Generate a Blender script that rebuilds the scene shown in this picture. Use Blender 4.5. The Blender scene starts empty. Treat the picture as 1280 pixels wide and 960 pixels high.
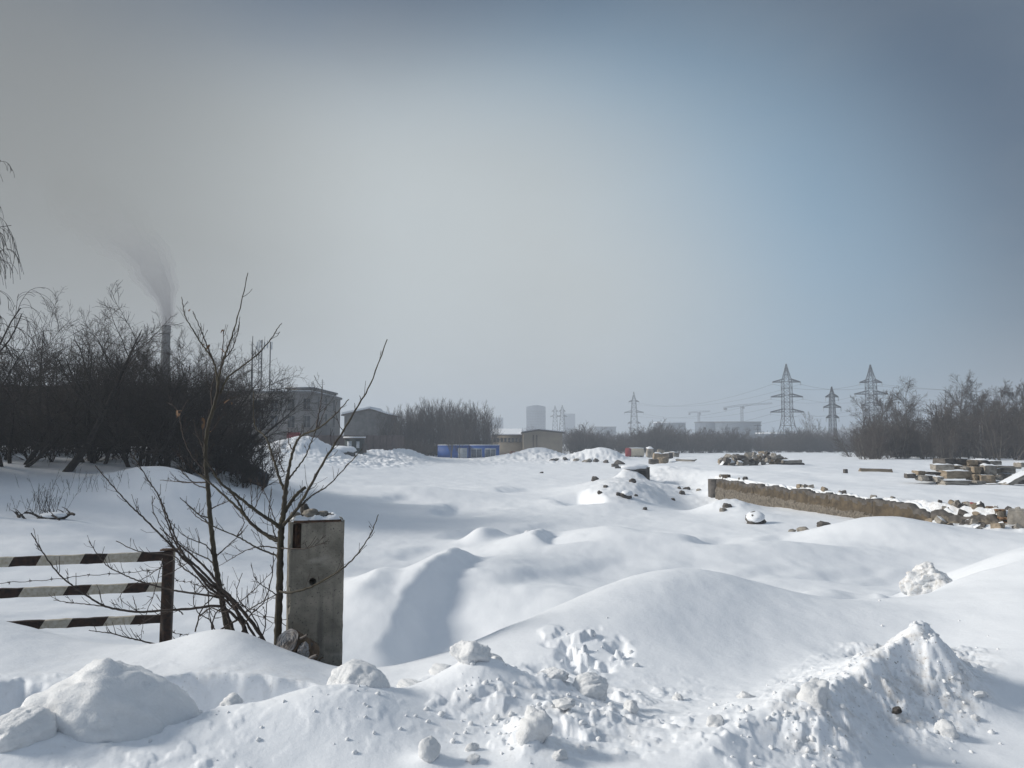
import bpy, bmesh, math, random
import numpy as np
from mathutils import Vector, Matrix

# ------------------------------------------------------------------ camera, sky, sun, exposure
SC = bpy.context.scene
COL = SC.collection
F = 949.0                                   # focal length of the photograph in its own pixels (1280 wide)
PITCH = math.atan(65.0 / F)                 # horizon at row 545
cam_d = bpy.data.cameras.new('camera')
cam_d.sensor_width = 36.0
cam_d.lens = 36.0 * F / 1280.0
cam_d.clip_start = 0.05
cam_d.clip_end = 6000.0
cam = bpy.data.objects.new('camera', cam_d)
cam.location = (0, 0, 0)
cam.rotation_euler = (math.pi / 2 + PITCH, 0, 0)
COL.objects.link(cam)
SC.camera = cam

SUN_AZ = math.radians(-84.0)                # from +Y (view direction), negative = to the left
SUN_EL = math.radians(27.0)
SKY_STRENGTH = 0.10
SUN_STRENGTH = 3.0
EXPOSURE = 0.38

SC.view_settings.view_transform = 'Standard'
SC.view_settings.look = 'None'
SC.view_settings.exposure = EXPOSURE
SC.view_settings.gamma = 1.0
SC.view_settings.use_curve_mapping = False
SC.render.engine = 'CYCLES'
SC.cycles.use_denoising = True
SC.cycles.max_bounces = 5
SC.cycles.diffuse_bounces = 3
SC.cycles.glossy_bounces = 2
SC.cycles.transmission_bounces = 2
SC.cycles.volume_bounces = 1
SC.cycles.transparent_max_bounces = 4

world = bpy.data.worlds.new('World')
SC.world = world
world.use_nodes = True
wn, wl = world.node_tree.nodes, world.node_tree.links
wn.clear()


def NW(nodes, t, **kw):
    n = nodes.new(t)
    for k, v in kw.items():
        setattr(n, k, v)
    return n


w_out = NW(wn, 'ShaderNodeOutputWorld')
w_bg = NW(wn, 'ShaderNodeBackground')
w_bg.inputs['Strength'].default_value = SKY_STRENGTH
sky = NW(wn, 'ShaderNodeTexSky', sky_type='NISHITA')
sky.sun_disc = False
sky.sun_elevation = SUN_EL
sky.sun_rotation = SUN_AZ
sky.altitude = 200
sky.air_density = 1.0
sky.dust_density = 1.6
sky.ozone_density = 1.5
w_co = NW(wn, 'ShaderNodeTexCoord')


def sky_glow(az, el, lo, hi, vec=None):
    """0..1 weight of a broad patch of thin cloud centred on a compass direction."""
    a, e = math.radians(az), math.radians(el)
    d = (math.sin(a) * math.cos(e), math.cos(a) * math.cos(e), math.sin(e))
    dot = NW(wn, 'ShaderNodeVectorMath', operation='DOT_PRODUCT')
    wl.new(vec or w_co.outputs['Generated'], dot.inputs[0])
    dot.inputs[1].default_value = d
    mr = NW(wn, 'ShaderNodeMapRange', interpolation_type='SMOOTHERSTEP')
    mr.inputs['From Min'].default_value = math.cos(math.radians(hi))
    mr.inputs['From Max'].default_value = math.cos(math.radians(lo))
    wl.new(dot.outputs['Value'], mr.inputs['Value'])
    return mr.outputs['Result']


def w_math(op, a, b, clamp=False):
    m = NW(wn, 'ShaderNodeMath', operation=op)
    m.use_clamp = clamp
    for i, v in enumerate((a, b)):
        if isinstance(v, (int, float)):
            m.inputs[i].default_value = v
        else:
            wl.new(v, m.inputs[i])
    return m.outputs[0]


def w_mix(f, a, b):
    m = NW(wn, 'ShaderNodeMix', data_type='RGBA')
    if isinstance(f, (int, float)):
        m.inputs[0].default_value = f
    else:
        wl.new(f, m.inputs[0])
    for s, v in ((6, a), (7, b)):
        if isinstance(v, tuple):
            m.inputs[s].default_value = (*v, 1)
        else:
            wl.new(v, m.inputs[s])
    return m.outputs[2]


w_map = NW(wn, 'ShaderNodeMapping')
w_map.inputs['Scale'].default_value = (1.0, 1.0, 2.2)
w_map.inputs['Location'].default_value = (3.1, 0.4, 1.7)
wl.new(w_co.outputs['Generated'], w_map.inputs['Vector'])
w_noise = NW(wn, 'ShaderNodeTexNoise')
w_noise.inputs['Scale'].default_value = 2.3
w_noise.inputs['Detail'].default_value = 5
w_noise.inputs['Roughness'].default_value = 0.5
wl.new(w_map.outputs['Vector'], w_noise.inputs['Vector'])
w_nz = w_math('SUBTRACT', w_noise.outputs['Fac'], 0.5)
S = 1.0 / SKY_STRENGTH / 2 ** EXPOSURE


def lin(r, g, b):
    return (r * S, g * S, b * S)


# winter sky: deep slate blue away from the sun, pale blue low down ahead, then a broad veil of thin cloud
# and, towards the works, grey-brown smoke haze
g3 = sky_glow(8, 6, 1, 31)
blue = w_mix(g3, lin(0.060, 0.098, 0.150), lin(0.27, 0.41, 0.535))
# overhead the thin high cloud closes up
w_sep = NW(wn, 'ShaderNodeSeparateXYZ')
wl.new(w_co.outputs['Generated'], w_sep.inputs[0])
w_up = NW(wn, 'ShaderNodeMapRange', interpolation_type='SMOOTHSTEP')
w_up.inputs['From Min'].default_value = 0.48
w_up.inputs['From Max'].default_value = 0.95
wl.new(w_sep.outputs['Z'], w_up.inputs['Value'])
blue = w_mix(w_up.outputs['Result'], blue, lin(0.43, 0.49, 0.56))
clear = w_mix(0.12, blue, sky.outputs['Color'])
w_flat = NW(wn, 'ShaderNodeVectorMath', operation='MULTIPLY')
wl.new(w_co.outputs['Generated'], w_flat.inputs[0])
w_flat.inputs[1].default_value = (1, 1, 1.55)
w_nrm = NW(wn, 'ShaderNodeVectorMath', operation='NORMALIZE')
wl.new(w_flat.outputs[0], w_nrm.inputs[0])
g1 = w_math('ADD', sky_glow(-10, 12, 0, 36, w_nrm.outputs[0]), w_math('MULTIPLY', w_nz, 0.26), True)
veil = w_mix(w_math('MULTIPLY', g1, 0.97), clear, lin(0.545, 0.585, 0.590))
g2 = w_math('ADD', sky_glow(-50, 4, 4, 46), w_math('MULTIPLY', w_nz, 0.45), True)
smoky = w_mix(w_math('MULTIPLY', g2, 0.92), veil, lin(0.235, 0.238, 0.222))
wl.new(smoky, w_bg.inputs['Color'])
wl.new(w_bg.outputs[0], w_out.inputs['Surface'])

sun_d = bpy.data.lights.new('sun', 'SUN')
sun_d.energy = SUN_STRENGTH
sun_d.angle = math.radians(14.0)
sun_d.color = (1.0, 0.94, 0.85)
sun = bpy.data.objects.new('sun', sun_d)
_sd = Vector((math.sin(SUN_AZ) * math.cos(SUN_EL), math.cos(SUN_AZ) * math.cos(SUN_EL), math.sin(SUN_EL)))
sun.rotation_euler = _sd.to_track_quat('Z', 'Y').to_euler()
sun.location = (-30, 20, 40)
COL.objects.link(sun)

rng = np.random.default_rng(7)
rnd = random.Random(11)


# ------------------------------------------------------------------ helpers
def P(px, py, d):
    """point at forward distance d that the photograph shows at (px, py)"""
    x, y = (px - 640) / F, (480 - py) / F
    yy = math.cos(PITCH) - y * math.sin(PITCH)
    zz = math.sin(PITCH) + y * math.cos(PITCH)
    k = d / yy
    return Vector((x * k, d, zz * k))


def smooth01(t):
    t = np.clip(t, 0, 1)
    return t * t * (3 - 2 * t)


def make_mesh(name, V, faces, smooth=True):
    me = bpy.data.meshes.new(name)
    V = np.asarray(V, dtype=np.float32)
    me.vertices.add(len(V))
    me.vertices.foreach_set('co', V.ravel())
    loops, starts, totals, off = [], [], [], 0
    for Fa in faces:
        Fa = np.asarray(Fa, dtype=np.int32)
        if not len(Fa):
            continue
        n = Fa.shape[1]
        loops.append(Fa.ravel())
        starts.append(off + np.arange(len(Fa)) * n)
        totals.append(np.full(len(Fa), n))
        off += Fa.size
    loops = np.concatenate(loops)
    starts = np.concatenate(starts).astype(np.int32)
    totals = np.concatenate(totals).astype(np.int32)
    me.loops.add(len(loops))
    me.loops.foreach_set('vertex_index', loops)
    me.polygons.add(len(starts))
    me.polygons.foreach_set('loop_start', starts)
    me.polygons.foreach_set('loop_total', totals)
    if smooth:
        me.polygons.foreach_set('use_smooth', np.ones(len(starts), dtype=bool))
    me.update(calc_edges=True)
    me.validate()
    return me


def tag(o, label=None, cat=None, group=None, kind=None):
    if label:
        o['label'] = label
    if cat:
        o['category'] = cat
    if group:
        o['group'] = group
    if kind:
        o['kind'] = kind
    return o


def link(name, me, mat=None, parent=None):
    o = bpy.data.objects.new(name, me)
    if mat is not None and me is not None and not me.materials:
        me.materials.append(mat)
    COL.objects.link(o)
    if parent is not None:
        o.parent = parent
    return o


def empty(name, loc, rz=0.0):
    o = bpy.data.objects.new(name, None)
    o.empty_display_size = 0.2
    o.location = loc
    o.rotation_euler = (0, 0, rz)
    COL.objects.link(o)
    return o


class MB:
    """collects boxes, bars and tubes that make up ONE part"""

    def __init__(self):
        self.v, self.q, self.t, self.n = [], [], [], 0

    def add(self, V, Q=None, T=None):
        V = np.asarray(V, dtype=float)
        self.v.append(V)
        if Q is not None and len(Q):
            self.q.append(np.asarray(Q) + self.n)
        if T is not None and len(T):
            self.t.append(np.asarray(T) + self.n)
        self.n += len(V)
        return self

    def box(self, c, s, rz=0.0, rx=0.0, ry=0.0):
        x, y, z = (a / 2 for a in s)
        V = np.array([(-x, -y, -z), (x, -y, -z), (x, y, -z), (-x, y, -z), (-x, -y, z), (x, -y, z), (x, y, z), (-x, y, z)])
        if rz or rx or ry:
            R = np.array(Matrix.Rotation(rz, 3, 'Z') @ Matrix.Rotation(ry, 3, 'Y') @ Matrix.Rotation(rx, 3, 'X'))
            V = V @ R.T
        V = V + np.array(c)
        return self.add(V, [(0, 3, 2, 1), (4, 5, 6, 7), (0, 1, 5, 4), (1, 2, 6, 5), (2, 3, 7, 6), (3, 0, 4, 7)])

    def bar(self, a, b, r, k=4, r2=None):
        V, Q = tubes(np.array([[a, b]], float), np.array([[r, r if r2 is None else r2]]), k)
        caps = []
        if k == 4:
            caps = [(3, 2, 1, 0), (4, 5, 6, 7)]
        elif k > 4:
            return self.add(V, Q).fan(list(range(k)), list(range(k, 2 * k)))
        return self.add(V, np.concatenate([Q, caps]) if caps else Q)

    def fan(self, lo, hi):
        base = self.n - len(lo) - len(hi)
        T = []
        for i in range(1, len(lo) - 1):
            T.append((base + lo[0], base + lo[i + 1], base + lo[i]))
            T.append((base + hi[0], base + hi[i], base + hi[i + 1]))
        self.t.append(np.array(T))
        return self

    def tube(self, pts, rad, k=6):
        pts = np.asarray(pts, float)
        rad = np.full(len(pts), rad) if np.isscalar(rad) else np.asarray(rad)
        V, Q = tubes(pts[None], rad[None], k)
        return self.add(V, Q)

    def mesh(self, name, smooth=False):
        fs = []
        if self.q:
            fs.append(np.concatenate(self.q))
        if self.t:
            fs.append(np.concatenate(self.t))
        return make_mesh(name, np.concatenate(self.v), fs, smooth)

    def build(self, name, mat, parent=None, smooth=False):
        return link(name, self.mesh(name, smooth), mat, parent)


def tubes(paths, rad, k):
    """paths [B,N,3], rad [B,N] -> verts, quads of k-sided tubes"""
    B, N, _ = paths.shape
    T = np.gradient(paths, axis=1)
    T /= np.linalg.norm(T, axis=2, keepdims=True) + 1e-9
    m = T.mean(axis=1)
    ref = np.where(np.abs(m[:, 2:3]) > 0.7, np.array([[1.0, 0.13, 0.05]]), np.array([[0.05, 0.1, 1.0]]))[:, None, :]
    A = np.cross(T, ref)
    A /= np.linalg.norm(A, axis=2, keepdims=True) + 1e-9
    Bn = np.cross(T, A)
    ang = np.arange(k) * 2 * np.pi / k + np.pi / 4
    V = paths[:, :, None, :] + rad[:, :, None, None] * (np.cos(ang)[None, None, :, None] * A[:, :, None, :] + np.sin(ang)[None, None, :, None] * Bn[:, :, None, :])
    idx = np.arange(B * N * k).reshape(B, N, k)
    a = idx[:, :-1, :]
    b = np.roll(idx, -1, axis=2)[:, :-1, :]
    c = np.roll(idx, -1, axis=2)[:, 1:, :]
    d = idx[:, 1:, :]
    Q = np.stack([a, d, c, b], axis=-1).reshape(-1, 4)
    return V.reshape(-1, 3), Q


# gradient noise on numpy arrays
_perm = rng.permutation(512)
_g2 = np.stack([np.cos(np.arange(512) * 2.399963), np.sin(np.arange(512) * 2.399963)], 1)


def pn2(x, y):
    xi, yi = np.floor(x).astype(np.int64), np.floor(y).astype(np.int64)
    xf, yf = x - xi, y - yi
    u, v = xf * xf * xf * (xf * (xf * 6 - 15) + 10), yf * yf * yf * (yf * (yf * 6 - 15) + 10)

    def g(i, j, dx, dy):
        h = _perm[(_perm[(xi + i) & 511] + yi + j) & 511]
        return _g2[h, 0] * dx + _g2[h, 1] * dy
    a = g(0, 0, xf, yf) * (1 - u) + g(1, 0, xf - 1, yf) * u
    b = g(0, 1, xf, yf - 1) * (1 - u) + g(1, 1, xf - 1, yf - 1) * u
    return 1.5 * (a * (1 - v) + b * v)


def fbm(x, y, oct=4, gain=0.5, lac=2.03):
    s, a = 0, 1.0
    for i in range(oct):
        s = s + a * pn2(x + 17.3 * i, y - 9.1 * i)
        x, y, a = x * lac, y * lac, a * gain
    return s


def ridged(x, y, oct=4):
    s, a = 0, 1.0
    for i in range(oct):
        s = s + a * (1 - 2 * np.abs(pn2(x + 31.7 * i, y + 11.9 * i)))
        x, y, a = x * 2.1, y * 2.1, a * 0.5
    return s / 1.9


# ------------------------------------------------------------------ materials
def mat(name, col, rough=0.85, var=0.0, vscale=5.0, col2=None, bump=0.0, bscale=20.0, metallic=0.0, spec=0.3, detail=6.0):
    m = bpy.data.materials.new(name)
    m.use_nodes = True
    nt = m.node_tree
    n, l = nt.nodes, nt.links
    b = n['Principled BSDF']
    b.inputs['Base Color'].default_value = (*col, 1)
    b.inputs['Roughness'].default_value = rough
    b.inputs['Metallic'].default_value = metallic
    b.inputs['Specular IOR Level'].default_value = spec
    if var or col2 or bump:
        tc = n.new('ShaderNodeTexCoord')
    if var or col2:
        nz = n.new('ShaderNodeTexNoise')
        nz.inputs['Scale'].default_value = vscale
        nz.inputs['Detail'].default_value = detail
        nz.inputs['Roughness'].default_value = 0.62
        l.new(tc.outputs['Object'], nz.inputs['Vector'])
        mr = n.new('ShaderNodeMapRange')
        mr.inputs['From Min'].default_value = 0.36
        mr.inputs['From Max'].default_value = 0.64
        l.new(nz.outputs['Fac'], mr.inputs['Value'])
        mx = n.new('ShaderNodeMix')
        mx.data_type = 'RGBA'
        c2 = col2 or tuple(c * (1 - var) for c in col)
        c1 = col if col2 else tuple(min(1, c * (1 + var)) for c in col)
        mx.inputs[6].default_value = (*c1, 1)
        mx.inputs[7].default_value = (*c2, 1)
        l.new(mr.outputs['Result'], mx.inputs[0])
        l.new(mx.outputs[2], b.inputs['Base Color'])
    if bump:
        n2 = n.new('ShaderNodeTexNoise')
        n2.inputs['Scale'].default_value = bscale
        n2.inputs['Detail'].default_value = 5
        l.new(tc.outputs['Object'], n2.inputs['Vector'])
        bp = n.new('ShaderNodeBump')
        bp.inputs['Strength'].default_value = 0.6
        bp.inputs['Distance'].default_value = bump
        l.new(n2.outputs['Fac'], bp.inputs['Height'])
        l.new(bp.outputs['Normal'], b.inputs['Normal'])
    return m


def snow_material(name, dirt=True, base=(0.865, 0.89, 0.925), rough_bump=0.007):
    m = bpy.data.materials.new(name)
    m.use_nodes = True
    nt = m.node_tree
    n, l = nt.nodes, nt.links
    b = n['Principled BSDF']
    b.inputs['Roughness'].default_value = 0.62
    b.inputs['Specular IOR Level'].default_value = 0.25
    tc = n.new('ShaderNodeTexCoord')
    nz = n.new('ShaderNodeTexNoise')
    nz.inputs['Scale'].default_value = 1.3
    nz.inputs['Detail'].default_value = 8
    l.new(tc.outputs['Object'], nz.inputs['Vector'])
    mx = n.new('ShaderNodeMix')
    mx.data_type = 'RGBA'
    mx.inputs[6].default_value = (*base, 1)
    mx.inputs[7].default_value = (base[0] * 0.93, base[1] * 0.94, base[2] * 0.95, 1)
    l.new(nz.outputs['Fac'], mx.inputs[0])
    out = mx.outputs[2]
    if dirt:
        at = n.new('ShaderNodeAttribute')
        at.attribute_name = 'dirt'
        nd = n.new('ShaderNodeTexNoise')
        nd.inputs['Scale'].default_value = 9
        nd.inputs['Detail'].default_value = 9
        nd.inputs['Roughness'].default_value = 0.75
        l.new(tc.outputs['Object'], nd.inputs['Vector'])
        mr = n.new('ShaderNodeMapRange')
        mr.inputs['From Min'].default_value = 0.47
        mr.inputs['From Max'].default_value = 0.72
        l.new(nd.outputs['Fac'], mr.inputs['Value'])
        mu = n.new('ShaderNodeMath')
        mu.operation = 'MULTIPLY'
        l.new(mr.outputs['Result'], mu.inputs[0])
        l.new(at.outputs['Fac'], mu.inputs[1])
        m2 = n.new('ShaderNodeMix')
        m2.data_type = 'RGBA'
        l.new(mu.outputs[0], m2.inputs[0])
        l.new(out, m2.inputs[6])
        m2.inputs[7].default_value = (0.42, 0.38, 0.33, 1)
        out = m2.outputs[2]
        ng = n.new('ShaderNodeTexNoise')
        ng.inputs['Scale'].default_value = 60
        ng.inputs['Detail'].default_value = 4
        l.new(tc.outputs['Object'], ng.inputs['Vector'])
        mg = n.new('ShaderNodeMapRange')
        mg.inputs['From Min'].default_value = 0.64
        mg.inputs['From Max'].default_value = 0.70
        l.new(ng.outputs['Fac'], mg.inputs['Value'])
        mu2 = n.new('ShaderNodeMath')
        mu2.operation = 'MULTIPLY'
        l.new(mg.outputs['Result'], mu2.inputs[0])
        l.new(at.outputs['Fac'], mu2.inputs[1])
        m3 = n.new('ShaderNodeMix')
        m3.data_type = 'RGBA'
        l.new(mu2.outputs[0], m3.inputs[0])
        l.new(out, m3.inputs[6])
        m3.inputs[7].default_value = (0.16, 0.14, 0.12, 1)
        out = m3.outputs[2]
    l.new(out, b.inputs['Base Color'])
    n1 = n.new('ShaderNodeTexNoise')
    n1.inputs['Scale'].default_value = 22
    n1.inputs['Detail'].default_value = 9
    n1.inputs['Roughness'].default_value = 0.68
    l.new(tc.outputs['Object'], n1.inputs['Vector'])
    bp = n.new('ShaderNodeBump')
    bp.inputs['Strength'].default_value = 0.55
    bp.inputs['Distance'].default_value = rough_bump
    l.new(n1.outputs['Fac'], bp.inputs['Height'])
    l.new(bp.outputs['Normal'], b.inputs['Normal'])
    return m


def streaked_concrete():
    m = mat('old_concrete', (0.30, 0.275, 0.23), 0.93, 0, 4, col2=(0.145, 0.135, 0.112), bump=0.007, bscale=55, detail=11)
    nt = m.node_tree
    n, l = nt.nodes, nt.links
    b = n['Principled BSDF']
    src = b.inputs['Base Color'].links[0].from_socket
    tc = n.new('ShaderNodeTexCoord')
    for sc, lo, hi, col, amt in (((16, 16, 1.1), 0.52, 0.70, (0.085, 0.080, 0.070), 0.65), ((70, 70, 70), 0.60, 0.68, (0.06, 0.055, 0.05), 0.85), ((3, 3, 9), 0.55, 0.66, (0.36, 0.34, 0.30), 0.45)):
        mp = n.new('ShaderNodeMapping')
        mp.inputs['Scale'].default_value = sc
        l.new(tc.outputs['Object'], mp.inputs['Vector'])
        nz = n.new('ShaderNodeTexNoise')
        nz.inputs['Scale'].default_value = 1.0
        nz.inputs['Detail'].default_value = 6
        l.new(mp.outputs['Vector'], nz.inputs['Vector'])
        mr = n.new('ShaderNodeMapRange')
        mr.inputs['From Min'].default_value = lo
        mr.inputs['From Max'].default_value = hi
        mr.inputs['To Max'].default_value = amt
        l.new(nz.outputs['Fac'], mr.inputs['Value'])
        mx = n.new('ShaderNodeMix')
        mx.data_type = 'RGBA'
        l.new(mr.outputs['Result'], mx.inputs[0])
        l.new(src, mx.inputs[6])
        mx.inputs[7].default_value = (*col, 1)
        src = mx.outputs[2]
    l.new(src, b.inputs['Base Color'])
    return m


M = {}
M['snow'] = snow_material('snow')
M['snow_lump'] = snow_material('packed_snow', dirt=True, base=(0.85, 0.86, 0.87), rough_bump=0.016)
M['snow_cap'] = snow_material('snow_cap', dirt=False, rough_bump=0.01)
M['bark'] = mat('dark_bark', (0.026, 0.022, 0.019), 0.9, 0.4, 6)
M['twig'] = mat('twig_bark', (0.036, 0.030, 0.026), 0.9, 0.3, 3)
M['grey_bark'] = mat('grey_bark', (0.11, 0.10, 0.088), 0.9, 0.35, 2)
M['grey_twig'] = mat('grey_twig', (0.07, 0.06, 0.054), 0.9, 0.3, 1)
M['birch_bark'] = mat('birch_bark', (0.42, 0.40, 0.37), 0.8, 0, 4, col2=(0.09, 0.08, 0.075))
M['sapling_bark'] = mat('olive_sapling_bark', (0.066, 0.056, 0.036), 0.75, 0, 14, col2=(0.034, 0.029, 0.023), bump=0.003, bscale=60)
M['shoot'] = mat('dark_shoot_bark', (0.045, 0.034, 0.028), 0.7, 0.3, 20)
M['concrete'] = streaked_concrete()
M['rubble_grey'] = mat('rubble_grey', (0.27, 0.25, 0.22), 0.95, 0.35, 3, bump=0.03, bscale=6)
M['rubble_tan'] = mat('rubble_tan', (0.27, 0.222, 0.165), 0.95, 0.3, 3, bump=0.03, bscale=6)
M['rubble_dark'] = mat('rubble_dark', (0.10, 0.092, 0.085), 0.95, 0.4, 3, bump=0.03, bscale=6)
M['wall_concrete'] = mat('earth_stained_concrete', (0.125, 0.098, 0.065), 0.95, 0, 1.8, col2=(0.05, 0.041, 0.031), bump=0.05, bscale=5, detail=9)
M['pebbly'] = mat('pebbly_footing', (0.21, 0.185, 0.15), 0.95, 0, 9, col2=(0.08, 0.07, 0.058), bump=0.06, bscale=10)
M['rust'] = mat('rust', (0.085, 0.045, 0.028), 0.9, 0, 25, col2=(0.03, 0.02, 0.016), bump=0.003, bscale=80)
M['void_shade'] = mat('painted_opening_shade', (0.035, 0.03, 0.027), 0.95, 0.3, 20)
# ------------------------------------------------------------------ the snow field (one sheet out to the horizon)
_U = np.array([-420, 0, 100, 200, 290, 360, 430, 560, 640, 810, 960, 1140, 1280, 1700], float)
_T = [
    (0.4,  [-1.25] * 14),
    (2.2,  [-1.15, -1.20, -1.20, -1.20, -1.22, -1.24, -1.25, -1.25, -1.25, -1.25, -1.25, -1.25, -1.28, -1.2]),
    (2.8,  [-1.15, -1.20, -1.20, -1.20, -1.20, -1.22, -1.22, -1.22, -1.22, -1.24, -1.24, -1.30, -1.30, -1.2]),
    (3.6,  [-1.20, -1.28, -1.30, -1.30, -1.30, -1.30, -1.30, -1.30, -1.29, -1.36, -1.38, -1.45, -1.45, -1.2]),
    (4.4,  [-1.25, -1.30, -1.34, -1.33, -1.33, -1.36, -1.42, -1.44, -1.45, -1.50, -1.56, -1.52, -1.42, -1.15]),
    (5.5,  [-1.30, -1.36, -1.47, -1.50, -1.43, -1.56, -1.68, -1.72, -1.70, -1.68, -1.72, -1.58, -1.34, -1.18]),
    (7.0,  [-1.50, -1.70, -1.90, -2.00, -2.05, -2.15, -2.28, -2.35, -2.35, -2.15, -2.10, -1.62, -1.24, -1.1]),
    (10,   [-1.80, -2.15, -2.30, -2.50, -2.65, -2.80, -2.90, -3.00, -3.00, -2.90, -2.75, -2.25, -1.60, -1.4]),
    (14,   [-1.90, -2.14, -2.35, -2.60, -2.80, -2.98, -3.08, -3.15, -3.15, -3.12, -3.08, -2.80, -2.30, -1.7]),
    (20,   [-1.60, -1.92, -2.15, -2.50, -2.85, -3.10, -3.22, -3.30, -3.30, -3.30, -3.30, -3.20, -2.90, -2.3]),
    (26,   [-1.00, -1.45, -1.65, -1.90, -2.50, -2.95, -3.20, -3.40, -3.42, -3.42, -3.40, -3.25, -3.00, -2.4]),
    (32,   [-0.40, -0.82, -0.95, -1.05, -1.75, -2.60, -3.10, -3.45, -3.50, -3.50, -3.40, -3.20, -2.9, -2.4]),
    (47,   [-0.20, -0.40, -0.50, -0.80, -1.60, -2.40, -2.95, -3.50, -3.62, -3.60, -3.45, -3.0, -2.6, -2.3]),
    (66,   [-0.20, -0.40, -0.50, -0.70, -1.20, -1.90, -2.70, -3.60, -3.78, -3.60, -3.0, -2.7, -2.6, -2.4]),
    (100,  [-0.20, -0.40, -0.50, -0.70, -1.10, -1.60, -2.30, -3.70, -3.95, -3.60, -2.95, -2.8, -2.8, -2.6]),
    (140,  [-0.40, -0.50, -0.60, -0.80, -1.20, -1.60, -2.30, -3.90, -4.10, -3.90, -3.6, -3.5, -3.4, -3.2]),
    (200,  [-1.00, -1.00, -1.20, -1.40, -1.60, -2.20, -3.00, -4.20, -4.40, -4.40, -4.3, -4.3, -4.2, -4.0]),
    (400,  [-4.0] * 5 + [-5.0] * 7 + [-4.0, -4.0]),
    (560,  [-5.0] * 5 + [-6.0] * 6 + [-4.0, -2.0, -2.0]),
    (800,  [-6.0] * 5 + [-6.5] * 5 + [-5.0, 4.0, 7.0, 7.0]),
    (1600, [-8.0] * 10 + [-7.0, 0.0, 6.0, 6.0]),
]
_LD = np.log(np.array([r[0] for r in _T]))
_TH = np.array([r[1] for r in _T])


def _hermite(x, y, q):
    """cubic through y(x) along axis 0 at q, finite-difference tangents"""
    m = np.empty_like(y)
    dx = np.diff(x)[:, None]
    s = np.diff(y, axis=0) / dx
    m[0], m[-1] = s[0], s[-1]
    m[1:-1] = (s[:-1] * dx[1:] + s[1:] * dx[:-1]) / (dx[1:] + dx[:-1])
    i = np.clip(np.searchsorted(x, q) - 1, 0, len(x) - 2)
    h = (x[i + 1] - x[i])
    t = ((q - x[i]) / h)[:, None]
    h = h[:, None]
    return (2 * t**3 - 3 * t**2 + 1) * y[i] + (t**3 - 2 * t**2 + t) * h * m[i] + (-2 * t**3 + 3 * t**2) * y[i + 1] + (t**3 - t**2) * h * m[i + 1]


_NU, _ND = 700, 600
_uq = np.linspace(_U[0], _U[-1], _NU)
_dq = np.linspace(_LD[0], _LD[-1], _ND)
_grid = _hermite(_LD, _TH, _dq)                       # ND x 14
_grid = _hermite(_U, _grid.T.copy(), _uq).T.copy()    # ND x NU


def _blur(a, n, axis):
    k = np.hanning(2 * n + 3)[1:-1]
    k /= k.sum()
    pad = [(0, 0), (0, 0)]
    pad[axis] = (n, n)
    b = np.pad(a, pad, mode='edge')
    return np.apply_along_axis(lambda r: np.convolve(r, k, 'valid'), axis, b)


_grid = _blur(_blur(_grid, 9, 1), 5, 0)


def table_h(X, Y):
    phi = np.arctan2(X, Y)
    lim = math.radians(48)
    pc = np.clip(phi, -lim, lim)
    u = 640 + F * np.tan(pc)
    fade = smooth01((np.abs(phi) - lim) / (math.pi - lim))
    u = u * (1 - fade) + 640 * fade
    r = np.hypot(X, Y)
    d = r * np.cos(pc)
    fu = np.clip((u - _U[0]) / (_U[-1] - _U[0]) * (_NU - 1), 0, _NU - 1.001)
    fd = np.clip((np.log(np.maximum(d, 0.4)) - _LD[0]) / (_LD[-1] - _LD[0]) * (_ND - 1), 0, _ND - 1.001)
    i, j = fd.astype(int), fu.astype(int)
    a, b = fd - i, fu - j
    return (_grid[i, j] * (1 - a) + _grid[i + 1, j] * a) * (1 - b) + (_grid[i, j + 1] * (1 - a) + _grid[i + 1, j + 1] * a) * b


def px_of(X, Y, Z):
    cy = Y * math.cos(PITCH) + Z * math.sin(PITCH)
    cz = -Y * math.sin(PITCH) + Z * math.cos(PITCH)
    cy = np.where(cy > 0.05, cy, np.nan)
    return 640 + F * X / cy, 480 - F * cz / cy


# the retaining wall line: plateau of the yard on its right
WALL = np.array([(16.9, 23.0), (14.75, 27.0), (14.15, 30.0), (13.6, 35.0), (12.9, 41.0), (12.3, 47.0)])
EDGE = np.array([(22.0, 10.0), (18.6, 18.0), (16.9, 23.0), (14.75, 27.0), (14.15, 30.0), (13.6, 35.0), (12.9, 41.0), (12.3, 47.0), (12.4, 52.0), (9.5, 58.0), (10, 66.0), (16, 80)])


def poly_signed(X, Y, pts):
    """distance to a polyline, positive on the right of its direction of travel, and the fraction along it"""
    best = np.full(X.shape, 1e9)
    sgn = np.zeros(X.shape)
    par = np.zeros(X.shape)
    seg = np.hypot(*np.diff(pts, axis=0).T)
    cum = np.concatenate([[0], np.cumsum(seg)])
    for k in range(len(pts) - 1):
        ax, ay = pts[k]
        bx, by = pts[k + 1]
        dx, dy = bx - ax, by - ay
        t = np.clip(((X - ax) * dx + (Y - ay) * dy) / (dx * dx + dy * dy), 0, 1)
        ex, ey = X - ax - t * dx, Y - ay - t * dy
        dist = np.hypot(ex, ey)
        s = np.sign(dy * ex - dx * ey)
        upd = dist < best
        best = np.where(upd, dist, best)
        sgn = np.where(upd, s, sgn)
        par = np.where(upd, (cum[k] + t * seg[k]) / cum[-1], par)
    return best * np.where(sgn == 0, 1, sgn), par


HUMPS = []      # (x, y, sx, sy, rot, height)


def hump(px, d, sx, sy, h, rot=0.0, power=1.0):
    p = P(px, 545, d)
    HUMPS.append((p.x, p.y, sx, sy, rot, h, power))


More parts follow.
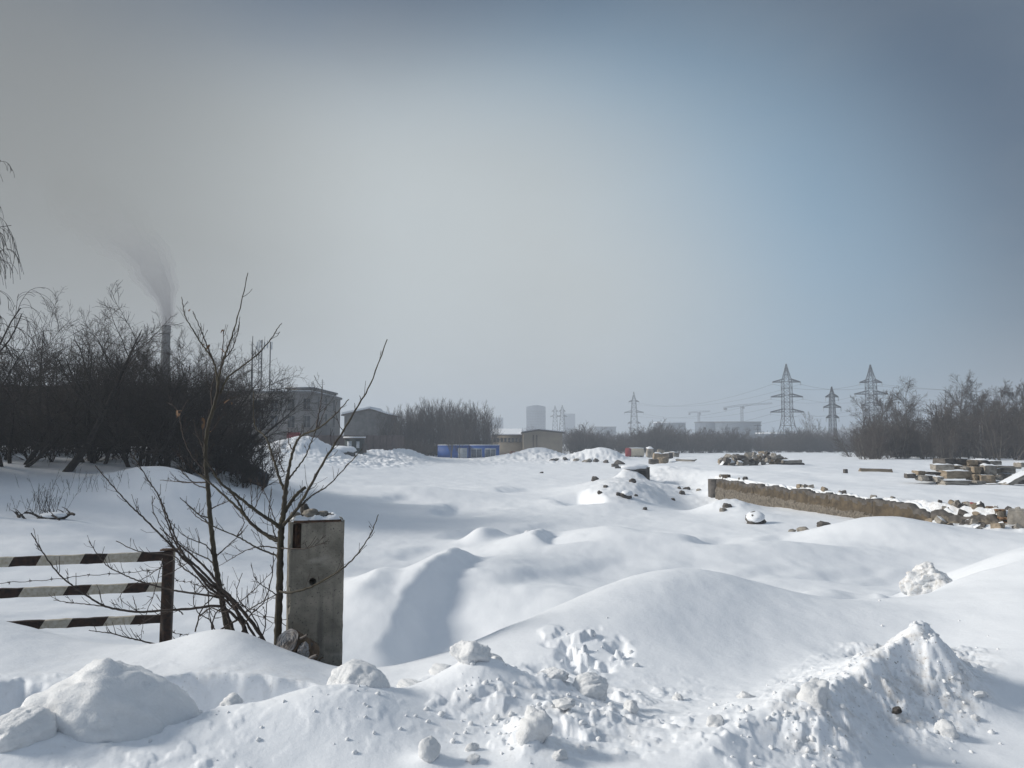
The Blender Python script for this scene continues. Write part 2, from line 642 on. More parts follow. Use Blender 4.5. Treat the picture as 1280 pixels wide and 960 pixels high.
# the long rounded bank in the middle
hump(815, 7.1, 1.25, 1.05, 0.74, 0.0)
hump(700, 6.0, 0.75, 0.75, 0.22, 0.0)
hump(905, 7.3, 0.8, 0.9, 0.22)
hump(1000, 8.6, 1.0, 0.8, 0.20)
hump(1060, 9.0, 1.2, 0.7, 0.38, 0.2)
hump(1190, 8.2, 0.9, 0.9, 0.15)
# the heap pushed up at lower right: a sharp crest falling away to the lower left
hump(1172, 4.15, 0.13, 0.2, 0.13, 0.35)
hump(1010, 3.2, 0.12, 0.12, 0.05)
hump(1020, 3.35, 0.13, 0.15, 0.08)
# banks along the near edge
hump(20, 5.6, 0.7, 0.5, 0.08)
hump(290, 5.5, 0.42, 0.4, 0.07)
hump(370, 3.2, 0.30, 0.18, 0.07)
hump(430, 3.25, 0.35, 0.28, 0.10)
hump(600, 3.75, 0.24, 0.20, 0.16)
hump(650, 3.5, 0.45, 0.22, 0.05)
hump(30, 3.1, 0.4, 0.3, 0.05)
# humps of the field
hump(545, 15.0, 1.1, 2.2, 0.42, -0.35)
hump(625, 17.5, 1.0, 1.6, 0.34, -0.3)
hump(705, 22, 1.5, 1.7, 0.42)
hump(760, 23, 1.4, 1.5, 0.25)
hump(880, 20, 2.2, 2.0, 0.35)
hump(960, 15, 1.3, 1.2, 0.28)
hump(1010, 20, 1.8, 1.2, 0.22)
hump(530, 45, 3.0, 2.0, 0.45)
hump(600, 24, 0.35, 0.4, 0.34)
hump(620, 24.4, 0.3, 0.3, 0.2)
hump(700, 14, 1.6, 1.2, 0.25)
# banks before the wall
hump(903, 38, 1.15, 1.7, 0.85)
hump(935, 33, 1.0, 1.4, 0.25)
hump(1095, 24.0, 1.7, 1.3, 0.62)
hump(1160, 21.5, 1.8, 1.3, 0.22)
hump(865, 42, 2.0, 4.0, -1.0)
hump(790, 44, 2.1, 3.0, 0.95)
hump(775, 50, 2.4, 3.0, 0.7)
hump(800, 57, 2.4, 2.6, 0.4)
hump(786, 53.3, 0.75, 0.8, 0.85)
hump(740, 40, 1.2, 2.0, 0.3)
hump(1210, 38.6, 3.0, 1.2, 0.10)
hump(955, 62.5, 3.2, 1.2, 0.42)
# ploughed ridges at the far side of the field
hump(375, 82, 2.2, 2.5, 1.5)
hump(400, 84, 1.6, 2.0, 0.7)
hump(425, 90, 2.0, 2.0, 0.3)
hump(470, 100, 3.0, 2.5, 0.7)
hump(508, 112, 2.2, 3.0, 1.2)
hump(490, 105, 2.6, 2.5, 0.6)
hump(600, 124, 2.0, 1.5, 0.12)
hump(672, 138, 3.2, 3.0, 2.0)
hump(690, 130, 3.0, 2.0, 0.9)
hump(640, 132, 3.0, 2.0, 0.7)
hump(730, 122, 2.8, 2.5, 1.3)
hump(757, 120, 2.0, 2.5, 1.5)
hump(860, 80, 2.5, 2.5, 0.9)
hump(1160, 62, 2.5, 2.0, 0.6)
hump(240, 26, 1.8, 1.5, 0.5)
hump(190, 27, 1.2, 1.2, 0.3)

RIDGES = []


def ridge(pts, wg, ws):
    RIDGES.append((np.array([(P(px, 545, d).x, d) for px, d, h in pts]), np.array([h for _, _, h in pts]), wg, ws))


ridge([(1142, 4.35, 0.345), (1112, 4.22, 0.29), (1050, 3.9, 0.20), (985, 3.5, 0.17), (900, 3.1, 0.12), (850, 2.8, 0.06)], 0.50, 0.20)
DRIFTS = []     # (polyline, lip height, hollow depth, width before, width of the drop, width after)


def drift(pts, A, B, wl_, wf, wr):
    DRIFTS.append((np.array([(P(px, 545, d).x, d) for px, d in pts]), A, B, wl_, wf, wr))


drift([(462, 8.6), (475, 10.5), (497, 12.5), (535, 15.0), (575, 18.0), (596, 20.0)], 0.18, 0.30, 1.6, 0.62, 2.2)
drift([(440, 12.0), (470, 15.0), (490, 17.5)], 0.10, 0.14, 1.6, 0.7, 1.6)
drift([(668, 20.0), (659, 21.5), (662, 23.0), (690, 24.6)], 0.12, 0.30, 1.4, 0.7, 2.2)
drift([(578, 9.5), (600, 11), (640, 12.6)], 0.08, 0.16, 1.4, 0.8, 1.8)
drift([(1000, 7.6), (985, 9.0), (960, 10.5)], 0.05, 0.22, 1.2, 0.8, 1.8)
drift([(850, 13.5), (900, 14.5), (935, 14.5)], 0.08, 0.16, 1.2, 0.7, 1.6)
drift([(1120, 7.4), (1090, 8.2), (1075, 9.2)], 0.02, 0.16, 1.0, 0.35, 1.0)
drift([(520, 33), (540, 36), (552, 41)], 0.12, 0.25, 3, 1.2, 3)
drift([(830, 20), (860, 22), (905, 23)], 0.08, 0.16, 1.6, 0.8, 2)
for _p, _d, _w in ((640, 16, 1.0), (720, 18, 0.9), (790, 17, 1.1), (850, 24, 1.3), (930, 24, 1.2), (760, 27, 1.2), (650, 29, 1.3), (560, 27, 1.2), (500, 22, 1.1), (1010, 17, 1.0), (1080, 17, 0.9), (470, 40, 2.0), (700, 42, 2.0), (620, 52, 2.4), (1050, 13, 0.8), (900, 16.5, 1.0), (980, 12.5, 0.8)):
    _s = _d / F
    drift([(_p - 40 / _s * 0.021, _d * 0.93), (_p, _d), (_p + 14 / _s * 0.021, _d * 1.03), (_p + 62 / _s * 0.021, _d * 1.07)], 0.045 * _w, 0.075 * _w, 1.5 * _w, 0.7 * _w, 2.2 * _w)
drift([(735, 45), (752, 41), (775, 38)], 0.1, 0.55, 2, 1.0, 2)


TRACKS = []
SEATS = []      # filled from the list of chunks below


def ground_h(X, Y, detail=True):
    X = np.asarray(X, float)
    Y = np.asarray(Y, float)
    Z = table_h(X, Y)
    R = np.hypot(X, Y)
    front = (Y > 0.3)
    for (hx, hy, sx, sy, rot, h, pw) in HUMPS:
        c, s = math.cos(rot), math.sin(rot)
        ex, ey = (X - hx) * c + (Y - hy) * s, -(X - hx) * s + (Y - hy) * c
        q = (ex / sx) ** 2 + (ey / sy) ** 2
        if 10 < hy < 30:
            h = h * 1.25
        Z = Z + h * np.exp(-0.5 * q)
    for (pts, hs, wg, ws) in RIDGES:
        m = (Y > 1.5) & (Y < 6.5) & (np.abs(X) < 5)
        if not m.any():
            continue
        s, t = poly_signed(X[m], Y[m], pts)
        u = pts[-1] - pts[0]
        u = u / np.hypot(*u)
        dd = np.abs(s) + 0.02 * fbm(X[m] * 3, Y[m] * 3, 3)
        dd = np.maximum(dd, 0)
        q = np.where(s >= 0, 1.0, -1.0) * smooth01(np.abs(s) / 0.06)
        for end, (p0, p1) in ((t < 1e-6, (0, 1)), (t > 1 - 1e-6, (-2, -1))):
            v = pts[p1] - pts[p0]
            v = v / np.hypot(*v)
            c = pts[p0] if p0 == 0 else pts[p1]
            pr = (X[m] - c[0]) * v[1] - (Y[m] - c[1]) * v[0]
            q = np.where(end, np.clip(pr / (np.abs(s) + 1e-6), -1, 1), q)
        q = 0.5 + 0.5 * q
        w = wg * q + ws * (1 - q)
        h = np.interp(t, np.linspace(0, 1, len(hs)), hs)
        z = np.zeros(X.shape)
        z[m] = h * np.exp(-(dd / w) ** 1.35)
        Z = Z + z
    for (pts, A, B, a, f_, b) in DRIFTS:
        lo, hi = pts.min(0) - 6, pts.max(0) + 6
        m = (X > lo[0]) & (X < hi[0]) & (Y > lo[1]) & (Y < hi[1])
        if not m.any():
            continue
        s, t = poly_signed(X[m], Y[m], pts)
        w = smooth01(t / 0.25) * smooth01((1 - t) / 0.25)
        s = s + 0.18 * f_ * fbm(X[m] * 0.7, Y[m] * 0.7, 3)
        up = A * smooth01((s + a) / a)
        down = -(A + B) * smooth01(s / f_)
        back = B * smooth01((s - f_) / b)
        z = np.zeros(X.shape)
        z[m] = w * (up + down + back)
        Z = Z + z
    # the yard behind the retaining wall
    e, _ = poly_signed(X, Y, EDGE)
    soft = np.where((Y > 23.2) & (Y < 47.5), 0.12, np.where(Y <= 23.2, 0.9, 1.6))
    k = smooth01((e + soft * 0.5 - np.where(Y < 47.5, 0.12, 0)) / (2 * soft))
    k = k * smooth01((Y - 13) / 7) * (1 - smooth01((R - 110) / 50))
    plat = -2.46 + 0.04 * np.sin(X * 0.35) + 0.10 * smooth01((e - 0.3) / 3) - 0.008 * np.maximum(Y - 60, 0) + 0.06 * fbm(X * 0.25, Y * 0.25, 3)
    inner = 1 - smooth01((X - 30) / 30)
    Z = Z * (1 - k) + np.where(inner > 0, plat * inner + Z * (1 - inner), Z) * k
    if not detail:
        return Z
    # the dug-out hollow on the near left: steep far wall with a ragged rim, open towards the camera
    hx0, hy0 = P(292, 545, 3.85).x, 3.85
    ex = (X - hx0) / 0.62
    ey = (Y - hy0)
    rim = 4.28 + 0.10 * np.cos((X - hx0) * 2.2) - 0.16 * np.maximum(X - hx0 - 0.25, 0) ** 1 + 0.05 * fbm(X * 2.2, Y * 0 + 3, 2) + 0.02 * fbm(X * 7, Y * 7, 2)
    inside = smooth01((rim - Y) / 0.10) * smooth01((Y - 3.30) / 0.30) * smooth01((1.12 - np.abs(ex)) / 0.30)
    Z = Z - 0.34 * inside
    hx1 = P(70, 545, 3.9).x
    in2 = smooth01((4.25 + 0.06 * fbm(X * 5, Y * 0, 2) - Y) / 0.12) * smooth01((Y - 3.3) / 0.3) * smooth01((0.45 - np.abs(X - hx1)) / 0.2)
    Z = Z - 0.20 * in2
    # snow packed round the lying chunks
    for (cx_, cy_, cs_, ch_) in SEATS:
        mm = (np.abs(X - cx_) < cs_ * 4) & (np.abs(Y - cy_) < cs_ * 4)
        if mm.any():
            zz_ = np.zeros(X.shape)
            zz_[mm] = ch_ * np.exp(-((X[mm] - cx_) ** 2 + (Y[mm] - cy_) ** 2) / (2 * cs_ * cs_))
            Z = Z + zz_
    # hollow beside the icy boulder
    bx, by = P(1105, 545, 7.6).x, 7.6
    Z = Z - 0.20 * np.exp(-((X - bx) / 0.35) ** 2 - ((Y - by) / 0.4) ** 2)
    # wind-drifted relief, larger with distance
    am = np.clip(R / 16, 0.05, 1)
    Z = Z + 0.075 * am * fbm(X * 0.17 + 5, Y * 0.11, 3) * (1 - smooth01((R - 300) / 300))
    Z = Z + 0.017 * np.clip(R / 9, 0.5, 1.4) * fbm(X * 0.8, Y * 0.6 + 4, 3)
    Z = Z + 0.006 * fbm(X * 2.6, Y * 2.0, 3) * smooth01((60 - R) / 30)
    # ploughed, clodded snow
    U, V = px_of(X, Y, Z)
    U = np.nan_to_num(U, nan=-9999)
    V = np.nan_to_num(V, nan=9999)

    def el(cx, cy, rx, ry, soft=0.5):
        q = np.sqrt(((U - cx) / rx) ** 2 + ((V - cy) / ry) ** 2)
        return smooth01((1 + soft - q) / (2 * soft)) * front
    near = np.maximum.reduce([el(690, 890, 170, 55), 0.5 * el(480, 905, 130, 50), 0.35 * el(130, 900, 180, 80), 0.8 * el(1000, 930, 120, 60), 0.3 * el(330, 930, 160, 50)])
    near = np.where(R < 5.2, near, 0)
    cl = 0.050 * np.maximum(0, fbm(X * 2.0 + 3, Y * 2.6, 5)) + 0.055 * smooth01((fbm(X * 3.3 + 7, Y * 3.3, 4) - 0.2) / 0.22) * (0.6 + 0.6 * fbm(X * 5, Y * 5, 2)) + 0.028 * smooth01((fbm(X * 8 + 1, Y * 8, 3) - 0.25) / 0.2) + 0.010 * fbm(X * 18, Y * 18, 4)
    patch = 0.25 + 0.75 * smooth01((fbm(X * 1.1 + 2, Y * 1.3 + 7, 3) + 0.25) / 0.5)
    Z = Z + near * patch * cl * 0.72
    heap = np.where(R < 6, np.maximum(el(1140, 845, 85, 85), 0.8 * el(1040, 890, 70, 60)), 0)
    Z = Z + heap * (0.045 * (ridged(X * 2.6, Y * 2.6 + 8, 5) - 0.35) + 0.035 * np.round(2.2 * fbm(X * 2.8 + 4, Y * 2.8, 3)) / 2.2 + 0.022 * ridged(X * 9, Y * 9, 4) + 0.008 * fbm(X * 26, Y * 26, 2))
    steps = np.where((R > 4.5) & (R < 9), np.maximum.reduce([el(742, 815, 42, 26, 0.3), 0.7 * el(680, 850, 50, 18, 0.3), 0.5 * el(690, 795, 18, 12, 0.3)]), 0)
    Z = Z - steps * (0.075 * smooth01((fbm(X * 2.6 + 1, Y * 2.0, 4) + 0.05) / 0.35) - 0.045 * smooth01((fbm(X * 6 + 5, Y * 6, 4) - 0.15) / 0.25))
    for (fx, fy, fa) in TRACKS:
        mm = (np.abs(X - fx) < 0.6) & (np.abs(Y - fy) < 0.6)
        if mm.any():
            ca, sa = math.cos(fa), math.sin(fa)
            ux, uy = (X[mm] - fx) * ca + (Y[mm] - fy) * sa, -(X[mm] - fx) * sa + (Y[mm] - fy) * ca
            q = (ux / 0.075) ** 2 + (uy / 0.17) ** 2 + 0.5 * fbm(X[mm] * 9, Y[mm] * 9, 3)
            zz_ = np.zeros(X.shape)
            zz_[mm] = -0.075 * (1 - smooth01((q - 0.45) / 0.8)) + 0.018 * np.exp(-((q - 1.9) / 0.9) ** 2)
            Z = Z + zz_
    # crumbled ridges along the far edge and the broken bank by the wall
    far = np.maximum.reduce([el(465, 572, 75, 12, 0.4), 0.5 * el(600, 576, 60, 5, 0.4), el(700, 570, 90, 9, 0.4), 0.8 * el(390, 558, 60, 12, 0.4)])
    far = np.where((R > 60) & (R < 160), far, 0)
    Z = Z + far * (0.42 * (ridged(X * 0.5, Y * 0.5, 5) - 0.2) + 0.20 * fbm(X * 1.9, Y * 1.9, 3))
    mid = np.where((R > 30) & (R < 62), np.maximum(el(800, 595, 70, 28), 0.8 * el(905, 618, 40, 20)), 0)
    Z = Z + mid * 0.16 * ridged(X * 0.9, Y * 0.9, 4)
    bank = np.where((Y > 22) & (Y < 30), smooth01(1 - np.abs(e + 0.3) / 1.6), 0) * smooth01((X - 14) / 1.0)
    Z = Z + bank * 0.28 * ridged(X * 1.1, Y * 1.1, 4)
    return Z


def gz(x, y):
    return float(ground_h(np.array([x]), np.array([y]))[0])


def at(px, d, dz=0.0):
    """a point on the snow at forward distance d, in the photograph's column px"""
    x = P(px, 560, d).x
    return Vector((x, d, gz(x, d) + dz))


def build_ground():
    a = np.radians(np.concatenate([np.linspace(-180, -41, 56, endpoint=False), np.linspace(-41, 41, 860, endpoint=False), np.linspace(41, 180, 56, endpoint=False)]))
    r = np.concatenate([np.geomspace(0.4, 2.2, 20, endpoint=False), np.geomspace(2.2, 9, 300, endpoint=False), np.geomspace(9, 45, 210, endpoint=False),
                        np.geomspace(45, 170, 230, endpoint=False), np.geomspace(170, 1500, 45)])
    R, A = np.meshgrid(r, a, indexing='ij')
    X, Y = R * np.sin(A), R * np.cos(A)
    Z = ground_h(X.ravel(), Y.ravel())
    V = np.stack([X.ravel(), Y.ravel(), Z], 1)
    V = np.concatenate([V, [[0, 0, -1.25]]])
    nr, na = R.shape
    idx = np.arange(nr * na).reshape(nr, na)
    nx = np.roll(idx, -1, axis=1)
    Q = np.stack([idx[:-1], idx[1:], nx[1:], nx[:-1]], -1).reshape(-1, 4)[:, ::-1]
    T = np.stack([np.full(na, nr * na), nx[0], idx[0]], 1)[:, ::-1]
    me = make_mesh('snow_field', V, [Q, T])
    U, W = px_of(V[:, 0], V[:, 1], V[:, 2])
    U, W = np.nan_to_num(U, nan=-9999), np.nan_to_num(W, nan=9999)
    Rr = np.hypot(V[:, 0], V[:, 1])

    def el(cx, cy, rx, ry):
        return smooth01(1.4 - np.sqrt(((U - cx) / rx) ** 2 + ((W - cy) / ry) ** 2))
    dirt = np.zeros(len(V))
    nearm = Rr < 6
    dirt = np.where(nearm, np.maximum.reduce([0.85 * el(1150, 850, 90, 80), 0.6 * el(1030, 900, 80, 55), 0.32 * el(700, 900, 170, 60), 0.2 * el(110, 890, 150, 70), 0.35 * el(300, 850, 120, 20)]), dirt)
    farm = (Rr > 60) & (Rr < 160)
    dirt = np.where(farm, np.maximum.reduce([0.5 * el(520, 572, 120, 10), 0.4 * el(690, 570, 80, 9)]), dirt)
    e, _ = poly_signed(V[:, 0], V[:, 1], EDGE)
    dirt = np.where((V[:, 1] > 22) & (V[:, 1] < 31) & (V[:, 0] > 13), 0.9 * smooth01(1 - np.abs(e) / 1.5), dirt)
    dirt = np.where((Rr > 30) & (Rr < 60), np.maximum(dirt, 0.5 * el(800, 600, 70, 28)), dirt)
    at_ = me.attributes.new('dirt', 'FLOAT', 'POINT')
    at_.data.foreach_set('value', dirt.astype(np.float32))
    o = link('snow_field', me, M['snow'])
    tag(o, 'white snow covered waste ground with soft drifts', kind='structure')
    return o



# loose chunks of hard snow in the near bank
CH = [  # px, py of centre, d, size m (x, y, z), label, sharpness, dirt
    (132, 897, 3.15, (0.64, 0.58, 0.54), 'biggest rounded snow boulder in front of the dug hollow', 0.0),
    (22, 944, 2.85, (0.26, 0.25, 0.18), 'smooth snow boulder below the biggest boulder', 0.3),
    (445, 880, 3.45, (0.30, 0.26, 0.19), 'smooth snow boulder with a hollow in its end below the gatepost', 0.3),
    (537, 941, 2.85, (0.085, 0.085, 0.095), 'small egg shaped snow ball half sunk in the bank', 0.1),
    (670, 932, 2.95, (0.145, 0.13, 0.18), 'knobbly upright snow clod with a dark gap beneath', 0.6),
    (735, 872, 3.75, (0.22, 0.20, 0.155), 'ribbed rounded snow lump below the trodden patch', 0.3),
    (690, 868, 3.8, (0.22, 0.18, 0.10), 'low icy snow lump next to the ribbed lump', 0.5),
    (590, 868, 3.75, (0.22, 0.20, 0.17), 'rough snow lump crowning the broken ridge', 0.6),
    (617, 852, 3.9, (0.14, 0.12, 0.10), 'dark shaded snow block behind the broken ridge crown', 0.7),
    (556, 842, 4.7, (0.20, 0.16, 0.085), 'flat snow clod on the smooth crest beside the gatepost', 0.3),
    (582, 833, 4.75, (0.09, 0.08, 0.06), 'small icy clod next to the flat one on the crest', 0.6),
    (288, 897, 3.3, (0.10, 0.10, 0.07), 'small snow lump at the lip of the dug hollow', 0.4),
    (375, 880, 3.4, (0.17, 0.14, 0.10), 'crumbly snow clod between the hollow and the smooth boulder', 0.5),
    (700, 950, 2.85, (0.06, 0.055, 0.045), 'walnut sized icy crumb beside the knobbly clod', 0.6),
    (590, 945, 2.85, (0.06, 0.055, 0.04), 'little flat crumb beside the egg shaped snow ball', 0.5),
    (590, 922, 2.95, (0.055, 0.05, 0.035), 'little crumb above the egg shaped snow ball', 0.4),
    (705, 895, 3.35, (0.11, 0.09, 0.05), 'dirty thin snow plate above the knobbly clod', 0.7),
    (788, 897, 3.5, (0.07, 0.07, 0.08), 'pointed snow clod with a shadow beyond the ribbed lump', 0.5),
    (848, 865, 4.1, (0.07, 0.06, 0.045), 'small snow crumb on the slope under the rounded bank', 0.4),
    (932, 862, 4.0, (0.09, 0.08, 0.06), 'snow clod where the heap ridge begins', 0.5),
    (895, 918, 3.2, (0.09, 0.08, 0.055), 'broken icy plate on the heap flank', 0.8),
    (1022, 895, 3.35, (0.16, 0.15, 0.17), 'dirty shadowed snow clod halfway down the heap', 0.7),
    (1120, 855, 3.78, (0.055, 0.05, 0.035), 'dark frozen earth clod stuck in the heap face', 0.7),
    (1180, 872, 3.7, (0.14, 0.12, 0.12), 'grey ice block at the shaded foot of the heap', 0.8),
    (1222, 834, 4.0, (0.09, 0.07, 0.03), 'flat grey ice plate on the shaded slope beyond the heap', 0.6),
    (1217, 852, 3.85, (0.05, 0.045, 0.035), 'small grey ice crumb on the shaded slope beyond the heap', 0.6),
    (520, 866, 3.9, (0.22, 0.16, 0.07), 'low wind smoothed snow slab behind the smooth boulder', 0.3),
    (660, 655 + 5, 24.2, (0.28, 0.25, 0.22), 'small dark snow lump beside the pair of snow peaks', 0.4),
    (85, 838, 3.95, (0.2, 0.15, 0.12), 'shaded snow clod in the gap behind the biggest boulder', 0.5),
]
for (px, py, d, s, lab, sh) in CH:
    if d < 6 and 'heap' not in lab:
        SEATS.append((P(px, py, d).x, d, 0.62 * max(s[0], s[1]), 0.30 * s[2] if s[0] < 0.4 else 0.10 * s[2]))
build_ground()
# ------------------------------------------------------------------ concrete pillar
def pillar():
    d = 5.8
    tl, br = P(362.5, 651, d), P(427.5, 836, d)
    W = br.x - tl.x
    zt, zb = tl.z, br.z - 0.55
    D = 0.34
    H = zt - zb
    yaw = 0.30
    root = empty('concrete_pillar', (tl.x + W / 2 + D / 2 * -math.sin(yaw), d + D / 2 * math.cos(yaw), zb), yaw)
    tag(root, 'weathered square concrete gatepost with a round hole and rusty slot', 'pillar')
    nx, ny, nz = 46, 34, 190
    hole = P(391, 727, d)
    s0, s1 = P(367.5, 653, d), P(377, 686, d)

    def face(us, vs, fn):
        U, V = np.meshgrid(us, vs, indexing='ij')
        pts = fn(U.ravel(), V.ravel())
        n, m = len(us), len(vs)
        i = np.arange(n * m).reshape(n, m)
        return pts, np.stack([i[:-1, :-1], i[1:, :-1], i[1:, 1:], i[:-1, 1:]], -1).reshape(-1, 4)

    def jig(p):
        # rounded, chipped arrises and a slightly wavy cast surface
        x, y, z = p[:, 0], p[:, 1], p[:, 2]
        ex, ey = W / 2 - np.abs(x), D / 2 - np.abs(y)
        ez = H - z
        chip = 0.006 + 0.012 * np.maximum(0, fbm(z * 9 + np.sign(x) * 7, np.sign(y) * 5 + z * 0.3, 4)) + 0.014 * np.maximum(0, fbm(z * 30 + np.sign(x) * 3, np.sign(y) * 2, 2) - 0.2)
        near = np.exp(-((np.minimum(ex, 0.05) / 0.012) ** 2) - ((np.minimum(ey, 0.05) / 0.012) ** 2))
        p[:, 0] -= np.sign(x) * chip * near
        p[:, 1] -= np.sign(y) * chip * near
        tz = np.exp(-(ez / 0.012) ** 2) * (np.exp(-(ex / 0.014) ** 2) + np.exp(-(ey / 0.014) ** 2))
        p[:, 2] -= tz * (0.006 + 0.02 * np.maximum(0, fbm(x * 20, y * 20, 3)))
        p[:, 1] += 0.0035 * fbm(x * 5, z * 5, 3)
        p[:, 0] += 0.0035 * fbm(y * 5 + 9, z * 5, 3)
        return p

    us, ud, uz = np.linspace(-W / 2, W / 2, nx + 1), np.linspace(-D / 2, D / 2, ny + 1), np.linspace(0, H, nz + 1)
    # extra columns and rows so that the hole and slot get crisp edges
    cx = tl.x + W / 2
    hx, hz = hole.x - cx, hole.z - zb
    sx0, sx1, sz1, sz0 = s0.x - cx, s1.x - cx, s0.z - zb, s1.z - zb
    e = 0.0015
    us = np.unique(np.concatenate([us, [sx0 - e, sx0 + e, sx1 - e, sx1 + e], np.linspace(hx - 0.034, hx + 0.034, 29)]))
    uz = np.unique(np.concatenate([uz, [sz0 - e, sz0 + e, sz1 - e, sz1 + e], np.linspace(hz - 0.034, hz + 0.034, 29)]))

    def front(u, v):
        p = np.stack([u, np.full_like(u, -D / 2), v], 1)
        p = jig(p)
        q = np.hypot(u - hx, v - hz)
        p[:, 1] += np.where(q < 0.0245, 0.16, 0) + 0.012 * np.exp(-np.maximum(q - 0.0245, 0) / 0.006)
        ins = (u > sx0) & (u < sx1) & (v > sz0) & (v < sz1)
        p[:, 1] += np.where(ins, 0.06, 0)
        pits = np.maximum(0, fbm(u * 38, v * 38, 3) - 0.55) * (0.4 + 1.1 * (v < 0.9))
        p[:, 1] += 0.02 * pits
        return p
    mb = MB()
    for us_, vs_, fn, flip in (
            (us, uz, front, False),
            (us, uz[::4], lambda u, v: jig(np.stack([u, np.full_like(u, D / 2), v], 1)), True),
            (ud, uz, lambda u, v: jig(np.stack([np.full_like(u, -W / 2), u, v], 1)), True),
            (ud, uz, lambda u, v: jig(np.stack([np.full_like(u, W / 2), u, v], 1)), False),
            (us, ud, lambda u, v: jig(np.stack([u, v, np.full_like(u, H)], 1)), False)):
        p, q = face(us_, vs_, fn)
        mb.add(p, q[:, ::-1] if flip else q)
    mb.build('shaft', M['concrete'], root, smooth=True)
    # rusty anchor plate in the slot
    MB().box(((sx0 + sx1) / 2, -D / 2 + 0.040, (sz0 + sz1) / 2), (sx1 - sx0 - 0.008, 0.012, sz1 - sz0 - 0.01)).box(((sx0 + sx1) / 2 - 0.008, -D / 2 + 0.026, (sz0 + sz1) / 2), (0.012, 0.02, sz1 - sz0 - 0.02)).build('anchor_plate', M['rust'], root)
    MB().box((0.005, -D / 2 + 0.028, H - 0.004), (W - 0.06, 0.075, 0.014)).build('edge_strip', M['rust'], root)
    # snow lying on the head
    g = np.linspace(-1, 1, 40)
    U, V = np.meshgrid(g, g, indexing='ij')
    q = np.maximum(np.abs(U), np.abs(V))
    hgt = 0.045 * smooth01((1 - q) / 0.25) * (0.5 + 0.6 * fbm(U * 2.2 + 4, V * 2.2, 3)) - 0.004
    p = np.stack([U.ravel() * (W / 2 - 0.012), V.ravel() * (D / 2 - 0.012), (H + hgt).ravel()], 1)
    i = np.arange(1600).reshape(40, 40)
    sc = make_mesh('snow_cap', p, [np.stack([i[:-1, :-1], i[1:, :-1], i[1:, 1:], i[:-1, 1:]], -1).reshape(-1, 4)])
    link('snow_cap', sc, M['snow_cap'], root)
    return root, W, D, zt


def lump_mesh(name, seed, sub=4, rough=0.35, flat=0.0, sharp=0.0, freq=1.3):
    """an irregular lump about 1 across: clod of snow, stone"""
    bm = bmesh.new()
    bmesh.ops.create_icosphere(bm, subdivisions=sub, radius=0.5)
    V = np.array([v.co[:] for v in bm.verts])
    Fc = np.array([[v.index for v in f.verts] for f in bm.faces])
    bm.free()
    s = seed * 13.7
    n = V / np.linalg.norm(V, axis=1, keepdims=True)
    # cut planes make facets
    r = np.random.default_rng(seed)
    k = np.ones(len(V))
    for _ in range(int(6 + 8 * sharp)):
        d = r.normal(size=3)
        d /= np.linalg.norm(d)
        off = r.uniform(0.60, 0.95)
        dot = n @ d
        k = np.where(dot > 0, np.minimum(k, off / np.maximum(dot, 1e-3)), k)
    k = 1 + (k - 1) * min(1, 0.25 + 1.1 * sharp)
    f1 = fbm(n[:, 0] * freq + s, n[:, 1] * freq + n[:, 2] * freq * 0.7, 4) + fbm(n[:, 1] * freq * 1.1 - s, n[:, 2] * freq * 1.2 + 3, 4)
    f2 = fbm(n[:, 0] * 5 + s, n[:, 2] * 5 + n[:, 1] * 4, 4) + 0.7 * ridged(n[:, 0] * 3 - s, n[:, 2] * 3 + n[:, 1] * 2.3, 3)
    V = V * (k * (1 + rough * 0.4 * f1 + rough * 0.17 * f2))[:, None]
    me = make_mesh(name, V, [Fc], smooth=sub >= 3)
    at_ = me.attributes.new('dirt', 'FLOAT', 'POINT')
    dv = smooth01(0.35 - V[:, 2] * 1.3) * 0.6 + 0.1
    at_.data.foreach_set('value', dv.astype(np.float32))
    return me


PIL, PW, PD, PZT = pillar()
for k, (px, w, h, lab, dark) in enumerate([
        (387, 0.075, 0.115, 'upright dark stone standing on the concrete gatepost', True),
        (395, 0.135, 0.075, 'lumpy grey stone beside the upright one on the gatepost', False),
        (407, 0.10, 0.055, 'rounded frosty stone lying on top of the gatepost', False),
        (376, 0.09, 0.045, 'low snowy stone at the slotted side of the gatepost top', False),
        (419, 0.10, 0.035, 'flat dark stone at the chipped corner of the gatepost top', True)]):
    me = lump_mesh('stone', 40 + k, 3, 0.4, sharp=0.5)
    o = link('stone', me, M['rubble_dark'] if dark else M['rubble_grey'])
    p = P(px, 650, 5.98 - 0.03 * (k % 3))
    o.location = (p.x - 0.04, 5.98 - 0.03 * (k % 2), PZT + h * 0.42 + 0.01)
    o.scale = (w, w * 0.8, h)
    tag(o, lab, 'stone', 'stones on top of the gatepost')

# ------------------------------------------------------------------ striped barrier gate with barbed wire
M['gate_white'] = mat('chipped_white_paint', (0.36, 0.32, 0.25), 0.75, 0, 34, col2=(0.50, 0.47, 0.41), bump=0.002, bscale=70)
M['gate_dark'] = mat('black_brown_paint', (0.016, 0.013, 0.012), 0.75, 0, 26, col2=(0.048, 0.026, 0.018), bump=0.002, bscale=70)
M['wire'] = mat('rusty_wire', (0.05, 0.04, 0.035), 0.8, 0.3, 20)
GD = 7.2


def gate_pt(px, py):
    # the gate stands in one upright plane that comes a little closer towards its hinge end
    x7 = P(px, py, 7.2)
    d = 7.2 + (px - 210) * 0.0020
    return P(px, py, d)


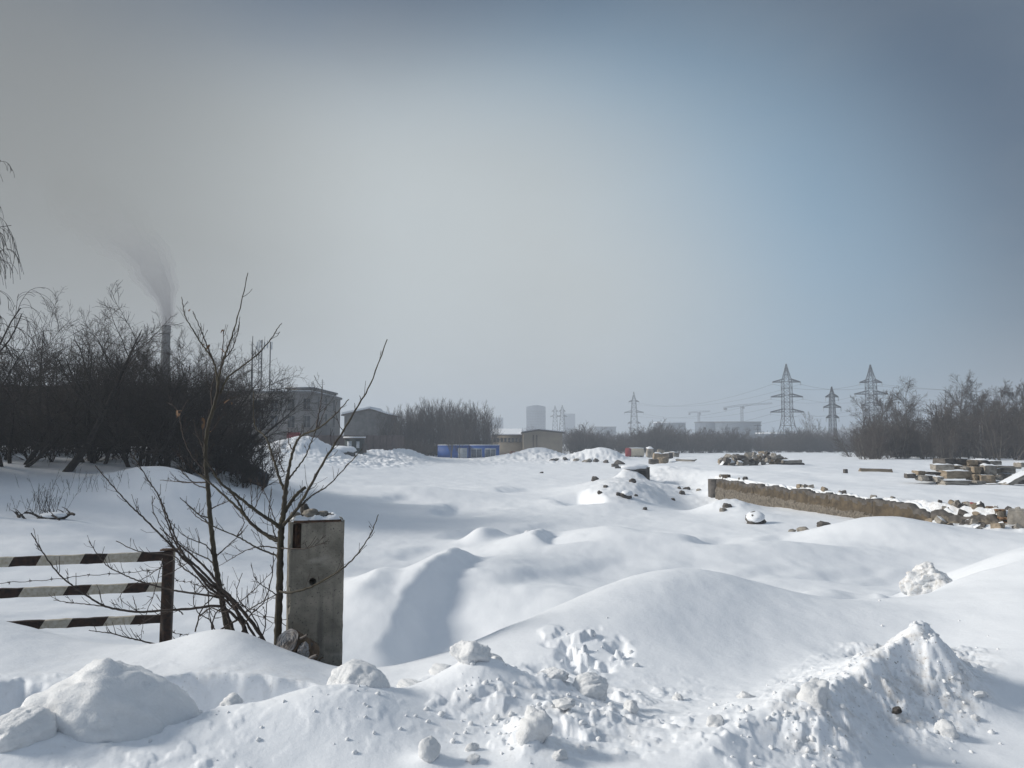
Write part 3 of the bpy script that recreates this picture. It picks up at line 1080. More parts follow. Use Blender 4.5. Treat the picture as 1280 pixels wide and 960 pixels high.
def barrier():
    root = empty('barrier_gate', (gate_pt(210, 800).x, GD, gate_pt(210, 800).z))
    tag(root, 'rusty barrier of three bars striped black and white with black end post', 'barrier')
    inv = Vector(root.location)

    def bar(a, b, h, splits, first_dark, name='rail'):
        A, B = gate_pt(*a) - inv, gate_pt(*b) - inv
        n = (B - A)
        L = n.length
        ex = n / L
        ey = Vector((-ex.y, ex.x, 0)).normalized()
        ez = ex.cross(ey).normalized()
        me_v, me_q, mi = [], [], []
        ts = [0.0] + splits + [1.0]
        fine = []
        for k in range(len(ts) - 1):
            m = max(2, int((ts[k + 1] - ts[k]) * L / 0.05))
            for j in range(m):
                fine.append((ts[k] + (ts[k + 1] - ts[k]) * j / m, k))
        fine.append((1.0, len(ts) - 2))
        dep = 0.05
        for j, (t, k) in enumerate(fine):
            c = A + n * t
            for (sy, sz) in ((-1, -1), (-1, -0.9), (-1, 0.9), (-1, 1), (1, 1), (1, -1)):
                dent = 0.003 * math.sin(t * 37 + sz * 2) + 0.002 * math.sin(t * 91)
                yy = sy * dep / 2 * (0.86 if abs(sz) == 1 and sy < 0 else 1)
                slant = (0.018 if sz > 0 else -0.018) if j not in (0, len(fine) - 1) else 0
                me_v.append(tuple(c + ex * slant + ey * (yy + dent) + ez * (sz * h / 2 + dent * 0.6)))
            if j:
                for q in range(6):
                    a0, a1 = (j - 1) * 6 + q, (j - 1) * 6 + (q + 1) % 6
                    me_q.append((a0, a0 + 6, a1 + 6, a1))
                    mi.append((fine[j - 1][1] + (1 if first_dark else 0)) % 2)
        last = (len(fine) - 1) * 6
        me = bpy.data.meshes.new(name)
        caps = [(0, 1, 2, 3, 4, 5), tuple(last + i for i in (5, 4, 3, 2, 1, 0))]
        me.from_pydata(me_v, [], me_q + caps)
        me.materials.append(M['gate_white'])
        me.materials.append(M['gate_dark'])
        me.polygons.foreach_set('material_index', mi + [mi[0], mi[-1]])
        me.update()
        link(name, me, None, root)

    def frac(x0, x1, xs):
        return [(x - x0) / (x1 - x0) for x in xs]
    bar((-130, 707.5), (219, 694.5), 0.082, frac(-130, 219, [-85, -50, 6, 40, 95, 125, 170, 203]), False)
    bar((-130, 747), (213, 733), 0.080, frac(-130, 213, [-95, -40, -18, 18, 74, 104, 152, 183]), False)
    bar((-60, 785.5), (209, 773), 0.072, frac(-60, 209, [-10, 48, 82, 128, 163]), False)
    a, b = gate_pt(211.5, 689) - inv, gate_pt(206, 830) - inv
    mb = MB()
    d_ = (b - a)
    for k in range(1):
        mb.bar(tuple(a), tuple(b), 0.062, 4)
    mb.build('post', M['gate_dark'], root)
    mb = MB()
    a = gate_pt(213, 687) - inv
    mb.box((a.x, a.y, a.z), (0.16, 0.085, 0.014), rz=0.1).build('post_cap', M['rust'], root)
    # crusted snow on the upper edges
    for (x0, x1, y0, y1) in ((22, 55, 698, 697), (105, 150, 694.5, 693), (160, 200, 692, 690.5)):
        A, B = gate_pt(x0, y0) - inv, gate_pt(x1, y1) - inv
        pts = [A.lerp(B, t) + Vector((0, 0, 0.002)) for t in np.linspace(0, 1, 9)]
        MB().tube([tuple(p) for p in pts], [0.003, 0.010, 0.014, 0.012, 0.015, 0.013, 0.010, 0.008, 0.003], 6).build('snow_crust', M['snow_cap'], root, True)
    return root


barrier()


def barbed(name, label, pts, sag=0.0, step=0.13):
    P3 = [np.array(p) for p in pts]
    seg = [np.linalg.norm(P3[i + 1] - P3[i]) for i in range(len(P3) - 1)]
    mb = MB()
    path = []
    for i in range(len(P3) - 1):
        n = max(3, int(seg[i] / 0.04))
        for j in range(n):
            t = j / n
            p = P3[i] * (1 - t) + P3[i + 1] * t
            p = p + np.array([0, 0, -sag * 4 * t * (1 - t)]) + np.array([0, 0.006 * math.sin(j * 2.1 + i), 0.005 * math.sin(j * 1.7)])
            path.append(p)
    path.append(P3[-1])
    mb.tube(path, 0.0030, 5)
    o = mb.build(name, M['wire'])
    tag(o, label, 'barbed wire', 'strands of barbed wire at the gate')
    mb = MB()
    acc = 0
    for a, b in zip(path[:-1], path[1:]):
        acc += np.linalg.norm(b - a)
        if acc > step:
            acc = 0
            u = (b - a) / np.linalg.norm(b - a)
            for k in range(4):
                v = np.array([rnd.uniform(-.5, .5), rnd.uniform(-1, 1), rnd.uniform(-1, 1)])
                v -= u * (v @ u) * 0.7
                v /= np.linalg.norm(v)
                mb.bar(tuple(a), tuple(a + v * 0.026), 0.0028, 4, 0.0008)
            mb.tube([a - u * 0.012, a, a + u * 0.012], 0.0055, 5)
    b_ = mb.build('barb', M['wire'], o)
    b_['kind'] = 'stuff'


barbed('barbed_wire', 'barbed wire strand stretched behind the upper two barrier rails', [gate_pt(-130, 738) + Vector((0, .06, 0)), gate_pt(5, 729.5) + Vector((0, .06, 0)), gate_pt(100, 721) + Vector((0, .06, 0)), gate_pt(207, 711) + Vector((0, .06, 0))], 0.01)
barbed('barbed_wire', 'sagging barbed wire strand between barrier post and sapling', [P(216, 722, 7.1), P(236, 727, 6.9), P(262, 733, 6.6), P(290, 748, 6.4), P(318, 762, 6.2), P(345, 773, 6.05), P(366, 784, 5.98)], 0.015)
barbed('barbed_wire', 'low barbed wire strand near the snow beside barrier post', [P(212, 786, 7.1), P(232, 793, 6.9), P(252, 797, 6.7), P(286, 790, 6.5)], 0.02)
barbed('barbed_wire', 'barbed wire strand hanging off the gatepost foot in the shrub', [P(300, 752, 6.2), P(330, 772, 6.1), P(352, 775, 6.0), P(368, 762, 5.95)], 0.03)

# ------------------------------------------------------------------ the bare saplings and the shrub between gate and pillar


def trace_branches(spec, d0, seed, parent_name, label, cat, group=None, bark='sapling_bark', base_drop=0.5, twigs=1.0):
    """spec: list of (points [(px, py)], radius px at start, at end, name, depth lean). Each limb is a tube in space."""
    r = random.Random(seed)
    first = spec[0][0][0]
    base = P(first[0], first[1], d0)
    root = empty(parent_name, tuple(base))
    tag(root, label, cat, group)
    made = []
    tw_paths = []
    for bi, (pts, r0, r1, nm, lean) in enumerate(spec):
        n = len(pts)
        out = []
        start_d = d0
        if bi:
            # begin at the depth of the limb it grows from
            best = 1e9
            for pp, ppx in made:
                for q, qx in zip(pp, ppx):
                    e = (qx[0] - pts[0][0]) ** 2 + (qx[1] - pts[0][1]) ** 2
                    if e < best:
                        best, start_d = e, q.y
        # resample smoothly
        m = 6 * (n - 1) + 1
        P2 = np.array(pts, float)
        tq = np.linspace(0, n - 1, m)
        px = _hermite(np.arange(n, dtype=float), P2, tq) if n > 2 else np.stack([np.interp(tq, [0, 1], P2[:, k]) for k in (0, 1)], 1)
        wob = 0.35 if nm == 'trunk' else 0.45
        for j in range(m):
            t = j / (m - 1)
            d = start_d + lean * t ** (0.35 if lean == -0.55 else 1.2)
            jx = wob * math.sin(j * 1.9 + bi) * (0 < j < m - 1)
            out.append(P(px[j, 0] + jx, px[j, 1] + wob * 0.5 * math.cos(j * 2.3 + bi), d))
        made.append((out, [tuple(a) for a in px]))
        mpp = d0 / F
        rad = [(r0 + (r1 - r0) * (j / (m - 1)) ** 0.8) * mpp * 0.43 * (1 + 0.10 * math.sin(j * 2.7 + bi)) for j in range(m)]
        V = [tuple(p - base) for p in out]
        if bi == 0 and base_drop:
            a, b = np.array(V[0]), np.array(V[1])
            u = (a - b) / np.linalg.norm(a - b)
            V = [tuple(a + u * base_drop)] + V
            rad = [rad[0] * 1.25] + rad
        k = 9 if r0 > 4 else 6
        bk = M[bark] if r0 > 2.6 else M['shoot']
        MB().tube(V, rad, k).build(nm, bk, root, True)
        # side shoots
        L = sum((out[j + 1] - out[j]).length for j in range(m - 1))
        if L > 0.22:
            cnt = int(L / 0.085 * twigs * (0.4 if nm == 'trunk' else 1))
            for _ in range(cnt):
                t = r.uniform(0.18, 0.97)
                j = min(m - 2, int(t * (m - 1)))
                u = (out[j + 1] - out[j]).normalized()
                v = Vector((r.uniform(-1, 1), r.uniform(-1, 1) * 0.8, r.uniform(-0.2, 1.0)))
                v = (v - u * v.dot(u)).normalized()
                ln = r.uniform(0.03, 0.17) * (1.1 - 0.5 * t)
                dr = (u * r.uniform(0.5, 1.1) + v * r.uniform(0.6, 1.0)).normalized()
                p0 = out[j]
                q = [p0 + dr * (ln * s) + Vector((0, 0, ln * 0.35 * s * s)) + Vector((r.uniform(-1, 1), r.uniform(-1, 1), r.uniform(-1, 1))) * ln * 0.05 for s in (0, 0.33, 0.66, 1)]
                tw_paths.append([tuple(a - base) for a in q])
                if r.random() < 0.35:
                    w = (dr + v * r.uniform(-0.8, 0.8)).normalized()
                    q2 = [q[2] + w * (ln * 0.5 * s) for s in (0, 0.33, 0.66, 1)]
                    tw_paths.append([tuple(a - base) for a in q2])
    if tw_paths:
        A = np.array(tw_paths)
        rad = np.tile(np.array([[0.0024, 0.0021, 0.0018, 0.0016]]), (len(A), 1)) * (0.8 + 0.5 * np.random.default_rng(seed).random((len(A), 1)))
        V, Q = tubes(A, rad, 4)
        o = link('twig', make_mesh('twig', V, [Q]), M['shoot'], root)
        o['kind'] = 'stuff'
    return root


A_SPEC = [
    ([(347, 806), (348, 770), (349.5, 735), (350, 700), (351, 672), (352, 655)], 11, 9, 'trunk', 0.0),
    ([(352, 655), (354.5, 640), (356, 622), (358.7, 600)], 8.5, 6, 'branch', -0.05),
    ([(351.5, 659), (358, 652), (370, 638), (386, 611), (406, 575), (429, 539), (447, 508), (463, 480), (484, 424)], 6, 1.3, 'branch', -0.45),
    ([(356, 655), (366, 643), (378, 630), (392, 618), (410, 607), (433, 583), (453, 561)], 4, 1.2, 'branch', 0.35),
    ([(354.5, 642), (362, 630), (371, 618), (382, 609)], 6, 4.5, 'branch', 0.12),
    ([(351, 677), (338, 672), (317, 657), (300, 638), (283, 622), (263, 604), (248, 592)], 6.5, 2.0, 'branch', 0.3),
    ([(350, 660), (342, 653), (325, 642), (303, 625), (285, 611), (275, 603), (262, 582), (254, 571)], 6, 2.2, 'branch', -0.3),
    ([(306, 644), (298, 628), (288, 615), (275, 603)], 3.6, 2.0, 'branch', -0.1),
    ([(357, 615), (350, 600), (344, 580), (340, 569), (335, 552), (329, 543), (320, 535), (317, 518), (317, 488)], 4.6, 1.2, 'branch', 0.35),
    ([(358.7, 600), (362, 582), (366, 565), (372, 550), (380, 543), (395, 537), (408, 528), (422, 515), (436, 499)], 5, 1.2, 'branch', -0.3),
    ([(359, 601), (366, 592), (373, 583), (382, 570), (388, 555), (393, 543), (396, 533)], 3.0, 1.4, 'branch', 0.25),
    ([(395, 537), (398, 520), (401, 505), (403, 482)], 2.2, 0.9, 'branch', 0.1),
    ([(397, 536), (403, 520), (408, 508)], 1.8, 0.8, 'branch', -0.05),
    ([(366, 563), (361, 553), (360, 535)], 2.0, 0.8, 'branch', 0.1),
    ([(355, 590), (349, 575), (350, 550)], 1.8, 0.8, 'branch', -0.15),
    ([(349.5, 739), (362, 741), (386, 735), (405, 725), (425, 713), (442, 698), (455, 681), (465, 664), (473, 643)], 3.4, 1.2, 'branch', -0.55),
    ([(350, 696), (342, 693), (322, 685), (308, 677), (295, 670), (267, 658), (254, 648), (242, 638), (225, 622)], 3.0, 1.0, 'branch', 0.2),
    ([(352, 685), (365, 686), (380, 686), (392, 683), (405, 678)], 2.0, 0.8, 'branch', -0.55),
    ([(350, 686), (330, 683), (310, 687), (290, 698), (273, 708)], 2.2, 0.8, 'branch', 0.3),
    ([(348, 745), (336, 737), (322, 727), (318, 717)], 2.0, 0.8, 'branch', -0.2),
    ([(347, 660), (340, 640), (334, 622), (318, 596)], 1.9, 0.8, 'branch', 0.2),
    ([(336, 647), (337, 630), (340, 611)], 1.8, 0.8, 'branch', 0.1),
    ([(318, 637), (324, 622), (333, 604)], 1.6, 0.8, 'branch', -0.1),
    ([(316, 640), (314, 620), (314, 598)], 1.5, 0.8, 'branch', 0.1),
    ([(345, 675), (340, 655), (338, 640)], 2.2, 1.0, 'branch', 0.1),
    ([(347, 672), (325, 664), (316, 656), (308, 645)], 1.8, 0.8, 'branch', -0.2),
    ([(296, 670), (305, 655), (303, 645), (308, 634)], 1.6, 0.7, 'branch', 0.1),
]
trace_branches(A_SPEC, 5.85, 3, 'bare_sapling', 'bare sapling with olive trunk forking just beside the concrete gatepost', 'sapling', twigs=1.0)

B_SPEC = [
    ([(287, 800), (282, 775), (276, 742), (271, 715), (268, 695), (265, 670), (262, 640), (260, 610), (257.5, 585), (257, 560), (260, 533), (267, 510), (272, 490)], 9, 5, 'trunk', 0.15),
    ([(272, 490), (274, 470), (280, 448), (285, 434), (290, 420), (300, 385), (310, 341)], 4.4, 1.1, 'branch', -0.3),
    ([(272, 490), (271, 470), (267, 452), (258, 438), (250, 427), (241, 412), (232, 397), (229, 384), (227, 371)], 3.6, 1.0, 'branch', 0.25),
    ([(267, 452), (260, 435), (254, 420), (248, 405), (241, 389)], 2.4, 1.0, 'branch', -0.15),
    ([(274, 478), (276, 460), (278, 440), (280, 413)], 2.2, 0.9, 'branch', 0.2),
    ([(275, 492), (285, 472), (300, 460), (313, 450), (325, 440), (340, 422), (346, 412), (352, 404)], 3.4, 1.0, 'branch', -0.35),
    ([(280, 449), (287, 441), (292, 432), (297, 415), (300, 396)], 2.0, 0.9, 'branch', 0.2),
    ([(266, 512), (264, 490), (268, 470), (270, 452)], 2.4, 1.0, 'branch', 0.15),
    ([(258, 603), (240, 603), (222, 602), (200, 600)], 2.6, 0.9, 'branch', 0.3),
    ([(257, 600), (243, 588), (228, 575), (215, 560)], 2.4, 0.8, 'branch', -0.2),
    ([(258, 610), (245, 606), (232, 594), (222, 582)], 2.0, 0.8, 'branch', 0.2),
    ([(260, 647), (250, 644), (240, 635), (225, 622)], 2.2, 0.8, 'branch', -0.2),
    ([(261, 655), (245, 645), (236, 634)], 1.8, 0.8, 'branch', 0.15),
    ([(270, 712), (262, 700), (245, 692), (232, 684), (212, 668)], 2.4, 0.8, 'branch', 0.2),
    ([(268, 697), (258, 682), (244, 676), (228, 668), (210, 648)], 2.2, 0.8, 'branch', -0.25),
    ([(272, 694), (285, 682), (300, 668), (310, 656)], 2.4, 0.8, 'branch', 0.2),
    ([(262, 637), (272, 632), (284, 627), (290, 622)], 2.0, 0.8, 'branch', -0.1),
    ([(257, 575), (252, 555), (246, 543), (242, 523)], 2.0, 0.8, 'branch', 0.15),
    ([(257, 560), (254, 545), (253, 526)], 2.0, 1.0, 'branch', -0.1),
    ([(258, 590), (240, 570), (230, 548), (226, 530), (224, 512)], 2.6, 1.2, 'branch', 0.2),
    ([(225, 520), (218, 508), (208, 503)], 1.4, 0.7, 'branch', 0.1),
    ([(225, 518), (231, 506), (236, 499)], 1.4, 0.7, 'branch', -0.1),
    ([(262, 520), (275, 505), (285, 500), (300, 494)], 1.8, 0.8, 'branch', 0.1),
    ([(258, 545), (268, 535), (276, 522), (284, 517)], 1.8, 0.8, 'branch', 0.1),
]
SB = trace_branches(B_SPEC, 6.5, 5, 'bare_sapling', 'tall slender bare sapling leaning among briars beside the barrier post', 'sapling', twigs=1.05)

C_SPEC = [
    ([(336, 812), (320, 785), (300, 760), (284, 742), (268, 730), (250, 712), (232, 696), (222, 683), (214, 667), (205, 640), (198, 618)], 6, 1.4, 'stem', 0.3),
    ([(311, 800), (300, 772), (290, 752), (276, 735), (262, 715), (240, 694), (218, 676), (200, 660)], 7, 1.4, 'stem', 0.4),
    ([(325, 808), (309, 780), (296, 765), (279, 748), (262, 740), (246, 722), (228, 709), (217, 695), (173, 689), (145, 676)], 4, 1.2, 'stem', 0.5),
    ([(300, 776), (275, 758), (238, 761), (205, 763), (176, 765), (155, 763), (135, 759), (120, 752), (108, 744), (92, 733), (76, 720), (62, 703), (49, 683), (39, 666)], 4.2, 1.4, 'stem', -0.4),
    ([(290, 752), (266, 733), (238, 706), (224, 692), (211, 679), (193, 661), (176, 644), (165, 634), (152, 620), (136, 602), (119, 582)], 4.0, 1.3, 'stem', -0.3),
    ([(280, 745), (262, 735), (233, 698), (224, 682), (217, 666), (210, 648), (203, 630), (195, 614), (187, 603), (173, 580), (163, 566)], 3.6, 1.2, 'stem', 0.2),
    ([(285, 752), (270, 746), (230, 740), (212, 737), (190, 731), (176, 727), (163, 722), (150, 716), (135, 708), (122, 693), (111, 676)], 3.4, 1.1, 'stem', 0.3),
    ([(296, 775), (250, 800), (200, 805), (173, 800), (155, 796), (141, 792), (126, 790), (111, 788)], 3.0, 1.0, 'stem', -0.3),
    ([(250, 770), (264, 760), (280, 765), (300, 752), (320, 735), (340, 715)], 2.4, 0.9, 'stem', -0.3),
    ([(244, 790), (252, 762), (268, 745), (280, 730)], 2.2, 1.2, 'stem', 0.2),
    ([(264, 795), (268, 770), (280, 752), (264, 730), (246, 742), (242, 728)], 2.2, 0.9, 'stem', 0.3),
    ([(300, 795), (312, 770), (330, 752), (340, 720), (342, 690)], 2.6, 1.1, 'stem', -0.2),
    ([(318, 800), (330, 790), (333, 760), (337, 730)], 2.2, 1.0, 'stem', 0.2),
    ([(330, 800), (316, 770), (300, 752), (296, 738), (303, 716)], 2.2, 0.9, 'stem', 0.1),
    ([(270, 790), (262, 775), (247, 765), (242, 745), (258, 725)], 2.0, 0.8, 'stem', -0.1),
    ([(306, 766), (318, 758), (330, 751), (344, 744), (360, 738)], 2.2, 1.0, 'stem', -0.25),
    ([(229, 768), (222, 763), (205, 765), (190, 772), (173, 782)], 1.8, 0.8, 'stem', 0.0),
    ([(250, 712), (238, 703), (214, 716), (198, 722)], 2.0, 0.8, 'stem', 0.1),
    ([(217, 700), (203, 708), (185, 720), (150, 745), (180, 770)], 1.7, 0.8, 'stem', 0.1),
    ([(203, 700), (193, 740), (180, 775), (176, 800)], 1.6, 0.7, 'stem', 0.15),
    ([(172, 766), (168, 752), (166, 745)], 1.5, 0.7, 'stem', 0.1),
    ([(131, 758), (105, 755), (86, 753), (67, 750)], 1.7, 0.8, 'stem', 0.1),
    ([(230, 700), (222, 690), (212, 676), (205, 664), (192, 640), (190, 620)], 2.4, 0.9, 'stem', -0.15),
    ([(260, 740), (262, 765), (266, 795)], 2.0, 1.4, 'stem', -0.1),
    ([(276, 745), (285, 770), (296, 800)], 4.6, 5.0, 'stem', -0.1),
]
trace_branches(C_SPEC, 6.25, 9, 'tangled_shrub', 'tangle of bent bare stems leaning from gatepost towards the barrier post', 'shrub', bark='shoot', twigs=1.1)

# dried leaves still hanging on the taller sapling
M['dead_leaf'] = mat('dead_leaf', (0.16, 0.095, 0.055), 0.8, 0.4, 30)


def leaf_mesh(seed):
    g = np.linspace(0, 1, 7)
    V, Q = [], []
    r = random.Random(seed)
    cu = r.uniform(0.3, 0.9)
    for i, t in enumerate(g):
        w = 0.26 * math.sin(math.pi * (t * 0.9 + 0.06)) * (1 - 0.3 * t)
        for s in (-1, 0, 1):
            V.append((s * w, t, 0.25 * abs(s) * w * 2 - cu * t * t * 0.5 + 0.05 * math.sin(9 * t + s)))
    for i in range(6):
        for s in (0, 1):
            a = i * 3 + s
            Q.append((a, a + 1, a + 4, a + 3))
    return make_mesh('dry_leaf', V, [Q])


lm = [leaf_mesh(i) for i in range(3)]
for m_ in lm:
    m_.materials.append(M['dead_leaf'])
for k, (px, py, s) in enumerate([(238, 387, 0.042), (255, 430, 0.045), (262, 431, 0.05), (280, 412, 0.042), (275, 436, 0.045), (279, 437, 0.03), (222, 513, 0.055), (227, 514, 0.06), (225, 517, 0.06), (253, 522, 0.06), (254, 530, 0.055), (287, 500, 0.045), (289, 503, 0.04), (262, 540, 0.035)]):
    o = bpy.data.objects.new('dry_leaf', lm[k % 3])
    COL.objects.link(o)
    o.parent = SB
    o.location = P(px, py, 6.55 + 0.1 * math.sin(k)) - Vector(SB.location)
    o.rotation_euler = (rnd.uniform(-0.9, 0.4), rnd.uniform(-0.5, 0.5), rnd.uniform(0, 6.28) if k < 6 else rnd.uniform(2, 4))
    o.scale = (s, s * 1.25, s)

# ------------------------------------------------------------------ cut log and broken wood at the gatepost foot
M['log_bark'] = mat('wet_log_bark', (0.085, 0.06, 0.04), 0.9, 0.45, 12, bump=0.006, bscale=30)
M['log_end'] = mat('frosted_log_end', (0.30, 0.31, 0.33), 0.9, 0, 9, col2=(0.13, 0.11, 0.095), bump=0.006, bscale=22)


def cut_log():
    c = P(361, 804, 5.5)
    ax = Vector((0.40, 0.72, -0.55)).normalized()
    fr = c - ax * 0.02
    bk = c + ax * 0.24
    root = empty('cut_log', tuple(c))
    tag(root, 'sawn log with a frosted end lying at the gatepost foot', 'log')
    n = 18
    pts, rad = [], []
    for j in range(n):
        t = j / (n - 1)
        pts.append(tuple(fr.lerp(bk, t) - c))
        rad.append(0.098 * (1 + 0.04 * math.sin(j * 1.7)))
    MB().tube(pts, rad, 22).build('bark', M['log_bark'], root, True)
    # end disc with growth rings
    a = ax.cross(Vector((0, 0, 1))).normalized()
    b = ax.cross(a).normalized()
    V, Q = [], []
    R_, S_ = 26, 30
    for i in range(R_):
        for s in range(S_):
            t = s / S_ * 2 * math.pi
            rr = 0.096 * i / (R_ - 1)
            z = 0.004 * math.sin(i * 1.5 + 0.8 * math.sin(t * 2 + 1)) + 0.005 * math.sin(t * 5 + i * 0.4)
            p = Vector(pts[0]) + (a * math.cos(t) + b * math.sin(t)) * rr - ax * (0.004 + z)
            V.append(tuple(p))
    for i in range(R_ - 1):
        for s in range(S_):
            Q.append((i * S_ + s, i * S_ + (s + 1) % S_, (i + 1) * S_ + (s + 1) % S_, (i + 1) * S_ + s))
    link('sawn_end', make_mesh('sawn_end', V, [Q]), M['log_end'], root)


cut_log()
for k, (a, b, r0, lab) in enumerate([
        (P(362, 801, 5.55), P(384, 794, 5.42), 0.010, 'pale frosted broken stick poking out above the sawn log'),
        (P(360, 798, 5.62), P(375, 791, 5.6), 0.008, 'short dark broken stick behind the sawn log'),
        (P(378, 826, 5.4), P(396, 820, 5.36), 0.016, 'frosty split piece of wood in the snow by the gatepost'),
        (P(394, 832, 5.5), P(404, 821, 5.42), 0.007, 'thin upright broken stick against the gatepost foot'),
        (P(372, 824, 5.5), P(390, 823, 5.45), 0.018, 'dark rotten branch stub under the frosty split wood')]):
    pts = [a.lerp(b, t) + Vector((0, 0, 0.006 * math.sin(t * 7 + k))) for t in np.linspace(-0.5, 1, 10)]
    o = MB().tube([tuple(p - a) for p in pts], [r0 * (1.1 - 0.5 * t) for t in np.linspace(0, 1, 10)], 7).build('broken_branch', M['log_end'] if k in (0, 2) else M['log_bark'], None, True)
    o.location = a
    tag(o, lab, 'branch', 'broken wood at the gatepost foot')
me = lump_mesh('frosted_clod', 71, 4, 0.5, sharp=0.6)
o = link('frosted_clod', me, M['log_end'])
o.location = P(379, 814, 5.45)
o.scale = (0.085, 0.07, 0.14)
o.rotation_euler = (0, 0.2, 0)
tag(o, 'frosted knobbly clod between sawn log and gatepost', 'clod')
me = lump_mesh('dirt_clod', 72, 3, 0.5, sharp=0.5)
for k, (px, py, w) in enumerate([(369, 818, 0.13), (389, 829, 0.12), (384, 806, 0.10)]):
    o = bpy.data.objects.new('dirt_clod', me)
    if not me.materials:
        me.materials.append(M['rubble_dark'])
    COL.objects.link(o)
    o.location = P(px, py, 5.6)
    o.scale = (w, w, w * 0.8)
    tag(o, ['dark earth clod under the sawn log', 'dark earth clod at the gatepost base behind the sticks', 'dark earth clod above the split wood on the gatepost side'][k], 'clod')

# ------------------------------------------------------------------ loose chunks of hard snow in the near bank
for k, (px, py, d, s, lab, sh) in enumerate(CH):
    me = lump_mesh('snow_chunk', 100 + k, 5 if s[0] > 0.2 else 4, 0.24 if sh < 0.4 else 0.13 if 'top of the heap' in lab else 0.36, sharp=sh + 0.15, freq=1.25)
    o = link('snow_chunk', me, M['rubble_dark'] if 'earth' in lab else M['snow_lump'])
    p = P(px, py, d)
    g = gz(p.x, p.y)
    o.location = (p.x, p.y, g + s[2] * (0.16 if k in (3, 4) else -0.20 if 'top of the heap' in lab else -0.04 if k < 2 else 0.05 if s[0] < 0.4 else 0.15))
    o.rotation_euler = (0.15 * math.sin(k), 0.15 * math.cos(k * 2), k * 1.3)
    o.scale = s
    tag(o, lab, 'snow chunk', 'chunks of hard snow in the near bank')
# the sharp crystalline boulder on the slope at the side
me = lump_mesh('icy_boulder', 180, 5, 0.42, sharp=1.0, freq=2.2)
at_ = me.attributes['dirt']
at_.data.foreach_set('value', np.full(len(me.vertices), 0.8, dtype=np.float32))
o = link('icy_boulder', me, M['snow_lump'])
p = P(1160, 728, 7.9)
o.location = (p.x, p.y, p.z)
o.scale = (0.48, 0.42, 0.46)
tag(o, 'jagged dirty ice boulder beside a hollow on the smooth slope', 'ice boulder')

# crumbs nobody would count
bmv, bmf, off = [], [], 0
ico = lump_mesh('crumb_seed', 300, 2, 0.5, sharp=0.6)
iv = np.array([v.co[:] for v in ico.vertices])
it = np.array([list(p.vertices) for p in ico.polygons])
Vs, Fs = [], []
r = np.random.default_rng(5)
nC = 0
for (cx, cy, rx, ry, dd, cnt, smax) in [(650, 905, 70, 40, 0, 45, 0.034), (735, 885, 50, 25, 0, 30, 0.03), (590, 870, 40, 25, 0, 40, 0.03), (455, 895, 60, 25, 0, 40, 0.022), (960, 900, 90, 40, 0, 60, 0.030), (1030, 905, 50, 35, 0, 60, 0.028), (1150, 850, 60, 60, 0, 90, 0.024), (1195, 880, 25, 25, 0, 40, 0.03), (745, 815, 40, 20, 0, 30, 0.04), (290, 895, 60, 15, 0, 20, 0.02)]:
    for _ in range(cnt):
        px, py = cx + rx * r.normal() * 0.6, cy + ry * r.normal() * 0.6
        # march the sight line to the snow once, at build time, to find the spot
        ds = np.linspace(2.6, 9, 90)
        pts = [P(px, py, d) for d in ds]
        hz = table_h(np.array([p.x for p in pts]), np.array([p.y for p in pts])) + 0.12
        k = next((i for i, p in enumerate(pts) if p.z < hz[i]), None)
        if k is None:
            continue
        s = smax * r.uniform(0.25, 1) ** 1.6
        x, y = pts[k].x + r.normal() * 0.05, pts[k].y + r.normal() * 0.08
        Vs.append((x, y, s, r.uniform(0, 6.28)))
Va = np.array(Vs)
zz = ground_h(Va[:, 0], Va[:, 1])
allV = []
for (x, y, s, a), z in zip(Vs, zz):
    c, sn = math.cos(a), math.sin(a)
    q = iv * s * np.array([1.2, 1.0, 0.8])
    allV.append(np.stack([q[:, 0] * c - q[:, 1] * sn + x, q[:, 0] * sn + q[:, 1] * c + y, q[:, 2] + z + s * 0.12], 1))
allF = [it + i * len(iv) for i in range(len(Vs))]
cm = make_mesh('snow_crumb', np.concatenate(allV), [np.concatenate(allF)])
tag(link('snow_crumb', cm, M['snow_lump']), 'loose crumbs of snow strewn over the ploughed bank', kind='stuff')
bpy.data.meshes.remove(ico)
# ------------------------------------------------------------------ bare trees and bushes
def _norm(a):
    return a / (np.linalg.norm(a, axis=-1, keepdims=True) + 1e-9)


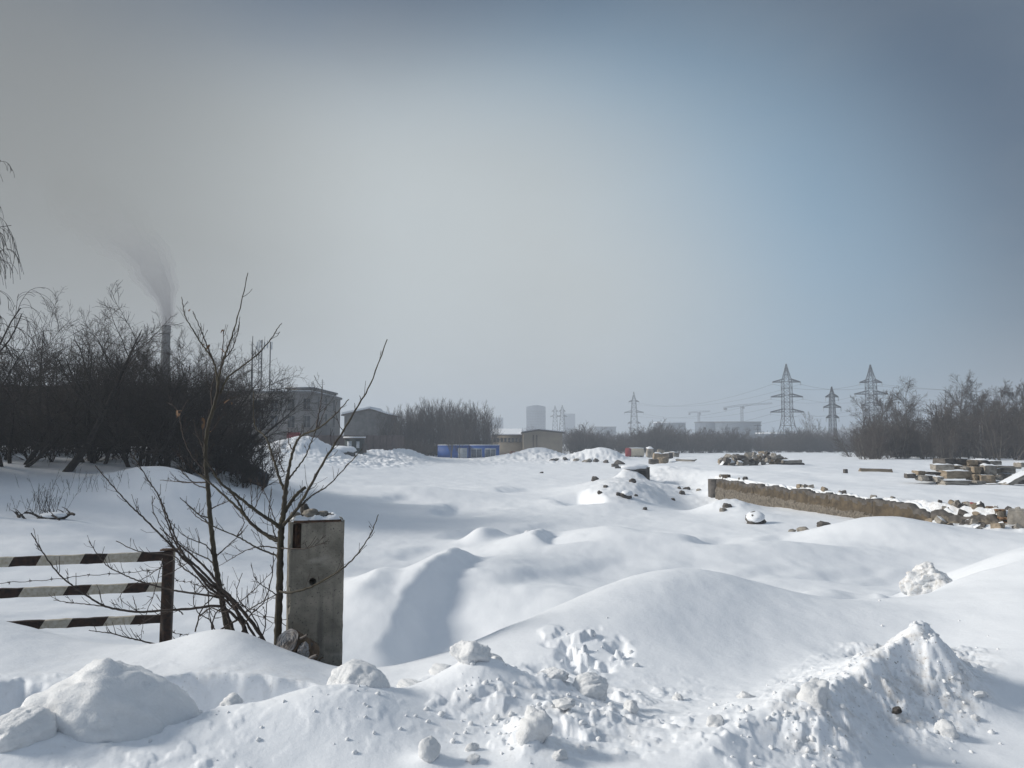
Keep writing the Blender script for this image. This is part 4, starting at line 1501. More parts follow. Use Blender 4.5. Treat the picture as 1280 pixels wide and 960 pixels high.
def grow(seed, P0, D0, L0, R0, levels):
    """levels: dicts n (points), k (sides), wob, trop, taper and, for the next level, nch, lo, hi, ang, len, rr, rmin"""
    g = np.random.default_rng(seed)
    Pp, Dd, L, R = (np.asarray(a, float) for a in (P0, D0, L0, R0))
    out = []
    for li, lv in enumerate(levels):
        n = lv['n']
        B = len(Pp)
        path = np.zeros((B, n, 3))
        path[:, 0] = Pp
        d = _norm(Dd)
        step = (L / (n - 1))[:, None]
        curl = g.normal(size=(B, 3)) * lv.get('curl', 0.0)
        for i in range(1, n):
            d = _norm(d + lv['wob'] * g.normal(size=(B, 3)) + curl + np.array([0, 0, lv['trop']]))
            path[:, i] = path[:, i - 1] + d * step
        t = np.linspace(0, 1, n)[None]
        rad = R[:, None] * (1 - (1 - lv.get('taper', 0.35)) * t)
        out.append((path, np.maximum(rad, lv.get('rmin', 0.003)), lv['k']))
        if 'nch' in lv:
            c = lv['nch']
            par = np.repeat(np.arange(B), c)
            tt = lv['lo'] + (lv['hi'] - lv['lo']) * ((np.tile(np.arange(c), B) + g.random(B * c)) / c)
            fi = tt * (n - 1)
            i0 = np.minimum(fi.astype(int), n - 2)
            f = (fi - i0)[:, None]
            pos = path[par, i0] * (1 - f) + path[par, i0 + 1] * f
            tan = _norm(path[par, i0 + 1] - path[par, i0])
            rv = g.normal(size=(B * c, 3))
            rv = _norm(rv - tan * (rv * tan).sum(1, keepdims=True))
            a = np.radians(lv['ang'] * (0.6 + 0.8 * g.random(B * c)))[:, None]
            Pp, Dd = pos, tan * np.cos(a) + rv * np.sin(a)
            l0, l1 = lv['len']
            L = L[par] * (l0 + (l1 - l0) * g.random(B * c)) * (1.1 - 0.55 * tt)
            R = np.minimum(R[par] * (1 - (1 - lv.get('taper', 0.35)) * tt) * lv['rr'], R[par])
    return out


def tree_meshes(kind, seed, trunk_levels=1):
    g = np.random.default_rng(seed)
    if kind == 'bush':            # dense many-stemmed dark bush, about 5.5 m
        s = 7
        ang = g.uniform(0, 6.28, s)
        lean = g.uniform(0.15, 0.75, s)
        D0 = np.stack([np.cos(ang) * lean, np.sin(ang) * lean, np.ones(s)], 1)
        P0 = np.stack([np.cos(ang) * 0.3, np.sin(ang) * 0.3, np.full(s, -0.4)], 1)
        lv = [dict(n=9, k=6, wob=0.12, trop=0.03, taper=0.08, nch=10, lo=0.22, hi=0.98, ang=48, len=(0.35, 0.62), rr=0.55),
              dict(n=7, k=4, wob=0.14, trop=0.05, nch=8, lo=0.15, hi=1.0, ang=45, len=(0.35, 0.6), rr=0.55, rmin=0.008),
              dict(n=5, k=3, wob=0.15, trop=0.06, nch=6, lo=0.2, hi=1.0, ang=42, len=(0.4, 0.8), rr=0.6, rmin=0.006),
              dict(n=4, k=3, wob=0.15, trop=0.06, rmin=0.0045)]
        L = grow(seed, P0, D0, g.uniform(4.2, 6.0, s), g.uniform(0.06, 0.11, s), lv)
        trunk_levels = 1
    elif kind == 'leaning':       # old tree with a thick trunk leaning over
        lv = [dict(n=12, k=9, wob=0.06, trop=0.07, taper=0.08, nch=14, lo=0.30, hi=0.98, ang=46, len=(0.35, 0.6), rr=0.55),
              dict(n=8, k=5, wob=0.12, trop=0.04, nch=9, lo=0.2, hi=1.0, ang=42, len=(0.35, 0.6), rr=0.55, rmin=0.010),
              dict(n=6, k=3, wob=0.14, trop=0.03, nch=8, lo=0.2, hi=1.0, ang=42, len=(0.35, 0.65), rr=0.6, rmin=0.007),
              dict(n=4, k=3, wob=0.14, trop=0.02, rmin=0.005)]
        L = grow(seed, [[0, 0, -0.4]], [[0.62, 0.1, 0.8]], [7.2], [0.19], lv)
    elif kind == 'birch':         # tall with hanging twigs
        lv = [dict(n=14, k=8, wob=0.03, trop=0.05, taper=0.08, nch=26, lo=0.25, hi=0.99, ang=42, len=(0.22, 0.36), rr=0.42),
              dict(n=9, k=4, wob=0.08, trop=0.02, nch=9, lo=0.25, hi=1.0, ang=40, len=(0.3, 0.6), rr=0.5, rmin=0.010),
              dict(n=9, k=3, wob=0.06, trop=-0.30, nch=5, lo=0.15, hi=0.95, ang=28, len=(0.5, 1.0), rr=0.7, rmin=0.006),
              dict(n=7, k=3, wob=0.05, trop=-0.35, rmin=0.005)]
        L = grow(seed, [[0, 0, -0.5]], [[0.02, 0, 1]], [10.5], [0.15], lv)
    elif kind == 'whip':          # upright pale-stemmed young trees of the far thicket, 7 m
        s = 4
        D0 = np.stack([g.normal(0, 0.16, s), g.normal(0, 0.16, s), np.ones(s)], 1)
        P0 = np.stack([g.normal(0, 0.6, s), g.normal(0, 0.35, s), np.full(s, -0.3)], 1)
        lv = [dict(n=9, k=5, wob=0.035, trop=0.06, taper=0.1, nch=17, lo=0.15, hi=1.0, ang=38, len=(0.25, 0.48), rr=0.45),
              dict(n=5, k=3, wob=0.08, trop=0.13, nch=7, lo=0.2, hi=1.0, ang=30, len=(0.3, 0.6), rr=0.6, rmin=0.016),
              dict(n=4, k=3, wob=0.08, trop=0.1, rmin=0.012)]
        L = grow(seed, P0, D0, g.uniform(5.4, 7.4, s), g.uniform(0.06, 0.10, s), lv)
    elif kind == 'tall':          # grown trees of the wood on the right, 10 m
        lv = [dict(n=11, k=6, wob=0.05, trop=0.07, taper=0.08, nch=24, lo=0.22, hi=0.99, ang=42, len=(0.25, 0.48), rr=0.5),
              dict(n=7, k=4, wob=0.10, trop=0.06, nch=10, lo=0.2, hi=1.0, ang=40, len=(0.3, 0.55), rr=0.55, rmin=0.02),
              dict(n=5, k=3, wob=0.12, trop=0.03, nch=6, lo=0.2, hi=1.0, ang=40, len=(0.4, 0.7), rr=0.65, rmin=0.012),
              dict(n=3, k=3, wob=0.12, trop=0.0, rmin=0.010)]
        L = grow(seed, [[0, 0, -0.4]], [[g.normal(0, 0.06), g.normal(0, 0.06), 1]], [10.0], [0.17], lv)
    else:                         # scrub: low dense brush, 4 m
        s = 9
        ang = g.uniform(0, 6.28, s)
        lean = g.uniform(0.1, 0.6, s)
        D0 = np.stack([np.cos(ang) * lean, np.sin(ang) * lean, np.ones(s)], 1)
        P0 = np.stack([np.cos(ang) * 0.7, np.sin(ang) * 0.7, np.full(s, -0.3)], 1)
        lv = [dict(n=6, k=4, wob=0.08, trop=0.06, nch=11, lo=0.06, hi=1.0, ang=38, len=(0.3, 0.6), rr=0.6, rmin=0.02),
              dict(n=4, k=3, wob=0.12, trop=0.08, nch=9, lo=0.15, hi=1.0, ang=38, len=(0.35, 0.7), rr=0.65, rmin=0.017),
              dict(n=3, k=3, wob=0.12, trop=0.05, rmin=0.013)]
        L = grow(seed, P0, D0, g.uniform(3.0, 4.3, s), g.uniform(0.04, 0.07, s), lv)
    a, b = MB(), MB()
    for i, (p, r, k) in enumerate(L):
        V, Q = tubes(p, r, k)
        (a if i < trunk_levels else b).add(V, Q)
    return a.mesh('trunk', True), b.mesh('crown', True)


TREES = {}
for kind, seeds, bk, tw in (('bush', (1, 2, 3, 4), 'bark', 'twig'), ('leaning', (21,), 'bark', 'twig'), ('birch', (31,), 'birch_bark', 'twig'),
                            ('whip', (41, 42, 43, 44), 'grey_bark', 'grey_twig'), ('tall', (51, 52, 53, 54), 'grey_bark', 'grey_twig'),
                            ('scrub', (61, 62, 63, 64), 'grey_bark', 'grey_twig'), ('brush', (65, 66), 'bark', 'twig')):
    TREES[kind] = []
    for s in seeds:
        t, c = tree_meshes(kind, s)
        t.materials.append(M[bk])
        c.materials.append(M[tw])
        TREES[kind].append((t, c))


def plant(name, label, cat, group, loc, kind, v, scale, rz, sz=None):
    root = empty(name, loc, rz)
    sz = sz or scale
    root.scale = (scale, scale, sz)
    tag(root, label, cat, group)
    t, c = TREES[kind][v % len(TREES[kind])]
    for nm, me in (('trunk', t), ('crown', c)):
        o = bpy.data.objects.new(nm, me)
        COL.objects.link(o)
        o.parent = root
    return root


# the dark thicket on the rise at the left edge of the field: front row, then a second row
G1 = 'dark bushes on the rise before the rusty fence'
front = [(-150, 26, 1.0), (-75, 27, 0.98), (12, 29, 1.04), (122, 31, 0.98), (178, 30, 0.98), (226, 30.5, 1.0), (250, 31.5, 1.0), (274, 33, 0.84), (297, 36, 0.55)]
labs = ['bare bush of the dark thicket outside the barrier end', 'bare dark bush beside the weeping birch', 'big dark bare bush where the weeping birch twigs hang', 'bare dark bush whose foot is hidden by the leaning trunk',
        'dark bush with a fan of stems standing in the snow left of the chimney', 'dense dark bush under the smoking chimney', 'dense dark bush behind the tall slender sapling',
        'dense dark bush over the dark tarpaulin heap', 'small dark bush at the very end of the thicket before the grey building']
labs[4] = 'dark bush with a fan of stems rising from the snow beside the chimney'
for k, (px, d, s) in enumerate(front):
    p = at(px, d, -0.15)
    plant('bare_bush', labs[k], 'bush', G1, p, 'bush', k, s, k * 1.7, s * (0.92 + 0.1 * math.sin(k * 2)))
back = [(-115, 33, 1.0), (-30, 35, 1.02), (60, 36.5, 1.06), (110, 36, 1.0), (150, 35, 1.02), (205, 36, 0.95), (245, 37, 0.92), (280, 37.5, 0.88)]
for k, (px, d, s) in enumerate(back):
    p = at(px, d, -0.1)
    plant('bare_bush', 'dense bare bush in the row hidden behind the dark thicket', 'bush', 'second row of dark bushes', p, 'bush', k + 1, s, k * 2.3 + 0.5)
for k, (px, d, s) in enumerate([(-230, 25, 1.15), (-300, 23, 1.1), (-380, 21.5, 1.15), (-250, 29, 1.15), (-340, 27, 1.15), (-470, 20, 1.1)]):  # bushes out of view, added so their shade falls across the snow
    plant('bare_bush', 'dense bare bush added out of view along the thicket to shade the snow', 'bush', 'unseen shade bushes beyond the barrier', at(px, d, -0.15), 'bush', k, s, k * 1.4 + 0.3)
p = at(72, 28.5, -0.1)
plant('leaning_tree', 'old dark bare tree with a thick trunk leaning over the snow slope', 'tree', None, p, 'leaning', 0, 0.88, 0.0, 0.92)
p = at(-62, 19, -0.1)
plant('weeping_birch', 'tall weeping birch whose hanging twigs reach in above the thicket', 'tree', None, p, 'birch', 0, 1.0, 0.6)

for k, px in enumerate(np.linspace(-120, 318, 24)):
    d = 32.5 + 2.2 * math.sin(k * 1.9)
    plant('low_brush', 'low dark bare brush under the thicket bushes', 'shrub', 'low brush under the dark thicket', at(px, d, -0.1), 'brush', k, 0.46 + 0.08 * math.sin(k * 3.1), k * 1.1)

# small weeds in front of the thicket
def weed(px, d, h, n, seed, label, spread=0.25):
    g = np.random.default_rng(seed)
    p = at(px, d)
    root = empty('dry_weed', p)
    tag(root, label, 'weed')
    ang = g.uniform(0, 6.28, n)
    ln = g.uniform(0.1, 0.55, n)
    D0 = np.stack([np.cos(ang) * ln, np.sin(ang) * ln, np.ones(n)], 1)
    P0 = np.stack([g.normal(0, spread, n), g.normal(0, spread * 0.5, n), np.full(n, -0.1)], 1)
    L = grow(seed, P0, D0, g.uniform(0.5, 1.0, n) * h, np.full(n, 0.006), [dict(n=6, k=3, wob=0.05, trop=0.0, nch=2, lo=0.4, hi=0.9, ang=25, len=(0.2, 0.4), rr=0.7, rmin=0.004), dict(n=3, k=3, wob=0.06, trop=0, rmin=0.0035)])
    mb = MB()
    for (q, r, k) in L:
        V, Q = tubes(q, r, k)
        mb.add(V, Q)
    o = mb.build('stem', M['twig'], root)
    o['kind'] = 'stuff'


weed(62, 20.0, 1.0, 34, 1, 'clump of dry weed stalks above the snowy branch in the open snow')
weed(40, 20.3, 0.7, 10, 2, 'few short dry stalks beside the weed clump', 0.3)
weed(90, 24.5, 0.8, 16, 3, 'sparse dry stalks at the foot of the thicket slope', 0.6)
weed(150, 24.5, 0.8, 20, 4, 'dry stalks on the snow slope below the chimney', 0.8)
weed(285, 31.0, 0.9, 26, 5, 'pale dry stalks in front of the dark tarpaulin heap', 0.7)
weed(352, 62, 2.0, 34, 6, 'pale dry stalks on the snow ridge under the grey building', 1.4)
M['snowy_wood'] = mat('wet_dark_wood', (0.05, 0.042, 0.036), 0.9, 0.4, 9)
for k, (x0, y0, x1, y1, r0, lab) in enumerate([(47, 645, 92, 640, 0.045, 'dark branch lying in the snow below the weed clump'), (26, 623, 80, 627, 0.030, 'thin dark branch lying behind the weed clump'), (14, 644, 40, 647, 0.03, 'dark twig half buried beside the snow covered branch')]):
    a, b = P(x0, y0, 19.3), P(x1, y1, 19.3)
    g0 = gz((a.x + b.x) / 2, 19.3) - (a.z + b.z) / 2 + 0.05
    pts = [a.lerp(b, t) + Vector((0, 0.2 * math.sin(t * 3 + k), g0 + 0.05 * math.sin(t * 9 + k))) for t in np.linspace(0, 1, 14)]
    mb = MB().tube([tuple(p - a) for p in pts], [r0 * (1.1 - 0.6 * abs(t - 0.4)) for t in np.linspace(0, 1, 14)], 6)
    for j in (3, 6, 9, 11):
        mb.tube([tuple(pts[j] - a), tuple(pts[j] - a + Vector((0.15 * (-1) ** j, 0.05, 0.12))), tuple(pts[j] - a + Vector((0.26 * (-1) ** j, 0.05, 0.17)))], [r0 * 0.4, r0 * 0.3, r0 * 0.15], 4)
    o = mb.build('fallen_branch', M['snowy_wood'], None, True)
    o.location = a
    tag(o, lab, 'branch')
    if k == 0:
        me = lump_mesh('snow_cap', 610, 3, 0.3)
        c = link('snow_cap', me, M['snow_cap'], o)
        c.location = (0.35, 0.12, g0 + 0.10)
        c.scale = (0.7, 0.35, 0.14)

# the dark tarpaulin heap under the last bushes
M['tarp'] = mat('dark_blue_tarpaulin', (0.022, 0.026, 0.036), 0.6, 0.3, 2, bump=0.05, bscale=3)


def heap(name, label, cat, px, d, sx, sy, sz, m_, seed, snow=True, dz=0.0):
    p = at(px, d, dz)
    me = lump_mesh(name, seed, 4, 0.35, sharp=0.8)
    o = link(name, me, m_)
    o.location = p + Vector((0, 0, sz * 0.22))
    o.scale = (sx, sy, sz)
    tag(o, label, cat)
    return o


heap('tarpaulin_heap', 'dark blue tarpaulin thrown over a heap under the bushes', 'tarpaulin', 318, 33, 1.25, 1.2, 1.0, M['tarp'], 501, dz=0.05)
heap('tarpaulin_heap', 'dark covered heap deeper under the bushes beside the blue tarpaulin', 'tarpaulin', 283, 35, 2.2, 1.0, 1.2, M['tarp'], 502)

# rusty sheet fence behind the thicket
M['fence_rust'] = mat('dark_rusty_sheet', (0.050, 0.034, 0.026), 0.85, 0, 1.5, col2=(0.028, 0.022, 0.02))


def sheet_fence(name, label, pts, z0, z1, m_, panel=2.4, ribs=9, group=None, snow=False):
    a = Vector((*pts[0], 0))
    root = empty(name, a)
    tag(root, label, 'fence', group)
    for (p, q) in zip(pts[:-1], pts[1:]):
        p, q = Vector((*p, 0)), Vector((*q, 0))
        L = (q - p).length
        n = max(1, round(L / panel))
        u = (q - p) / L
        v = Vector((-u.y, u.x, 0))
        for k in range(n):
            s, e = p + u * (L * k / n + 0.01) - a, p + u * (L * (k + 1) / n - 0.01) - a
            dz = 0.03 * math.sin(k * 2.7)
            V, Q = [], []
            for j in range(ribs * 4 + 1):
                t = j / (ribs * 4)
                off = (0.0, 0.03, 0.03, 0.0)[j % 4]
                c = s.lerp(e, t)
                for w_ in (off, off + 0.012):
                    for z in (z0 + dz, z1 + dz):
                        V.append(tuple(c + v * w_ + Vector((0, 0, z))))
            for j in range(ribs * 4):
                b = j * 4
                Q += [(b, b + 4, b + 5, b + 1), (b + 2, b + 3, b + 7, b + 6), (b + 1, b + 5, b + 7, b + 3)]
            link('panel', make_mesh('panel', V, [Q], False), m_, root)
        for k in range(n + 1):
            c = p + u * (L * k / n) - a
            MB().box((c.x - v.x * 0.06, c.y - v.y * 0.06, (z0 + z1) / 2 - 0.05), (0.07, 0.07, z1 - z0 - 0.2)).build('post', m_, root)
    return root


sheet_fence('sheet_metal_fence', 'dark rusty sheet metal fence seen through the thicket', [(P(-190, 545, 41).x, 41), (P(232, 545, 41).x, 41)], -0.55, 2.75, M['fence_rust'])

# ------------------------------------------------------------------ boiler house chimney with smoke
M['chimney_brick'] = mat('sooty_chimney_brick', (0.042, 0.038, 0.035), 0.9, 0.3, 2)


def chimney():
    d = 150
    top = P(208, 407, d)
    zb = -1.0
    root = empty('brick_chimney', (top.x, d, zb))
    tag(root, 'tall round sooty brick chimney with smoke drifting off its top', 'chimney')
    H = top.z - zb
    prof = []
    for z in np.linspace(0, H - 1.6, 12):
        prof.append((1.12 - 0.36 * z / H, z))
    MB().add(*lathe(prof, 28)).build('shaft', M['chimney_brick'], root, True)
    MB().add(*lathe([(0.775, H - 1.6), (0.84, H - 1.55), (0.84, H - 0.05), (0.80, H), (0.62, H), (0.62, H - 1.4)], 28)).build('crown_ring', M['rubble_dark'], root, True)
    for z in (4, 9, 14):
        r0 = 1.12 - 0.36 * z / H + 0.01
        MB().add(*lathe([(r0, z - 0.05), (r0 + 0.03, z - 0.05), (r0 + 0.03, z + 0.05), (r0, z + 0.05)], 28)).build('iron_band', M['rust'], root, True)


def lathe(prof, k):
    V, Q = [], []
    for (r0, z) in prof:
        for j in range(k):
            t = j / k * 2 * math.pi
            V.append((r0 * math.cos(t), r0 * math.sin(t), z))
    for i in range(len(prof) - 1):
        for j in range(k):
            Q.append((i * k + j, i * k + (j + 1) % k, (i + 1) * k + (j + 1) % k, (i + 1) * k + j))
    return V, Q


chimney()


def smoke():
    d = 150
    pts = [(208, 408, 4.5), (209, 395, 5.5), (207, 378, 8), (202, 360, 14), (192, 340, 18), (183, 320, 19), (165, 303, 21), (150, 288, 25), (132, 270, 30), (108, 252, 30), (84, 238, 24), (64, 228, 8)]
    path = [np.array(P(a, b, d + 1.5 * math.sin(i))) for i, (a, b, c) in enumerate(pts)]
    fine = np.linspace(0, len(pts) - 1, 60)
    A = np.array(path)
    A = _hermite(np.arange(len(pts), dtype=float), A, fine)
    R_ = np.interp(fine, range(len(pts)), [c for _, _, c in pts]) * d / F * 1.5 * (1 + 0.16 * fbm(fine * 1.1, fine * 0 + 2, 3))
    V, Q = tubes(A[None], R_[None], 14)
    n = 14
    T = [(i, i + 1, 0) for i in range(1, n - 1)]
    Tn = [(len(V) - n, len(V) - n + i + 1, len(V) - n + i) for i in range(1, n - 1)]
    Q = Q[:, ::-1] if False else Q
    T = [(0, i + 1, i) for i in range(1, n - 1)]
    Tn = [(len(V) - n, len(V) - n + i, len(V) - n + i + 1) for i in range(1, n - 1)]
    me = make_mesh('smoke', V, [Q, np.array(T + Tn)])
    m = bpy.data.materials.new('chimney_smoke')
    m.use_nodes = True
    nn, ll = m.node_tree.nodes, m.node_tree.links
    nn.clear()
    o_ = nn.new('ShaderNodeOutputMaterial')
    v = nn.new('ShaderNodeVolumePrincipled')
    v.inputs['Color'].default_value = (0.62, 0.63, 0.66, 1)
    tc = nn.new('ShaderNodeTexCoord')
    nz = nn.new('ShaderNodeTexNoise')
    nz.inputs['Scale'].default_value = 0.22
    nz.inputs['Detail'].default_value = 5
    ll.new(tc.outputs['Object'], nz.inputs['Vector'])
    mr = nn.new('ShaderNodeMapRange')
    mr.inputs['From Min'].default_value = 0.40
    mr.inputs['From Max'].default_value = 0.72
    mr.inputs['To Max'].default_value = 0.022
    ll.new(nz.outputs['Fac'], mr.inputs['Value'])
    sp = nn.new('ShaderNodeSeparateXYZ')
    ll.new(tc.outputs['Object'], sp.inputs[0])
    fz = nn.new('ShaderNodeMapRange')
    fz.interpolation_type = 'SMOOTHSTEP'
    fz.inputs['From Min'].default_value = 30
    fz.inputs['From Max'].default_value = 56
    fz.inputs['To Min'].default_value = 1.0
    fz.inputs['To Max'].default_value = 0.0
    ll.new(sp.outputs['Z'], fz.inputs['Value'])
    mm = nn.new('ShaderNodeMath')
    mm.operation = 'MULTIPLY'
    ll.new(mr.outputs['Result'], mm.inputs[0])
    ll.new(fz.outputs['Result'], mm.inputs[1])
    ll.new(mm.outputs[0], v.inputs['Density'])
    ll.new(v.outputs[0], o_.inputs['Volume'])
    o = link('smoke', me, m)
    for f in (0.74, 0.48):
        V2, Q2 = tubes(A[None], R_[None] * f, 14)
        link('smoke_core', make_mesh('smoke_core', V2, [Q2, np.array(T + Tn)]), m, o)
    tag(o, 'grey smoke plume drifting up from the tall chimney', 'smoke', kind='stuff')


smoke()

# ------------------------------------------------------------------ buildings
M['grey_render'] = mat('weathered_grey_render', (0.26, 0.25, 0.24), 0.92, 0, 0.35, col2=(0.19, 0.185, 0.18), detail=8)
M['parapet'] = mat('dark_parapet', (0.15, 0.15, 0.15), 0.9, 0.25, 1)
M['frame'] = mat('grey_window_frame', (0.20, 0.20, 0.195), 0.7)
M['glass'] = mat('dark_window_glass', (0.035, 0.042, 0.05), 0.25, spec=0.5)
M['beige'] = mat('beige_panel_wall', (0.33, 0.285, 0.22), 0.92, 0, 0.5, col2=(0.25, 0.215, 0.17), detail=8)
M['roof_edge'] = mat('dark_roof_edge', (0.10, 0.09, 0.085), 0.9)
M['steel'] = mat('galvanised_steel', (0.03, 0.033, 0.038), 0.6, 0.2, 2, metallic=0.3)
M['dark_steel'] = mat('dark_steel', (0.06, 0.065, 0.07), 0.7, 0.2, 2)
M['blue'] = mat('blue_cabin_paint', (0.012, 0.092, 0.36), 0.55, 0.15, 1.2)
M['pale_panel'] = mat('pale_cabin_panel', (0.42, 0.46, 0.50), 0.6, 0.1, 3)
M['red'] = mat('faded_red_paint', (0.26, 0.035, 0.04), 0.8, 0.25, 2)
M['brown_fence'] = mat('brown_board_fence', (0.125, 0.095, 0.085), 0.9, 0.25, 0.8)
M['green_booth'] = mat('dark_green_booth', (0.035, 0.05, 0.05), 0.8, 0.2, 3)
M['cream'] = mat('cream_tank_paint', (0.62, 0.55, 0.42), 0.6, 0, 1.2, col2=(0.50, 0.43, 0.33))
M['tower_blue'] = mat('bluish_tower_cladding', (0.10, 0.125, 0.16), 0.7)


def window(parent, c, w, h, face='y', n=1):
    """frame standing 30 mm proud of the wall, glass set back inside it, and a sill"""
    wx, wy = (w, 0.0) if face == 'y' else (0.0, w)
    f = MB()
    t = 0.09
    for (dx, dz, sx, sz) in ((-w / 2 + t / 2, 0, t, h), (w / 2 - t / 2, 0, t, h), (0, h / 2 - t / 2, w - 2 * t, t), (0, -h / 2 + t / 2, w - 2 * t, t)):
        if face == 'y':
            f.box((c[0] + dx, c[1] - 0.02, c[2] + dz), (sx, 0.08, sz))
        else:
            f.box((c[0] + 0.02, c[1] + dx, c[2] + dz), (0.08, sx, sz))
    for k in range(1, n + 1):
        q = -w / 2 + w * k / (n + 1)
        if face == 'y':
            f.box((c[0] + q, c[1] - 0.02, c[2]), (0.06, 0.06, h - 2 * t))
        else:
            f.box((c[0] + 0.02, c[1] + q, c[2]), (0.06, 0.06, h - 2 * t))
    fr = f.build('window', M['frame'], parent)
    g = MB()
    if face == 'y':
        g.box((c[0], c[1] - 0.004, c[2]), (w - 0.1, 0.02, h - 0.1))
    else:
        g.box((c[0] + 0.004, c[1], c[2]), (0.02, w - 0.1, h - 0.1))
    g.build('pane', M['glass'], fr)
    s = MB()
    if face == 'y':
        s.box((c[0], c[1] - 0.06, c[2] - h / 2 - 0.05), (w + 0.2, 0.18, 0.06))
    else:
        s.box((c[0] + 0.06, c[1], c[2] - h / 2 - 0.05), (0.18, w + 0.2, 0.06))
    s.build('sill', M['roof_edge'], fr)


def grey_building():
    y0, y1 = 105.0, 123.0
    x1 = P(388, 545, y0).x
    x0 = P(262, 545, y0).x
    zt = P(388, 492, y0).z
    zb = -3.0
    root = empty('grey_building', ((x0 + x1) / 2, y0, zb))
    tag(root, 'grey two storey flat roofed building with a set back roof block', 'building')
    o = Vector(root.location)

    def B(nm, a, b, m_, par=None):
        a, b = Vector(a) - o, Vector(b) - o
        return MB().box(tuple((a + b) / 2), tuple(b - a)).build(nm, m_, par or root)
    B('wall', (x0, y0, zb), (x1, y1, zt), M['grey_render'])
    B('cornice', (x0 - 0.25, y0 - 0.25, zt), (x1 + 0.25, y1 + 0.25, zt + 0.32), M['parapet'])
    B('roof_snow', (x0 + 0.05, y0 + 0.05, zt + 0.32), (x1 - 0.05, y1 - 0.05, zt + 0.44), M['snow_cap'])
    bx0, bz = P(357, 545, y0 + 2).x, P(388, 486.5, y0 + 2).z
    blk = B('roof_block', (bx0, y0 + 2, zt + 0.44), (x1 - 0.2, y1 - 2, bz), M['grey_render'])
    B('block_cornice', (bx0 - 0.2, y0 + 1.8, bz), (x1, y1 - 1.8, bz + 0.25), M['parapet'], root)
    B('block_snow', (bx0, y0 + 2, bz + 0.25), (x1 - 0.2, y1 - 2, bz + 0.33), M['snow_cap'], root)
    for px, py in ((387 - 0.5, 505), (367, 506), (346, 507), (325, 507), (367, 527), (346, 527), (325, 527), (387 - 0.5, 527)):
        q = P(px - 3, py, y0) - o
        window(root, (q.x, 0.0, q.z), 1.1, 1.7)
    for yy in (109, 113.5, 118.5):
        for zz in (P(400, 504, 112).z, P(400, 524, 112).z):
            window(root, (x1 - o.x, yy - o.y, zz - o.z), 1.1, 1.8, 'x')
    # pipes, vents and aerials on the roof
    for k, (px, py0, py1, yy) in enumerate([(403, 474, 488, 112), (390, 477, 488, 110), (352, 481, 490, 108)]):
        a, b = P(px, py1 + 2, yy) - o, P(px, py0, yy) - o
        mb = MB().bar(tuple(a), tuple(b), 0.05, 5, 0.03)
        for j in range(3):
            z = a.z + (b.z - a.z) * (0.6 + 0.13 * j)
            mb.bar((a.x - 0.35 + 0.08 * j, a.y, z), (a.x + 0.35 - 0.08 * j, a.y, z), 0.025, 4)
        mb.build('aerial', M['dark_steel'], root)
    for px in (341, 348):
        c = P(px, 489, 107) - o
        MB().box((c.x, c.y, c.z), (0.5, 0.5, 0.7)).build('vent', M['parapet'], root)
    c = P(343, 489, 106.5) - o


grey_building()


def mast(px, py, d, label, antennas):
    t = P(px, py, d)
    zb = P(px, 500, d).z if antennas else gz(t.x, d)
    root = empty('antenna_mast', (t.x, d, zb))
    tag(root, label, 'mast')
    H = t.z - zb
    if antennas:
        # two legs joined by rungs, guyed, with panel antennas on top
        MB().bar((0.55, 0, 0), (0.55, 0, H * 0.97), 0.08, 6).build('mast_pole', M['steel'], root)
        mb = MB()
        for (a, b) in ((-0.55, -0.3), (-1.05, -0.3), (-0.8, 0.15)):
            mb.bar((a, b, 0), (a, b, H), 0.05, 4)
        mb.build('lattice_leg', M['steel'], root)
        mb = MB()
        n = 14
        q = [(-0.55, -0.3), (-1.05, -0.3), (-0.8, 0.15)]
        for i in range(n):
            z0, z1 = H * i / n, H * (i + 1) / n
            for j in range(3):
                mb.bar((*q[j], z0), (*q[(j + 1) % 3], z1), 0.03, 3)
        mb.build('bracing', M['steel'], root)
        for k, (x, y) in enumerate(((-1.3, -0.4), (-0.8, -0.6), (-0.2, -0.4), (0.2, -0.3), (0.85, -0.3))):
            MB().box((x, y, H * (0.90 + 0.02 * (k % 2))), (0.17, 0.14, H * 0.13)).build('panel_antenna', M['pale_panel'], root)
        MB().bar((0.6, 0, H * 0.35), (2.6, 0.5, 0.1), 0.05, 4).build('stay', M['steel'], root)
    else:
        MB().bar((0, 0, 0), (0, 0, H * 0.7), 0.11, 6, 0.09).bar((0, 0, H * 0.7), (0, 0, H), 0.07, 6, 0.03).build('pole', M['dark_steel'], root)


mast(333.5, 425, 112, 'antenna mast with panel antennas beside the grey building roof', True)
mast(316, 420, 70, 'thin plain mast rising out of the thicket end', False)


